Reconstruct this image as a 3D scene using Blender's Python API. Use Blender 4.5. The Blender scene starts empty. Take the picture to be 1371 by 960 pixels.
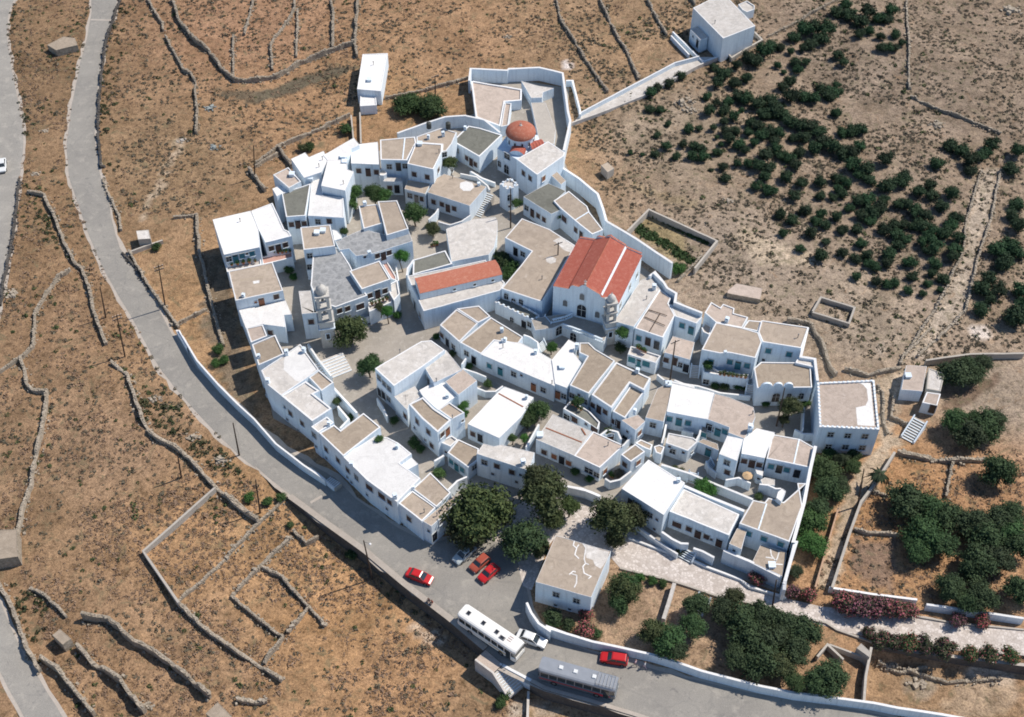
import bpy, math, random, re
from mathutils import Vector, geometry, noise
R = math.radians
rnd = random.Random(7)
scene = bpy.context.scene
COL = scene.collection

# ------------------------------------------------------------------ camera
F, PITCH, HC = 1700.0, R(48.0), 164.0
SP, CP = math.sin(PITCH), math.cos(PITCH)
camd = bpy.data.cameras.new("camera")
camd.sensor_width = 36.0
camd.lens = F / 1371.0 * 36.0
camd.clip_end = 5000
cam = bpy.data.objects.new("camera", camd)
cam.location = (0, 0, HC)
cam.rotation_euler = (R(90) - PITCH, 0, 0)
COL.objects.link(cam)
scene.camera = cam
EYE = Vector((0, 0, HC))

def ray(px, py):
    u, v = px - 685.5, py - 480.0
    return Vector((u, CP * F - v * SP, -SP * F - v * CP))

def at(px, py, z=0.0):
    d = ray(px, py)
    t = (z - HC) / d.z
    return Vector((d.x * t, d.y * t, z))

# ------------------------------------------------------------------ terrain
def proj(p):
    x, y, z = p[0], p[1], p[2] - HC
    dep = y * CP - z * SP
    return 685.5 + F * x / dep, 480.0 + F * (-z * CP - y * SP) / dep

# low ground below the big retaining wall under the road (edge traced at road level)
LOW_EDGE = [(331, 628), (388, 664), (430, 695), (490, 738), (540, 780), (600, 826), (650, 868), (671, 889), (711, 911), (730, 921), (790, 938), (847, 955), (905, 975), (990, 1010), (1100, 1060)]
LOW_EDGE_W = [at(x, y, 0) for x, y in LOW_EDGE]

def seg_dist(px, py, a, b):
    dx, dy = b[0] - a[0], b[1] - a[1]
    L = dx * dx + dy * dy
    t = max(0.0, min(1.0, ((px - a[0]) * dx + (py - a[1]) * dy) / L)) if L else 0.0
    qx, qy = a[0] + dx * t, a[1] + dy * t
    return math.hypot(px - qx, py - qy), t, dx * (py - a[1]) - dy * (px - a[0])

PIT = [(1156, 868), (1250, 872), (1371, 877), (1600, 890), (1600, 1010), (1371, 972), (1300, 958), (1153, 932)]
PIT_W = [at(x, y, 0) for x, y in PIT]
def pit(x, y):
    if not inpoly(x, y, PIT_W): return 0.0
    d = min(seg_dist(x, y, PIT_W[i], PIT_W[(i + 1) % len(PIT_W)])[0] for i in range(len(PIT_W)))
    k = min(1.0, d / 1.6)
    return -2.0 * k

def low_drop(x, y):
    best = (1e9, 0, 0)
    n = len(LOW_EDGE_W) - 1
    for i in range(n):
        d, t, s = seg_dist(x, y, LOW_EDGE_W[i], LOW_EDGE_W[i + 1])
        if d < best[0]:
            best = (d, (i + t) / n, s)
    d, f, s = best
    if s < 0: d = -d
    k = min(1.0, max(0.0, (2.1 - d) / 1.6))
    return -2.7 * min(1.0, max(0.0, (f - 0.02) / .16)) * k * k * (3 - 2 * k)

def inpoly(x, y, P):
    c = False
    j = len(P) - 1
    for i in range(len(P)):
        if (P[i][1] > y) != (P[j][1] > y) and x < (P[j][0] - P[i][0]) * (y - P[i][1]) / (P[j][1] - P[i][1]) + P[i][0]:
            c = not c
        j = i
    return c

FLAT = [(150, -10), (90, 60), (60, 200), (90, 300), (150, 420), (240, 560), (330, 650), (560, 830), (700, 960), (1000, 1010),
        (1400, 1030), (1400, 740), (1250, 640), (1180, 440), (950, 380), (800, 230), (790, 90), (620, 70), (420, 190), (280, 270),
        (215, 300), (150, 200), (160, 100), (190, -10)]
FLAT_W = [at(x, y, 0) for x, y in FLAT]
FLAT2_W = [at(x, y, 0) for x, y in [(-120, -60), (45, -40), (130, -60), (130, 10), (20, 20), (20, 90), (40, 180), (25, 280), (10, 360), (-30, 480), (-150, 480)]]
FLAT3_W = [at(x, y, 0) for x, y in [(-90, 720), (-10, 780), (30, 880), (100, 980), (130, 1080), (-90, 1080)]]
def terrain(x, y):
    """gentle relief outside the village; the village, the roads and the gardens stand on level ground"""
    if y < 60: y = 60
    m = 1.0
    for P in (FLAT_W, FLAT2_W, FLAT3_W):
        if inpoly(x, y, P):
            m = 0.0
            break
        d = min(seg_dist(x, y, P[i], P[(i + 1) % len(P)])[0] for i in range(len(P)))
        q = min(1.0, d / 12.0)
        m = min(m, q * q * (3 - 2 * q))
    z = 0.0
    if m > 0:
        z = m * (noise.noise(Vector((x * .035, y * .035, 3.1))) * 1.3 + noise.noise(Vector((x * .11, y * .11, 9.1))) * .45)
    return z + low_drop(x, y) + pit(x, y)

def g(px, py):
    """point of the ground seen at this place of the photograph"""
    p = at(px, py, 0)
    for _ in range(4):
        p = at(px, py, terrain(p.x, p.y))
    return p

TILES = {'A': (270, 180, .14588), 'B': (430, 180, .14588), 'C': (590, 80, .14588), 'D': (590, 190, .14588), 'E': (270, 300, .14588),
         'F': (430, 300, .14588), 'G': (590, 300, .14588), 'H': (720, 220, .14588), 'I': (740, 340, .14588), 'J': (900, 390, .14588),
         'K': (300, 410, .14588), 'L': (440, 410, .14588), 'M': (580, 400, .14588), 'N': (730, 450, .14588), 'O': (860, 500, .14588),
         'P': (1000, 480, .14588), 'Q': (340, 500, .14588), 'R': (440, 590, .14588), 'S': (540, 510, .14588), 'U': (690, 540, .14588),
         'V': (820, 600, .14588), 'W': (960, 600, .14588), 'X': (960, 700, .14588), 'Y': (830, 690, .14588), 'Z': (680, 690, .14588),
         'T': (430, 50, .14588), 'n': (860, 0, .14588), 'k': (230, 400, .14588), 'h': (310, 600, .14588), 'v': (540, 690, .14588),
         'w': (590, 810, .14588), 'x': (700, 820, .14588),
         'a': (840, 120, .25018), 'b': (1028, 240, .25018), 'c': (1028, 0, .25018), 'd': (686, 0, .25018),
         'e': (1028, 600, .25018), 'l': (1028, 780, .25018), 'p': (1130, 440, .18755), 'q': (860, 780, .22684),
         '0': (0, 0, .25018), '1': (343, 0, .25018), '4': (0, 240, .25018), '5': (0, 480, .25018), '6': (0, 720, .25018),
         '7': (343, 720, .25018), '8': (560, 630, .23341), '9': (1200, 600, .22922), 'f': (0, 0, 1.0)}

def parse(s):
    """'@B 12,30 w40,50 ...' -> list of (kind, px, py) in pixels of the photograph"""
    ox, oy, k = TILES['f']
    out = []
    for tok in s.split():
        if tok[0] == '@':
            ox, oy, k = TILES[tok[1]]
            continue
        m = re.match(r'^([a-zA-Z]*)(-?[\d.]+),(-?[\d.]+)$', tok)
        out.append((m.group(1), ox + float(m.group(2)) * k, oy + float(m.group(3)) * k))
    return out

def pts(s):
    return [(x, y) for _, x, y in parse(s)]

# ------------------------------------------------------------------ materials
def nodes(name):
    m = bpy.data.materials.new(name)
    m.use_nodes = True
    nt = m.node_tree
    return m, nt, nt.nodes["Principled BSDF"]

def ramp(nt, fac, stops):
    r = nt.nodes.new("ShaderNodeValToRGB")
    e = r.color_ramp.elements
    while len(e) < len(stops): e.new(.5)
    for i, (p, c) in enumerate(stops):
        e[i].position = p
        e[i].color = (*c, 1) if len(c) == 3 else c
    nt.links.new(fac, r.inputs[0])
    return r.outputs[0]

def tex(nt, scale, detail=4, rough=.6, coord='Object', kind='noise', dist=0.0):
    tc = nt.nodes.new("ShaderNodeTexCoord")
    if kind == 'noise':
        n = nt.nodes.new("ShaderNodeTexNoise")
        n.inputs['Detail'].default_value = detail
        n.inputs['Roughness'].default_value = rough
        n.inputs['Distortion'].default_value = dist
    else:
        n = nt.nodes.new("ShaderNodeTexVoronoi")
        n.feature = kind
    n.inputs['Scale'].default_value = scale
    if coord == 'World':
        gn = nt.nodes.new("ShaderNodeNewGeometry")
        nt.links.new(gn.outputs['Position'], n.inputs['Vector'])
    else:
        nt.links.new(tc.outputs['Object'], n.inputs['Vector'])
    return n.outputs[0]

def mix(nt, fac, a, b, mode='MIX'):
    m = nt.nodes.new("ShaderNodeMix")
    m.data_type = 'RGBA'
    m.blend_type = mode
    for sock, v in ((m.inputs[0], fac), (m.inputs[6], a), (m.inputs[7], b)):
        if isinstance(v, (int, float)): sock.default_value = v
        elif isinstance(v, tuple): sock.default_value = (*v, 1)
        else: nt.links.new(v, sock)
    return m.outputs[2]

def bump(nt, bsdf, h, strength=.3, dist=.05):
    b = nt.nodes.new("ShaderNodeBump")
    b.inputs['Strength'].default_value = strength
    b.inputs['Distance'].default_value = dist
    nt.links.new(h, b.inputs['Height'])
    nt.links.new(b.outputs[0], bsdf.inputs['Normal'])

def simple(name, c, rough=.8, metal=0.0, var=.25, scale=3.0, bmp=.2, coord='Object', spec=.3):
    m, nt, b = nodes(name)
    n = tex(nt, scale, 5, .65, coord)
    lo = tuple(x * (1 - var) for x in c)
    hi = tuple(min(1, x * (1 + var * .6)) for x in c)
    nt.links.new(ramp(nt, n, [(.3, lo), (.7, hi)]), b.inputs['Base Color'])
    b.inputs['Roughness'].default_value = rough
    b.inputs['Metallic'].default_value = metal
    b.inputs['Specular IOR Level'].default_value = spec
    if bmp: bump(nt, b, tex(nt, scale * 4, 4, .6, coord), bmp)
    return m

def patchy(name, base, dark, light, s1=.35, s2=2.2, rough=.9, bmp=.25, amount=.75, extra=None, s3=14.0, lp=.58):
    """broad stains + medium mottling + fine grain, in world space so that neighbours differ"""
    m, nt, b = nodes(name)
    n1 = tex(nt, s1, 4, .6, 'World', dist=.6)
    n2 = tex(nt, s2, 5, .7, 'World', dist=.3)
    n3 = tex(nt, s3, 3, .7, 'World')
    c1 = mix(nt, ramp(nt, n1, [(.38, (0, 0, 0)), (.62, (amount,) * 3)]), base, dark)
    c2 = mix(nt, ramp(nt, n2, [(lp - .06, (0, 0, 0)), (lp + .12, (amount,) * 3)]), c1, light)
    if name.startswith('roof') or 'roof' in name:
        n4 = tex(nt, .55, 6, .75, 'World', dist=1.5)
        c2 = mix(nt, ramp(nt, n4, [(.50, (0, 0, 0)), (.57, (.6,) * 3), (.68, (.9,) * 3)]), c2, tuple(x * .62 for x in base) if 'white' not in name else tuple(x * .80 for x in base))
        c2 = mix(nt, ramp(nt, n4, [(.30, (.6,) * 3), (.40, (0, 0, 0))]), c2, tuple(min(.85, x * 1.25 + .04) for x in base))
    c3 = mix(nt, .35, c2, ramp(nt, n3, [(.35, tuple(x * .55 for x in base)), (.65, tuple(min(1, x * 1.35) for x in base))]))
    if extra:
        c3 = extra(nt, c3)
    oi = nt.nodes.new("ShaderNodeObjectInfo")
    hs = nt.nodes.new("ShaderNodeHueSaturation")
    mr = nt.nodes.new("ShaderNodeMapRange")
    mr.inputs['To Min'].default_value = .9
    mr.inputs['To Max'].default_value = 1.08
    nt.links.new(oi.outputs['Random'], mr.inputs['Value'])
    nt.links.new(mr.outputs[0], hs.inputs['Value'])
    nt.links.new(c3, hs.inputs['Color'])
    nt.links.new(hs.outputs[0], b.inputs['Base Color'])
    b.inputs['Roughness'].default_value = rough
    b.inputs['Specular IOR Level'].default_value = .15
    bump(nt, b, n3, bmp, .06)
    return m

def foliage(name, dark, light, flower=None, ft=.5):
    m, nt, b = nodes(name)
    n1 = tex(nt, 1.1, 2, .5, 'World')
    n2 = tex(nt, 7.0, 2, .6, 'World')
    c = mix(nt, ramp(nt, n1, [(.35, (0, 0, 0)), (.65, (.8,) * 3)]), dark, light)
    c = mix(nt, .4, c, ramp(nt, n2, [(.35, tuple(x * .5 for x in dark)), (.65, tuple(x * 1.25 for x in light))]))
    if flower:
        n3 = tex(nt, 3.2, 3, .8, 'World')
        c = mix(nt, ramp(nt, n3, [(ft, (0, 0, 0)), (ft + .08, (.9,) * 3)]), c, flower)
    oi = nt.nodes.new("ShaderNodeObjectInfo")
    hs = nt.nodes.new("ShaderNodeHueSaturation")
    for a_, lo, hi in (('Value', .75, 1.35), ('Hue', .475, .515), ('Saturation', .8, 1.05)):
        mr = nt.nodes.new("ShaderNodeMapRange"); mr.inputs['To Min'].default_value = lo; mr.inputs['To Max'].default_value = hi
        nt.links.new(oi.outputs['Random'], mr.inputs['Value']); nt.links.new(mr.outputs[0], hs.inputs[a_])
    nt.links.new(c, hs.inputs['Color'])
    nt.links.new(hs.outputs[0], b.inputs['Base Color'])
    b.inputs['Roughness'].default_value = .75
    b.inputs['Specular IOR Level'].default_value = .2
    return m

M = {}
def white_extra(nt, c):
    # soot and rain marks: thin vertical streaks
    gn = nt.nodes.new("ShaderNodeNewGeometry")
    mp = nt.nodes.new("ShaderNodeMapping")
    mp.inputs['Scale'].default_value = (1.6, 1.6, .12)
    nt.links.new(gn.outputs['Position'], mp.inputs[0])
    n = nt.nodes.new("ShaderNodeTexNoise")
    n.inputs['Scale'].default_value = 1.5
    n.inputs['Detail'].default_value = 5
    nt.links.new(mp.outputs[0], n.inputs['Vector'])
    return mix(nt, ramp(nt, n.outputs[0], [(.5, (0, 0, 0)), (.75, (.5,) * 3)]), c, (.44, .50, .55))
M['white'] = patchy('limewashed_plaster', (.74, .85, .93), (.64, .745, .83), (.79, .90, .96), .5, 2.0, .85, .12, .5, white_extra, 9.0)  # blue of the shaded facades is mixed into the plaster colour
M['roofwhite'] = patchy('whitewashed_roof', (.80, .78, .74), (.66, .64, .60), (.86, .85, .82), .35, 1.3, .9, .15, .55, None, 8.0)
M['rim'] = patchy('whitewashed_rim', (.79, .785, .77), (.69, .685, .67), (.85, .85, .84), .6, 2.0, .9, .15, .5, None, 8.0)  # same whitewash without the painted shade blue, for sunlit wall tops
M['roofpale'] = patchy('pale_worn_roof', (.60, .565, .52), (.47, .43, .38), (.78, .76, .73), .45, 1.1, .92, .2, .8)
M['rooftan'] = patchy('tan_cement_roof', (.43, .355, .28), (.34, .28, .225), (.58, .52, .46), .4, .9, .95, .25, .8, None, 12.0, .64)
M['roofbrown'] = patchy('brown_cement_roof', (.37, .305, .235), (.29, .235, .18), (.48, .42, .35), .5, 1.2, .95, .25, .8, None, 12.0, .62)
M['roofrose'] = patchy('rose_cement_roof', (.50, .415, .35), (.41, .34, .285), (.64, .57, .52), .5, 1.2, .95, .2, .8, None, 12.0, .62)
M['roofgrey'] = patchy('grey_green_roof', (.20, .20, .17), (.155, .155, .135), (.27, .26, .22), .5, 2.0, .95, .2, .7)
def slab_extra(nt, c):
    v = nt.nodes.new("ShaderNodeTexVoronoi")
    v.feature = 'DISTANCE_TO_EDGE'
    v.inputs['Scale'].default_value = .7
    gn = nt.nodes.new("ShaderNodeNewGeometry")
    nt.links.new(gn.outputs['Position'], v.inputs['Vector'])
    return mix(nt, ramp(nt, v.outputs[0], [(.02, (.3,) * 3), (.22, (0, 0, 0))]), c, (.5, .5, .49))
M['roofslate'] = patchy('grey_slab_roof', (.33, .335, .335), (.20, .205, .21), (.54, .54, .53), .9, 1.5, .95, .35, .95, slab_extra)
M['pink'] = patchy('pink_paved_terrace', (.50, .30, .25), (.42, .25, .2), (.6, .42, .36), .6, 2.0)
M['alley'] = patchy('village_paving', (.36, .325, .28), (.255, .235, .205), (.48, .44, .39), .16, 1.0, .95, .3, .8, None, 7.0)
def paved(name, c1, c2, joint, scale):
    m, nt, b = nodes(name)
    gn = nt.nodes.new("ShaderNodeNewGeometry")
    v = nt.nodes.new("ShaderNodeTexVoronoi")
    v.inputs['Scale'].default_value = scale
    nt.links.new(gn.outputs['Position'], v.inputs['Vector'])
    e = nt.nodes.new("ShaderNodeTexVoronoi")
    e.feature = 'DISTANCE_TO_EDGE'
    e.inputs['Scale'].default_value = scale
    nt.links.new(gn.outputs['Position'], e.inputs['Vector'])
    sep = nt.nodes.new("ShaderNodeSeparateColor")
    nt.links.new(v.outputs['Color'], sep.inputs[0])
    c = ramp(nt, sep.outputs[0], [(.15, c1), (.9, c2)])
    c = mix(nt, ramp(nt, e.outputs[0], [(.03, (.85,) * 3), (.1, (0, 0, 0))]), c, joint)
    c = mix(nt, .35, c, ramp(nt, tex(nt, .8, 4, .6, 'World'), [(.35, c1), (.65, c2)]))
    nt.links.new(c, b.inputs['Base Color'])
    b.inputs['Roughness'].default_value = .9
    bump(nt, b, e.outputs[0], .4, .05)
    return m
M['cobble'] = paved('pale_stone_paving', (.44, .385, .34), (.70, .64, .59), (.34, .29, .25), 2.1)
M['stone'] = patchy('dry_stone', (.40, .34, .265), (.17, .145, .11), (.66, .60, .51), 1.6, 3.4, .95, .5, .9, None, 9.0)
M['darkstone'] = patchy('weathered_shaded_stone', (.12, .11, .10), (.07, .065, .06), (.20, .185, .165), .8, 2.6, .95, .5, .9, None, 9.0)  # dark staining plus the shade of wall faces and banks, in one colour
M['concrete'] = patchy('cast_concrete', (.47, .43, .375), (.36, .33, .29), (.58, .54, .48), .5, 2.0, .9, .2, .7)
M['sand'] = patchy('sand_plaster', (.46, .38, .29), (.38, .31, .24), (.55, .47, .38), .5, 2.0)
M['marble'] = patchy('grey_marble', (.55, .53, .49), (.36, .35, .33), (.70, .68, .65), 1.0, 3.0, .6, .2, .8)
M['orange'] = simple('orange_wall_cap', (.47, .31, .21), .9)
def tile_mat(name='red_roof_tiles', c0=(.30, .06, .04), c1=(.46, .13, .085), c2=(.52, .22, .16)):
    m, nt, b = nodes(name)
    tc = nt.nodes.new("ShaderNodeTexCoord")
    w = nt.nodes.new("ShaderNodeTexWave")
    w.inputs['Scale'].default_value = 1.4
    w.inputs['Distortion'].default_value = .4
    nt.links.new(tc.outputs['UV'], w.inputs['Vector'])
    n = tex(nt, 6, 5, .85, 'World')
    n2 = tex(nt, 1.6, 6, .8, 'World')
    c = mix(nt, ramp(nt, n, [(.35, (0, 0, 0)), (.7, (1, 1, 1))]), c0, c1)
    c = mix(nt, ramp(nt, n2, [(.5, (0, 0, 0)), (.66, (.85,) * 3)]), c, c2)
    c = mix(nt, .35, c, ramp(nt, w.outputs[0], [(.1, tuple(x * .35 for x in c0)), (.5, c1)]))
    nt.links.new(c, b.inputs['Base Color'])
    b.inputs['Roughness'].default_value = .85
    bump(nt, b, w.outputs[0], .6, .08)
    return m
M['tile'] = tile_mat()
M['brightile'] = tile_mat('orange_roof_tiles', (.42, .11, .06), (.58, .22, .14), (.64, .32, .22))
M['teal'] = simple('teal_shutter_paint', (.05, .20, .24), .5)
M['blue'] = simple('blue_door_paint', (.05, .22, .36), .5)
M['brown'] = simple('brown_shutter_paint', (.085, .05, .04), .6)
M['rust'] = simple('orange_brown_wood', (.30, .12, .06), .6)
M['dark'] = simple('dark_glass', (.02, .022, .028), .25, spec=.6)
M['frame'] = simple('grey_window_surround', (.55, .54, .5), .8)
M['wood'] = simple('creosoted_pole', (.075, .052, .038), .85)
M['metal'] = simple('dull_grey_metal', (.25, .25, .25), .5, .6)
M['railing'] = simple('white_iron_railing', (.7, .7, .7), .5)
M['tank'] = simple('dark_plastic_tank', (.05, .055, .05), .6)
M['earth'] = patchy('dry_garden_earth', (.33, .235, .165), (.25, .17, .115), (.42, .32, .235), .3, 1.4, .95, .4, .8)
M['pine'] = foliage('pine_needles', (.015, .038, .017), (.042, .082, .036))
M['leaf'] = foliage('broad_leaves', (.018, .038, .012), (.095, .115, .042))
M['olive'] = foliage('dark_fruit_leaves', (.012, .032, .012), (.070, .115, .045))
M['bright'] = foliage('fresh_green_leaves', (.02, .07, .014), (.075, .15, .038))
M['ivy'] = foliage('hedge_leaves', (.018, .055, .014), (.06, .115, .03))
M['oleander'] = foliage('oleander_leaves', (.03, .048, .022), (.075, .09, .045), (.50, .10, .15), .50)
M['oleander2'] = foliage('green_oleander_leaves', (.02, .045, .018), (.065, .10, .04), (.50, .10, .14), .55)
M['scrub'] = foliage('grey_scrub_leaves', (.085, .075, .048), (.17, .145, .10))
M['straw'] = foliage('dry_grass_tuft', (.22, .145, .075), (.36, .25, .145))
M['trunk'] = simple('tree_bark', (.12, .09, .065), .95, bmp=.6, scale=6)
def road_extra(nt, c):
    n = tex(nt, .45, 6, .8, 'World', dist=2.0)
    c = mix(nt, ramp(nt, n, [(.58, (0, 0, 0)), (.68, (.7,) * 3)]), c, (.17, .165, .16))
    v = nt.nodes.new("ShaderNodeTexVoronoi"); v.feature = 'DISTANCE_TO_EDGE'; v.inputs['Scale'].default_value = .13
    gn = nt.nodes.new("ShaderNodeNewGeometry"); ds = nt.nodes.new("ShaderNodeVectorMath"); ds.operation = 'ADD'
    nn = nt.nodes.new("ShaderNodeTexNoise"); nn.inputs['Scale'].default_value = .8
    nt.links.new(gn.outputs['Position'], nn.inputs['Vector']); nt.links.new(gn.outputs['Position'], ds.inputs[0]); nt.links.new(nn.outputs['Color'], ds.inputs[1])
    nt.links.new(ds.outputs[0], v.inputs['Vector'])
    return mix(nt, ramp(nt, v.outputs[0], [(.006, (.22,) * 3), (.015, (0, 0, 0))]), c, (.18, .175, .17))
M['asphalt'] = patchy('worn_asphalt', (.335, .315, .28), (.255, .242, .22), (.45, .415, .36), .10, .5, .9, .2, .85, road_extra, 9.0)
M['shoulder'] = patchy('pale_road_shoulder', (.44, .39, .335), (.36, .31, .26), (.54, .49, .43), .4, 1.6, .95, .2)
M['track'] = patchy('stony_track', (.40, .335, .265), (.29, .24, .185), (.60, .55, .48), .5, 2.4, .95, .5, .9)
M['dirt'] = patchy('bare_path_earth', (.42, .325, .24), (.33, .25, .18), (.50, .40, .31), .4, 1.6, .95, .3)
M['chalk'] = patchy('pale_bare_patch', (.60, .53, .47), (.48, .41, .35), (.66, .60, .55), .9, 2.2, .95, .3)
M['carred'] = simple('red_car_paint', (.50, .018, .02), .3, 0, .06, 1, 0, spec=.5)
M['carbrown'] = simple('faded_orange_brown_paint', (.36, .075, .045), .4, 0, .15, 1, 0, spec=.5)
M['carwhite'] = simple('white_car_paint', (.72, .73, .72), .3, 0, .06, 1, 0, spec=.5)
M['carsilver'] = simple('pale_grey_car_paint', (.50, .54, .53), .3, .1, .06, 1, 0, spec=.5)
M['buscream'] = simple('cream_bus_paint', (.78, .77, .73), .35, 0, .05, 1, 0, spec=.5)
M['busgrey'] = simple('grey_bus_paint', (.27, .29, .32), .4, .1, .1, 1, 0, spec=.5)
M['busdark'] = simple('dark_bus_skirt', (.13, .15, .17), .4, .1, .1, 1, 0, spec=.5)
M['busred'] = simple('red_bus_stripe', (.50, .03, .05), .4, 0, .1, 1, 0, spec=.5)
M['busgold'] = simple('gold_bus_stripe', (.60, .35, .05), .4, 0, .1, 1, 0, spec=.5)
M['rubber'] = simple('tyre_rubber', (.02, .02, .02), .9)
M['glass'] = simple('vehicle_glass', (.03, .04, .045), .12, 0, .1, 1, 0, spec=.8)
M['lamp'] = simple('lamp_lens', (.75, .75, .7), .2, 0, .05, 1, 0, spec=.6)
M['redlamp'] = simple('tail_lamp_lens', (.4, .02, .02), .2, 0, .05, 1, 0, spec=.6)
M['skin'] = simple('skin', (.42, .22, .15), .6, 0, .05, 5, 0)
M['hair'] = simple('dark_hair', (.03, .02, .015), .8, 0, .2, 9, .3)
M['shirt1'] = simple('rust_red_cloth', (.40, .10, .06), .9)
M['shirt2'] = simple('pale_pink_cloth', (.75, .50, .50), .9)
M['shirt3'] = simple('white_cloth', (.75, .73, .72), .9)
M['shirt4'] = simple('dark_cloth', (.10, .05, .07), .9)
M['trousers'] = simple('dark_trousers', (.06, .05, .07), .9)
M['terracotta'] = simple('terracotta', (.48, .20, .11), .85)

# ------------------------------------------------------------------ mesh helpers
class MB:
    def __init__(s): s.v = []; s.f = []; s.m = []; s.mats = []; s.uv = {}
    def mi(s, mat):
        if mat not in s.mats: s.mats.append(mat)
        return s.mats.index(mat)
    def face(s, ps, mat, uv=None):
        k = len(s.v)
        s.v += [tuple(p) for p in ps]
        s.f.append(tuple(range(k, k + len(ps))))
        s.m.append(s.mi(mat))
        if uv: s.uv[len(s.f) - 1] = uv
    def hull(s, bot, top, mat, cap=True, capb=False, topmat=None):
        k = len(s.v); n = len(bot)
        s.v += [tuple(p) for p in bot] + [tuple(p) for p in top]
        for i in range(n):
            j = (i + 1) % n
            s.f.append((k + i, k + j, k + n + j, k + n + i)); s.m.append(s.mi(mat))
        if cap: s.f.append(tuple(range(k + n, k + 2 * n))); s.m.append(s.mi(topmat or mat))
        if capb: s.f.append(tuple(reversed(range(k, k + n)))); s.m.append(s.mi(mat))
    def box(s, c, size, mat, rz=0.0, taper=1.0, jit=0.0, r=None):
        x, y, z = size[0] / 2, size[1] / 2, size[2]
        ca, sa = math.cos(rz), math.sin(rz)
        q = []
        for zz, t in ((0, 1.0), (z, taper)):
            for sx, sy in ((-1, -1), (1, -1), (1, 1), (-1, 1)):
                X, Y = sx * x * t, sy * y * t
                if jit: X += r.uniform(-jit, jit); Y += r.uniform(-jit, jit)
                q.append((c[0] + X * ca - Y * sa, c[1] + X * sa + Y * ca, c[2] + zz + (r.uniform(-jit, jit) if jit else 0)))
        s.hull(q[:4], q[4:], mat, True, True)
    def tube(s, a, b, r0, r1, mat, n=6):
        a, b = Vector(a), Vector(b)
        d = (b - a)
        if d.length < 1e-6: return
        d.normalize()
        u = d.orthogonal().normalized(); w = d.cross(u)
        A = [a + (u * math.cos(t) + w * math.sin(t)) * r0 for t in [2 * math.pi * i / n for i in range(n)]]
        B = [b + (u * math.cos(t) + w * math.sin(t)) * r1 for t in [2 * math.pi * i / n for i in range(n)]]
        s.hull(A, B, mat, True, True)
    def dome(s, c, r, h, mat, n=20, rings=6, base=0.0, flat=False):
        prev = None
        for k in range(rings + 1):
            a = (math.pi / 2) * k / rings
            rr = r * math.cos(a) if not flat else r * (1 - k / rings) ** .8
            zz = h * math.sin(a)
            ring = [(c[0] + rr * math.cos(t), c[1] + rr * math.sin(t), c[2] + zz) for t in [2 * math.pi * i / n for i in range(n)]]
            if prev: s.hull(prev, ring, mat, False)
            prev = ring
    def mesh(s, name):
        me = bpy.data.meshes.new(name)
        me.from_pydata(s.v, [], s.f)
        for m in s.mats: me.materials.append(M[m] if isinstance(m, str) else m)
        me.polygons.foreach_set('material_index', s.m)
        if s.uv:
            uvl = me.uv_layers.new(name='UVMap')
            for fi, uv in s.uv.items():
                for li, q in zip(me.polygons[fi].loop_indices, uv): uvl.data[li].uv = q
        me.update()
        return me
    def obj(s, name, parent=None, loc=None):
        return add(s.mesh(name), name, parent, loc)

def add(me, name, parent=None, loc=None):
    o = bpy.data.objects.new(name, me)
    COL.objects.link(o)
    if parent is not None:
        o.parent = parent
        if loc is None and parent.location.length > 0:
            o.location = (0, 0, 0)
    if loc is not None: o.location = loc
    return o

def tag(o, label=None, cat=None, group=None, kind=None):
    if label: o['label'] = label
    if cat: o['category'] = cat
    if group: o['group'] = group
    if kind: o['kind'] = kind
    elif cat and 'kind' not in o: o['kind'] = 'thing'
    return o

def thing(name, label, cat, loc=(0, 0, 0), rz=0.0, group=None):
    o = bpy.data.objects.new(name, None)
    o.empty_display_size = .3
    COL.objects.link(o)
    o.location = loc
    o.rotation_euler = (0, 0, rz)
    return tag(o, label, cat, group)

def copy_tree(o, parent=None):
    c = o.copy()
    COL.objects.link(c)
    if parent is not None: c.parent = parent
    for ch in list(KIDS.get(o.name, ())): copy_tree(ch, c)
    return c
KIDS = {}

def area2(P):
    return sum(P[i][0] * P[(i + 1) % len(P)][1] - P[(i + 1) % len(P)][0] * P[i][1] for i in range(len(P)))

def ccw(P):
    return P if area2(P) > 0 else list(reversed(P))

def inset(P, d):
    n = len(P); out = []
    for i in range(n):
        p, c, q = Vector(P[i - 1][:2]), Vector(P[i][:2]), Vector(P[(i + 1) % n][:2])
        e1, e2 = (c - p).normalized(), (q - c).normalized()
        n1, n2 = Vector((-e1.y, e1.x)), Vector((-e2.y, e2.x))
        b = n1 + n2
        L = b.length
        if L < .2: b = n1; L = 1
        b = b / L
        k = max(.45, b.dot(n1))
        out.append(c + b * (d / k))
    return out

def subdiv(P, step=1.6, jit=.025, r=rnd):
    out = []
    n = len(P)
    for i in range(n):
        a, b = Vector(P[i][:2]), Vector(P[(i + 1) % n][:2])
        L = (b - a).length
        k = max(1, int(L / step))
        for j in range(k):
            q = a.lerp(b, j / k)
            if j: q += Vector((r.uniform(-jit, jit), r.uniform(-jit, jit)))
            out.append(q)
    return out
# ------------------------------------------------------------------ building kit
def put(mb, name, parent, off):
    mb.v = [(x - off[0], y - off[1], z - off[2]) for x, y, z in mb.v]
    o = bpy.data.objects.new(name, mb.mesh(name))
    COL.objects.link(o)
    o.parent = parent
    return o

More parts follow.
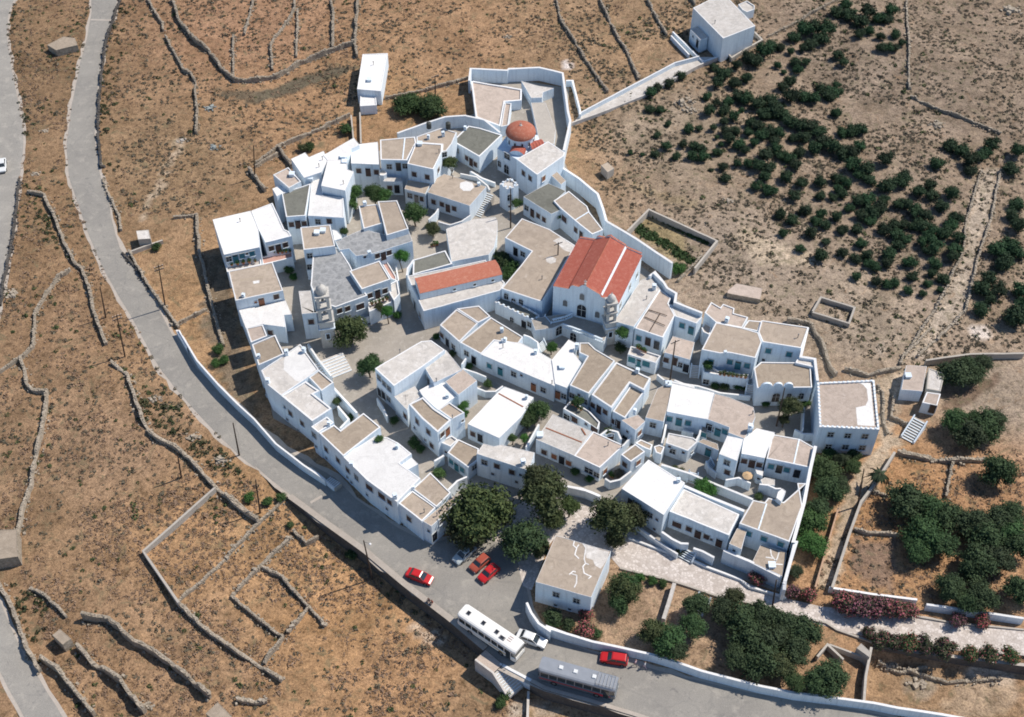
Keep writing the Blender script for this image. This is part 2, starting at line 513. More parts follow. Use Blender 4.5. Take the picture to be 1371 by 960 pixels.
WIN = {'w': (.92, 1.15), 'd': (1.05, 2.05), 's': (.5, .5), 'W': (1.5, 1.35), 'a': (.85, 1.5), 'A': (1.25, 2.2), 'g': (2.4, 2.2)}
CLR = {'': 'brown', 'b': 'brown', 't': 'teal', 'k': 'dark', 'r': 'rust', 'u': 'blue', 'g': 'metal'}
WMESH = {}
def arch_pts(w, h, arched, n=8):
    if not arched: return [(-w / 2, 0), (w / 2, 0), (w / 2, h), (-w / 2, h)]
    r = w / 2
    return [(-r, 0), (r, 0)] + [(r * math.cos(math.pi * i / n), h - r + r * math.sin(math.pi * i / n)) for i in range(n + 1)]

def win_meshes(t, c):
    if (t, c) in WMESH: return WMESH[(t, c)]
    w, h = WIN[t]
    arched = t in 'aA'
    ring = .11 if t != 's' else .07
    outer, inner = arch_pts(w + 2 * ring, h + ring, arched), arch_pts(w, h, arched)
    inner = [(x, z + (0 if t in 'dAg' else 0)) for x, z in inner]
    fr = MB()
    z0 = -(h / 2)
    n = len(outer)
    def P(q, y): return (q[0], y, q[1] + z0)
    for i in range(n):
        j = (i + 1) % n
        fr.face([P(outer[i], -.07), P(outer[j], -.07), P(inner[j], -.07), P(inner[i], -.07)], 'white' if t != 'w' else 'frame')
        fr.face([P(outer[i], 0.02), P(outer[j], 0.02), P(outer[j], -.07), P(outer[i], -.07)], 'frame')
        fr.face([P(inner[i], -.07), P(inner[j], -.07), P(inner[j], .0), P(inner[i], .0)], 'frame')
    if t in 'wWs': fr.box((0, -.08, z0 - .1), (w + .3, .2, .09), 'white')
    fm = fr.mesh('window_frame')
    p = MB()
    p.face([P(q, -.012) for q in inner], 'dark' if c in ('k',) else CLR[c])
    if t in 'wWaA' and c == 'k':
        p.box((0, -.03, z0), (.06, .04, h), 'frame')
        p.box((0, -.03, z0 + h * .55), (w, .04, .06), 'frame')
    elif t in 'wWda':
        for s in (-1, 1):
            p.box((s * w * .25, -.035, z0 + .03), (w * .46, .045, h - (.06 if not arched else w * .5)), CLR[c])
        p.box((0, -.05, z0 + h * .5), (w * .9, .04, .07), CLR[c])
        if t == 'd': p.box((0, -.045, z0 + h - .42), (w * .8, .05, .3), 'dark')
    elif t == 'g':
        for i in range(6): p.box((-w / 2 + w * (i + .5) / 6, -.03, z0), (w / 6 - .04, .05, h - .05), CLR[c])
    WMESH[(t, c)] = (fm, p.mesh('window_panel'))
    return WMESH[(t, c)]

def hit_wall(px, py, P, base, h):
    """which outer wall of the footprint does the view of this point meet"""
    d = ray(px, py)
    best = None
    n = len(P)
    for i in range(n):
        a, b = P[i], P[(i + 1) % n]
        ex, ey = b[0] - a[0], b[1] - a[1]
        L = math.hypot(ex, ey)
        if L < .5: continue
        nx, ny = ey / L, -ex / L
        den = d.x * nx + d.y * ny
        if den >= -1e-6: continue
        t = ((a[0]) * nx + (a[1]) * ny) / den
        if t <= 0: continue
        q = EYE + d * t
        s = ((q.x - a[0]) * ex + (q.y - a[1]) * ey) / L
        pen = max(0, -s, s - L) + max(0, base - q.z, q.z - h) * 1.0
        sc = (pen > .35, pen if pen > .35 else 0, t)
        if best is None or sc < best[0]:
            s2 = min(max(s, .45), L - .45) if L > .9 else L / 2
            best = (sc, Vector((a[0] + ex / L * s2, a[1] + ey / L * s2, q.z)), math.atan2(ey, ex))
    return best[1], best[2]

CHIM = None
def chimney_mesh():
    global CHIM
    if CHIM: return CHIM
    b = MB()
    b.box((0, 0, 0), (.55, .55, .85), 'white', taper=.92)
    b.box((0, 0, .85), (.66, .66, .08), 'white')
    for s in (-1, 1):
        b.box((s * .2, 0, .93), (.14, .5, .22), 'white')
    b.box((0, 0, 1.15), (.6, .6, .07), 'white')
    b.box((0, 0, .93), (.3, .3, .2), 'dark')
    CHIM = b.mesh('chimney')
    return CHIM

def pot_mesh():
    b = MB()
    b.tube((0, 0, 0), (0, 0, .35), .18, .26, 'terracotta', 8)
    r = random.Random(5)
    for _ in range(70):
        v = Vector((r.gauss(0, 1), r.gauss(0, 1), r.gauss(0, 1))).normalized() * r.uniform(.15, .38)
        leaf(b, Vector((0, 0, .62)) + v, .11, 'bright', r)
    return b.mesh('potted_plant')

def leaf(b, c, s, mat, r, out=None):
    n = Vector((r.gauss(0, 1), r.gauss(0, 1), r.gauss(0, 1)))
    if out is not None: n = n * .55 + out * 1.0 + Vector((0, 0, .35))
    n.normalize()
    u = n.orthogonal().normalized(); w = n.cross(u)
    t = r.uniform(0, math.pi)
    u, w = u * math.cos(t) + w * math.sin(t), w * math.cos(t) - u * math.sin(t)
    l = s * r.uniform(.7, 1.5); k = s * r.uniform(.4, .8)
    b.face([c - u * l, c + w * k + n * s * .2, c + u * l, c - w * k + n * s * .2], mat)

NH = 0
def house(label, P, h, roof='rooftan', rim=0.0, wins='', items='', base=-2.4, name='village_house', cat='house', wall='white', rw=.28, group=None, worldpts=None, step=1.6):
    global NH
    NH += 1
    h = h + (NH % 11) * .004
    W = worldpts or [at(x, y, h) for x, y in pts(P)]
    W = ccw([(p[0], p[1]) for p in W])
    r = random.Random(NH * 13 + 1)
    ox, oy = sum(p[0] for p in W) / len(W), sum(p[1] for p in W) / len(W)
    root = thing(name, label, cat, (ox, oy, 0), group=group)
    off = (ox, oy, 0)
    Ws = subdiv(W, step, .02, r)
    zs = [h + r.uniform(-.025, .025) for _ in Ws]
    b = MB()
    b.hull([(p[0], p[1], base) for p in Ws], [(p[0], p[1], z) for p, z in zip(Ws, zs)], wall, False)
    put(b, 'wall', root, off)
    rh = rim * .8 if rim > 0 else .03
    iw = rw * .72 if rim > 0 else .05
    I = inset(Ws, iw)
    b = MB()
    n = len(Ws)
    rz = h - rh
    rimm = 'rim' if wall == 'white' else wall
    for i in range(n):
        j = (i + 1) % n
        b.face([(Ws[i][0], Ws[i][1], zs[i]), (Ws[j][0], Ws[j][1], zs[j]), (I[j][0], I[j][1], zs[j] + .01), (I[i][0], I[i][1], zs[i] + .01)], rimm)
        b.face([(I[i][0], I[i][1], zs[i] + .01), (I[j][0], I[j][1], zs[j] + .01), (I[j][0], I[j][1], rz - .05), (I[i][0], I[i][1], rz - .05)], rimm)
    put(b, 'parapet', root, off)
    b = MB()
    # roof surface with a slight sag, triangulated from a centre-free ngon
    I2 = inset(Ws, iw - .03)
    b.face([(p[0], p[1], rz) for p in I2], roof)
    put(b, 'roof', root, off)
    for k, x, y in parse(wins):
        t, c = k[0], k[1:]
        q, rzz = hit_wall(x, y, W, base, h)
        if c == '' and r.random() < .2: c = 'k'
        fm, pm = win_meshes(t, c)
        nm = 'door' if t in 'dAg' else 'window'
        o = bpy.data.objects.new(nm, fm)
        COL.objects.link(o)
        o.parent = root
        o.location = (q.x - ox + .035 * math.sin(rzz), q.y - oy - .035 * math.cos(rzz), q.z)
        o.rotation_euler = (0, 0, rzz)
        k2 = bpy.data.objects.new('pane' if c == 'k' else ('shutter' if nm == 'window' else 'door_leaf'), pm)
        COL.objects.link(k2)
        k2.parent = o
    for k, x, y in parse(items):
        q = at(x, y, h if k != 'v' else h - .1)
        if k == 'c':
            o = bpy.data.objects.new('chimney', chimney_mesh())
            COL.objects.link(o); o.parent = root
            o.location = (q.x - ox, q.y - oy, h - .35)
            o.rotation_euler = (0, 0, r.uniform(-.4, .4))
            s = r.uniform(.8, 1.15)
            o.scale = (s, s, s * r.uniform(.9, 1.2))
        elif k == 'p':
            m = MB(); m.tube((0, 0, 0), (0, 0, .8), .07, .07, 'metal'); m.tube((0, 0, .8), (0, 0, .95), .14, .1, 'metal')
            o = add(m.mesh('flue_pipe'), 'flue_pipe', root, (q.x - ox, q.y - oy, h - .1))
        elif k == 'm':
            m = MB(); m.tube((0, 0, 0), (0, 0, 2.6), .025, .02, 'metal', 5)
            for i in range(4): m.tube((-.5 + .05 * i, 0, 2.5 - i * .16), (.5 - .05 * i, 0, 2.5 - i * .16), .015, .015, 'metal', 4)
            add(m.mesh('aerial'), 'aerial', root, (q.x - ox, q.y - oy, h - .1))
        elif k == 'v':   # raised skylight / vent housing
            m = MB(); m.box((0, 0, 0), (.9, .9, .7), wall); m.box((0, 0, .7), (1.05, 1.05, .1), wall)
            add(m.mesh('vent_housing'), 'vent_housing', root, (q.x - ox, q.y - oy, h - .3))
    return root, W

def tank(px, py, z, label):
    p = at(px, py, z)
    m = MB(); m.tube((0, 0, 0), (0, 0, 1.2), .5, .5, 'tank', 12); m.tube((0, 0, 1.2), (0, 0, 1.35), .5, .2, 'tank', 12)
    o = add(m.mesh('water_tank'), 'water_tank', None, p)
    return tag(o, label, 'water tank')

# ------------------------------------------------------------------ walls, stairs
def polyline(P, top=None):
    if top is None: return [g(x, y) for x, y in pts(P)]
    out = []
    for x, y in pts(P):
        q = at(x, y, top)
        out.append(q)
    return out

def plain_wall(label, P, h, th=.35, mat='white', top=True, name='garden_wall', cat='wall', base=-2.6, z0=0.0, cap=None, group=None, hs=None):
    """rendered wall; the trace follows its top edge"""
    W = polyline(P, z0 + h if top else None)
    W2 = [Vector((p[0], p[1])) for p in W]
    L = []
    for i in range(len(W2) - 1):
        k = max(1, int((W2[i + 1] - W2[i]).length / 1.8))
        for j in range(k):
            L.append((W2[i].lerp(W2[i + 1], j / k), (i + j / k)))
    L.append((W2[-1], len(W2) - 1))
    n = len(L)
    r = random.Random(len(P) * 7 + int(W2[0].x * 10))
    le, ri, zt = [], [], []
    for i in range(n):
        a = L[max(0, i - 1)][0]; b = L[min(n - 1, i + 1)][0]
        d = (b - a).normalized()
        nn = Vector((-d.y, d.x)) * th / 2
        if 0 < i < n - 1:
            d1 = (L[i][0] - a).normalized(); nn = nn / max(.5, abs(d1.dot(d)))
        le.append(L[i][0] + nn); ri.append(L[i][0] - nn)
        hh = h
        if hs:
            f = L[i][1]; q = int(min(f, len(hs) - 2)); hh = hs[q] + (hs[q + 1] - hs[q]) * (f - q)
        zt.append(z0 + hh + r.uniform(-.03, .03))
    off = (L[n // 2][0].x, L[n // 2][0].y, 0)
    b = MB()
    cm = cap or ('rim' if mat == 'white' else mat)
    for i in range(n - 1):
        b.face([(ri[i].x, ri[i].y, base), (ri[i + 1].x, ri[i + 1].y, base), (ri[i + 1].x, ri[i + 1].y, zt[i + 1]), (ri[i].x, ri[i].y, zt[i])], mat)
        b.face([(le[i + 1].x, le[i + 1].y, base), (le[i].x, le[i].y, base), (le[i].x, le[i].y, zt[i]), (le[i + 1].x, le[i + 1].y, zt[i + 1])], mat)
        b.face([(ri[i].x, ri[i].y, zt[i]), (ri[i + 1].x, ri[i + 1].y, zt[i + 1]), (le[i + 1].x, le[i + 1].y, zt[i + 1]), (le[i].x, le[i].y, zt[i])], cm)
    for i in (0, n - 1):
        b.face([(ri[i].x, ri[i].y, base), (le[i].x, le[i].y, base), (le[i].x, le[i].y, zt[i]), (ri[i].x, ri[i].y, zt[i])], mat)
    b.v = [(x - off[0], y - off[1], z) for x, y, z in b.v]
    o = add(b.mesh(name), name, None, off)
    return tag(o, label, cat, group)

def stone_wall(label, P, h=1.1, th=.55, mat='stone', group='dry stone field walls', name='dry_stone_wall'):
    W = [Vector((p.x, p.y)) for p in polyline(P)]
    r = random.Random(len(P) * 31 + int(W[0].x * 7))
    b = MB()
    c0 = W[len(W) // 2]
    L = []
    for i in range(len(W) - 1):
        d = (W[i + 1] - W[i]); k = max(1, int(d.length / .9))
        for j in range(k): L.append(W[i].lerp(W[i + 1], j / k))
    L.append(W[-1])
    n = len(L)
    # irregular core
    for i in range(1, n - 1):
        L[i] += Vector((r.uniform(-.12, .12), r.uniform(-.12, .12)))
    le, ri, zt, zb = [], [], [], []
    for i in range(n):
        a = L[max(0, i - 1)]; q = L[min(n - 1, i + 1)]
        d = (q - a).normalized(); nn = Vector((-d.y, d.x)) * th / 2
        le.append(L[i] + nn * r.uniform(.8, 1.2)); ri.append(L[i] - nn * r.uniform(.8, 1.2))
        z = terrain(L[i].x, L[i].y)
        zb.append(z - .7)
        nv = noise.noise(Vector((L[i].x * .33, L[i].y * .33, 0)))
        zt.append(z + h * (.70 + .38 * nv + r.uniform(-.12, .12)) * (.35 if nv < -.42 else 1))
    for i in range(n - 1):
        b.hull([(ri[i].x, ri[i].y, zb[i]), (ri[i + 1].x, ri[i + 1].y, zb[i + 1]), (le[i + 1].x, le[i + 1].y, zb[i + 1]), (le[i].x, le[i].y, zb[i])],
               [(ri[i].x, ri[i].y, zt[i]), (ri[i + 1].x, ri[i + 1].y, zt[i + 1]), (le[i + 1].x, le[i + 1].y, zt[i + 1]), (le[i].x, le[i].y, zt[i])], mat)
        d = L[i + 1] - L[i]
        m = max(2, int(d.length / .2))
        for j in range(m):
            t = (j + r.random()) / m
            q = L[i].lerp(L[i + 1], t)
            zz = zt[i] + (zt[i + 1] - zt[i]) * t
            s = r.uniform(.16, .34) * (1.6 if r.random() < .12 else 1)
            nn = Vector((-d.y, d.x)).normalized() * r.uniform(-.3, .3) * th
            b.box((q.x + nn.x, q.y + nn.y, zz - s * .4), (s * r.uniform(.8, 1.4), s, s * r.uniform(.6, .95)), mat, r.uniform(0, 3), .8, .03, r)
            if r.random() < .5:
                nn = Vector((-d.y, d.x)).normalized() * r.choice((-1, 1)) * th * r.uniform(.55, 1.9)
                zz = terrain(q.x, q.y)
                b.box((q.x + nn.x, q.y + nn.y, zz - .1), (s, s * .8, s * r.uniform(.5, 1.4)), mat, r.uniform(0, 3), .8, .03, r)
    b.v = [(x - c0.x, y - c0.y, z) for x, y, z in b.v]
    o = add(b.mesh(name), name, None, (c0.x, c0.y, 0))
    return tag(o, label, 'wall', group)

def stairs(label, pb, pt, width, z0, z1, n, mat='concrete', sides=True):
    a, b_ = at(*pts(pb)[0], z0), at(*pts(pt)[0], z1)
    d = Vector((b_.x - a.x, b_.y - a.y)); L = d.length; d.normalize()
    rz = math.atan2(d.y, d.x)
    root = thing('stairs', label, 'stairs', (a.x, a.y, 0), rz)
    m = MB()
    for i in range(n):
        z = z0 + (z1 - z0) * (i + 1) / n
        m.box((L * (i + .5) / n, 0, min(z0, z1) - .6), (L / n - .01, width, z - min(z0, z1) + .6), mat)
        m.box((L * (i) / n + .05, 0, z - .02), (.14, width * .98, .045), 'white')
    o = add(m.mesh('steps'), 'steps', root, (0, 0, 0))
    if sides:
        for s in (-1, 1):
            m = MB()
            y = s * (width / 2 + .12)
            m.hull([(0, y - .1, z0 - .6), (L, y - .1, z0 - .6), (L, y + .1, z0 - .6), (0, y + .1, z0 - .6)],
                   [(0, y - .1, z0 + .5), (L, y - .1, z1 + .5), (L, y + .1, z1 + .5), (0, y + .1, z0 + .5)], 'white')
            add(m.mesh('side_wall'), 'side_wall', root, (0, 0, 0))
    return root

# ------------------------------------------------------------------ plants
def crown(name, seed, lobes, n, s, mat, flat=.8, core=True, gap=.12):
    """leaf clumps spread through the lobes of a crown of unit radius"""
    r = random.Random(seed)
    b = MB()
    for (cx, cy, cz, rr) in lobes:
        c = Vector((cx, cy, cz))
        if core:
            k = .62 * rr
            prev = None
            for a in range(5):
                t = math.pi * (a + .25) / 4.5 - math.pi / 2 + .2
                ring = []
                for q in range(8):
                    u = 2 * math.pi * q / 8
                    kk = k * r.uniform(.75, 1.05)
                    ring.append((cx + kk * math.cos(t) * math.cos(u), cy + kk * math.cos(t) * math.sin(u), cz + kk * flat * math.sin(t)))
                if prev: b.hull(prev, ring, mat, a == 4)
                prev = ring
        m = int(n * rr * rr / sum(l[3] ** 2 for l in lobes))
        for _ in range(m):
            v = Vector((r.gauss(0, 1), r.gauss(0, 1), r.gauss(0, 1) + .25)).normalized()
            f = 1 + .42 * noise.noise(v * 2.6 + c * 5 + Vector((seed, 0, 0)))
            if noise.noise(v * 3.4 + c * 3 + Vector((0, seed, 0))) < -.22 - gap: continue
            q = c + Vector((v.x, v.y, v.z * flat)) * rr * f * r.uniform(.62, 1.08)
            leaf(b, q, s, mat, r, v)
    return b.mesh(name)

def lobes(seed, n, spread=.55, r0=.4, r1=.6, h=.35):
    r = random.Random(seed)
    out = [(0, 0, 0, .62)]
    for i in range(n):
        a = 2 * math.pi * i / n + r.uniform(-.5, .5)
        d = spread * r.uniform(.7, 1.1)
        out.append((d * math.cos(a), d * math.sin(a), r.uniform(-h, h), r.uniform(r0, r1)))
    return out

def trunk_mesh(hh, rad, spread, seed, name='trunk'):
    r = random.Random(seed)
    b = MB()
    p = Vector((0, 0, -.3)); q = Vector((r.uniform(-.15, .15) * hh, r.uniform(-.15, .15) * hh, hh * .55))
    b.tube(p, q, rad, rad * .7, 'trunk', 8)
    for i in range(6):
        a = 2 * math.pi * i / 6 + r.uniform(-.3, .3)
        e = q + Vector((math.cos(a) * spread * r.uniform(.5, .8), math.sin(a) * spread * r.uniform(.5, .8), hh * r.uniform(.4, .7)))
        md = q.lerp(e, .5) + Vector((0, 0, .15 * hh * r.random()))
        b.tube(q, md, rad * .5, rad * .35, 'trunk', 6)
        b.tube(md, e, rad * .35, rad * .12, 'trunk', 5)
    return b.mesh(name)

PINES = []
for i in range(5):
    cm = MB()
    PINES.append(crown('pine_shrub', 40 + i, lobes(40 + i, 5 + i % 2, .5, .38, .56, .2), 1000, .085, 'pine', .85, gap=.1))
BUSH = {}
def bush_mesh(mat, i):
    if (mat, i) not in BUSH:
        BUSH[(mat, i)] = crown('shrub', 80 + i, lobes(80 + i, 5, .5, .35, .55, .15), 1100, .085, mat, .8)
    return BUSH[(mat, i)]
BIG = {}
def big_mesh(mat, i):
    if (mat, i) not in BIG:
        BIG[(mat, i)] = crown('crown', 120 + i, lobes(120 + i, 8, .58, .3, .5, .3) + [(.1, .1, .38, .42), (-.25, 0, .33, .38), (.2, -.35, .25, .35)], 5200, .052, mat, .8, gap=.0)
    return BIG[(mat, i)]

def scale_at(x, y):
    p = at(x, y, 0)
    return F / (p.y * CP + HC * SP)

NB = 0
def shrub(px, py, rpx, mat, label, cat='shrub', name='shrub', group=None, z0=None, hz=1.0, sy=1.0):
    """rpx: half width in pixels of the photograph, point: centre of the crown as seen"""
    global NB
    NB += 1
    r = rpx / scale_at(px, py)
    q = g(px, py)
    zb = terrain(q.x, q.y) if z0 is None else z0
    p = at(px, py, zb + r * .7 * hz)
    o = add(bush_mesh(mat, NB % 4), name, None, (p.x, p.y, zb + r * .68 * hz))
    o.scale = (r, r * sy, r * hz)
    o.rotation_euler = (0, 0, NB * 1.7)
    return tag(o, label, cat, group)

def tree(px, py, rpx, hh, mat, label, cat='tree', name='broadleaf_tree', group=None, z0=0.0, flat=1.0, sx=1.0):
    """crown centre px,py ; hh = height of the crown centre"""
    global NB
    NB += 1
    r = rpx / scale_at(px, py)
    p = at(px, py, z0 + hh)
    root = thing(name, label, cat, (p.x, p.y, z0), group=group)
    o = add(big_mesh(mat, NB % 3), 'crown', root, (0, 0, hh))
    o.scale = (r * sx, r, r * flat); o.rotation_euler = (0, 0, 0 if sx != 1 else NB * 1.3)
    add(trunk_mesh(hh, max(.12, r * .07), r * .8, NB), 'trunk', root, (0, 0, 0))
    return root

# ------------------------------------------------------------------ poles, cars, people
NP = 0
def pole(ptop, pbase, label, arms=1, lamp=False, group='wooden utility poles', h=None):
    (bx, by), (tx, ty) = pts(pbase)[0], pts(ptop)[0]
    b = g(bx, by)
    # height: the point above the base that is seen nearest to the traced top
    best = min((abs(proj((b.x, b.y, b.z + k * .1))[1] - ty), k * .1) for k in range(20, 140))[1]
    hh = h or best
    d = at(tx, ty, b.z + hh)
    lean = Vector((max(-1, min(1, d.x - b.x)), max(-.5, min(.5, d.y - b.y)), hh))
    root = thing('utility_pole', label, 'utility pole', b, group=group)
    m = MB()
    n = 5
    for i in range(n):
        m.tube(Vector((0, 0, -.3)).lerp(lean, i / n), Vector((0, 0, -.3)).lerp(lean, (i + 1) / n), .15 - .012 * i, .15 - .012 * (i + 1), 'wood', 8)
    add(m.mesh('pole'), 'pole', root, (0, 0, 0))
    if arms:
        m = MB()
        for k in range(arms):
            c = lean * (.96 - .07 * k)
            m.box((c.x, c.y, c.z), (1.7, .1, .12), 'wood', .5)
            for s in (-.7, -.25, .25, .7):
                m.tube((c.x + s * math.cos(.5), c.y + s * math.sin(.5), c.z + .1), (c.x + s * math.cos(.5), c.y + s * math.sin(.5), c.z + .3), .04, .05, 'railing', 6)
        add(m.mesh('crossarm'), 'crossarm', root, (0, 0, 0))
    if lamp:
        m = MB(); c = lean * .97
        m.tube(c, c + Vector((.9, -.5, .25)), .03, .03, 'metal', 5)
        m.dome((c.x + .95, c.y - .52, c.z + .15), .22, .2, 'railing', 10, 3)
        m.dome((c.x + .95, c.y - .52, c.z + .15), .20, -.12, 'lamp', 10, 3)
        add(m.mesh('lamp_head'), 'lamp_head', root, (0, 0, 0))
    return root

def loft(b, secs, mat):
    """secs: list of rings (same count)"""
    for i in range(len(secs) - 1): b.hull(secs[i], secs[i + 1], mat, False)
    b.face(list(reversed(secs[0])), mat); b.face(secs[-1], mat)

def wheel(root, x, y, r, w=.22):
    s = 1 if y > 0 else -1
    m = MB(); m.tube((0, -w / 2, 0), (0, w / 2, 0), r, r, 'rubber', 16)
    o = add(m.mesh('wheel'), 'wheel', root, (x, y, r))
    m = MB(); m.tube((0, s * (w / 2 + .01), 0), (0, s * (w / 2 + .03), 0), r * .55, r * .5, 'metal', 12)
    k = bpy.data.objects.new('rim', m.mesh('rim')); COL.objects.link(k); k.parent = o

def rrect(x, w, z0, z1, c=.12):
    """cross-section ring at station x"""
    return [(x, -w + c * .4, z0), (x, w - c * .4, z0), (x, w, z0 + c), (x, w, z1 - c), (x, w - c, z1), (x, -w + c, z1), (x, -w, z1 - c), (x, -w, z0 + c)]

def car(rear, front, paint, label, L=4.1, kind='sedan', z=0.0, cat='car', rack=False):
    a, b_ = at(*pts(rear)[0], z + .6), at(*pts(front)[0], z + .6)
    c = (a + b_) / 2
    rz = math.atan2(b_.y - a.y, b_.x - a.x)
    root = thing('parked_car', label, cat, (c.x, c.y, z + .01), rz)
    k = L / 4.1
    b = MB()
    st = [(-2.05, .70, .42, .78), (-1.98, .78, .30, .88), (-1.55, .81, .24, .93), (-1.0, .82, .22, .95), (.2, .82, .22, .95), (1.0, .81, .22, .90), (1.75, .78, .26, .80), (2.0, .72, .32, .70), (2.05, .66, .40, .62)]
    loft(b, [rrect(x * k, w, z0, z1, .1) for x, w, z0, z1 in st], paint)
    add(b.mesh('body'), 'body', root, (0, 0, 0))
    # cabin: glasshouse with roof
    b0, b1 = (-1.55, -1.05) if kind == 'sedan' else (-1.95, -1.7)
    g_ = MB()
    lo = [(b0 * k, -.74, .92), (1.0 * k, -.74, .88), (1.0 * k, .74, .88), (b0 * k, .74, .92)]
    hi = [(b1 * k, -.58, 1.36), (.32 * k, -.58, 1.36), (.32 * k, .58, 1.36), (b1 * k, .58, 1.36)]
    g_.hull(lo, hi, 'glass')
    add(g_.mesh('windows'), 'windows', root, (0, 0, 0))
    r_ = MB()
    hi2 = [((b1 - .04) * k, -.61, 1.35), (.36 * k, -.61, 1.35), (.36 * k, .61, 1.35), ((b1 - .04) * k, .61, 1.35)]
    up = [((b1 + .12) * k, -.5, 1.42), (.2 * k, -.5, 1.42), (.2 * k, .5, 1.42), ((b1 + .12) * k, .5, 1.42)]
    r_.hull(hi2, up, paint, True, True)
    for s in (-1, 1):
        for (x0, x1) in ((b0 + .03, b1 + .02), (-.35, -.35), (.97, .30)):
            r_.tube((x0 * k, s * .735, .9), (x1 * k, s * .59, 1.36), .045, .04, paint, 5)
    add(r_.mesh('roof'), 'roof', root, (0, 0, 0))
    for x in (-1.25, 1.28):
        for y in (-.74, .74): wheel(root, x * k, y, .3)
    for s in (-1, 1):
        m = MB(); m.box((2.02 * k, s * .56, .52), (.06, .2, .12), 'lamp'); add(m.mesh('headlight'), 'headlight', root, (0, 0, 0))
        m = MB(); m.box((-2.03 * k, s * .55, .6), (.06, .26, .14), 'redlamp'); add(m.mesh('tail_light'), 'tail_light', root, (0, 0, 0))
    for x, nm in ((2.07, 'front_bumper'), (-2.07, 'rear_bumper')):
        m = MB(); m.box((x * k, 0, .34), (.12, 1.5, .14), 'metal'); add(m.mesh(nm), nm, root, (0, 0, 0))
    return root

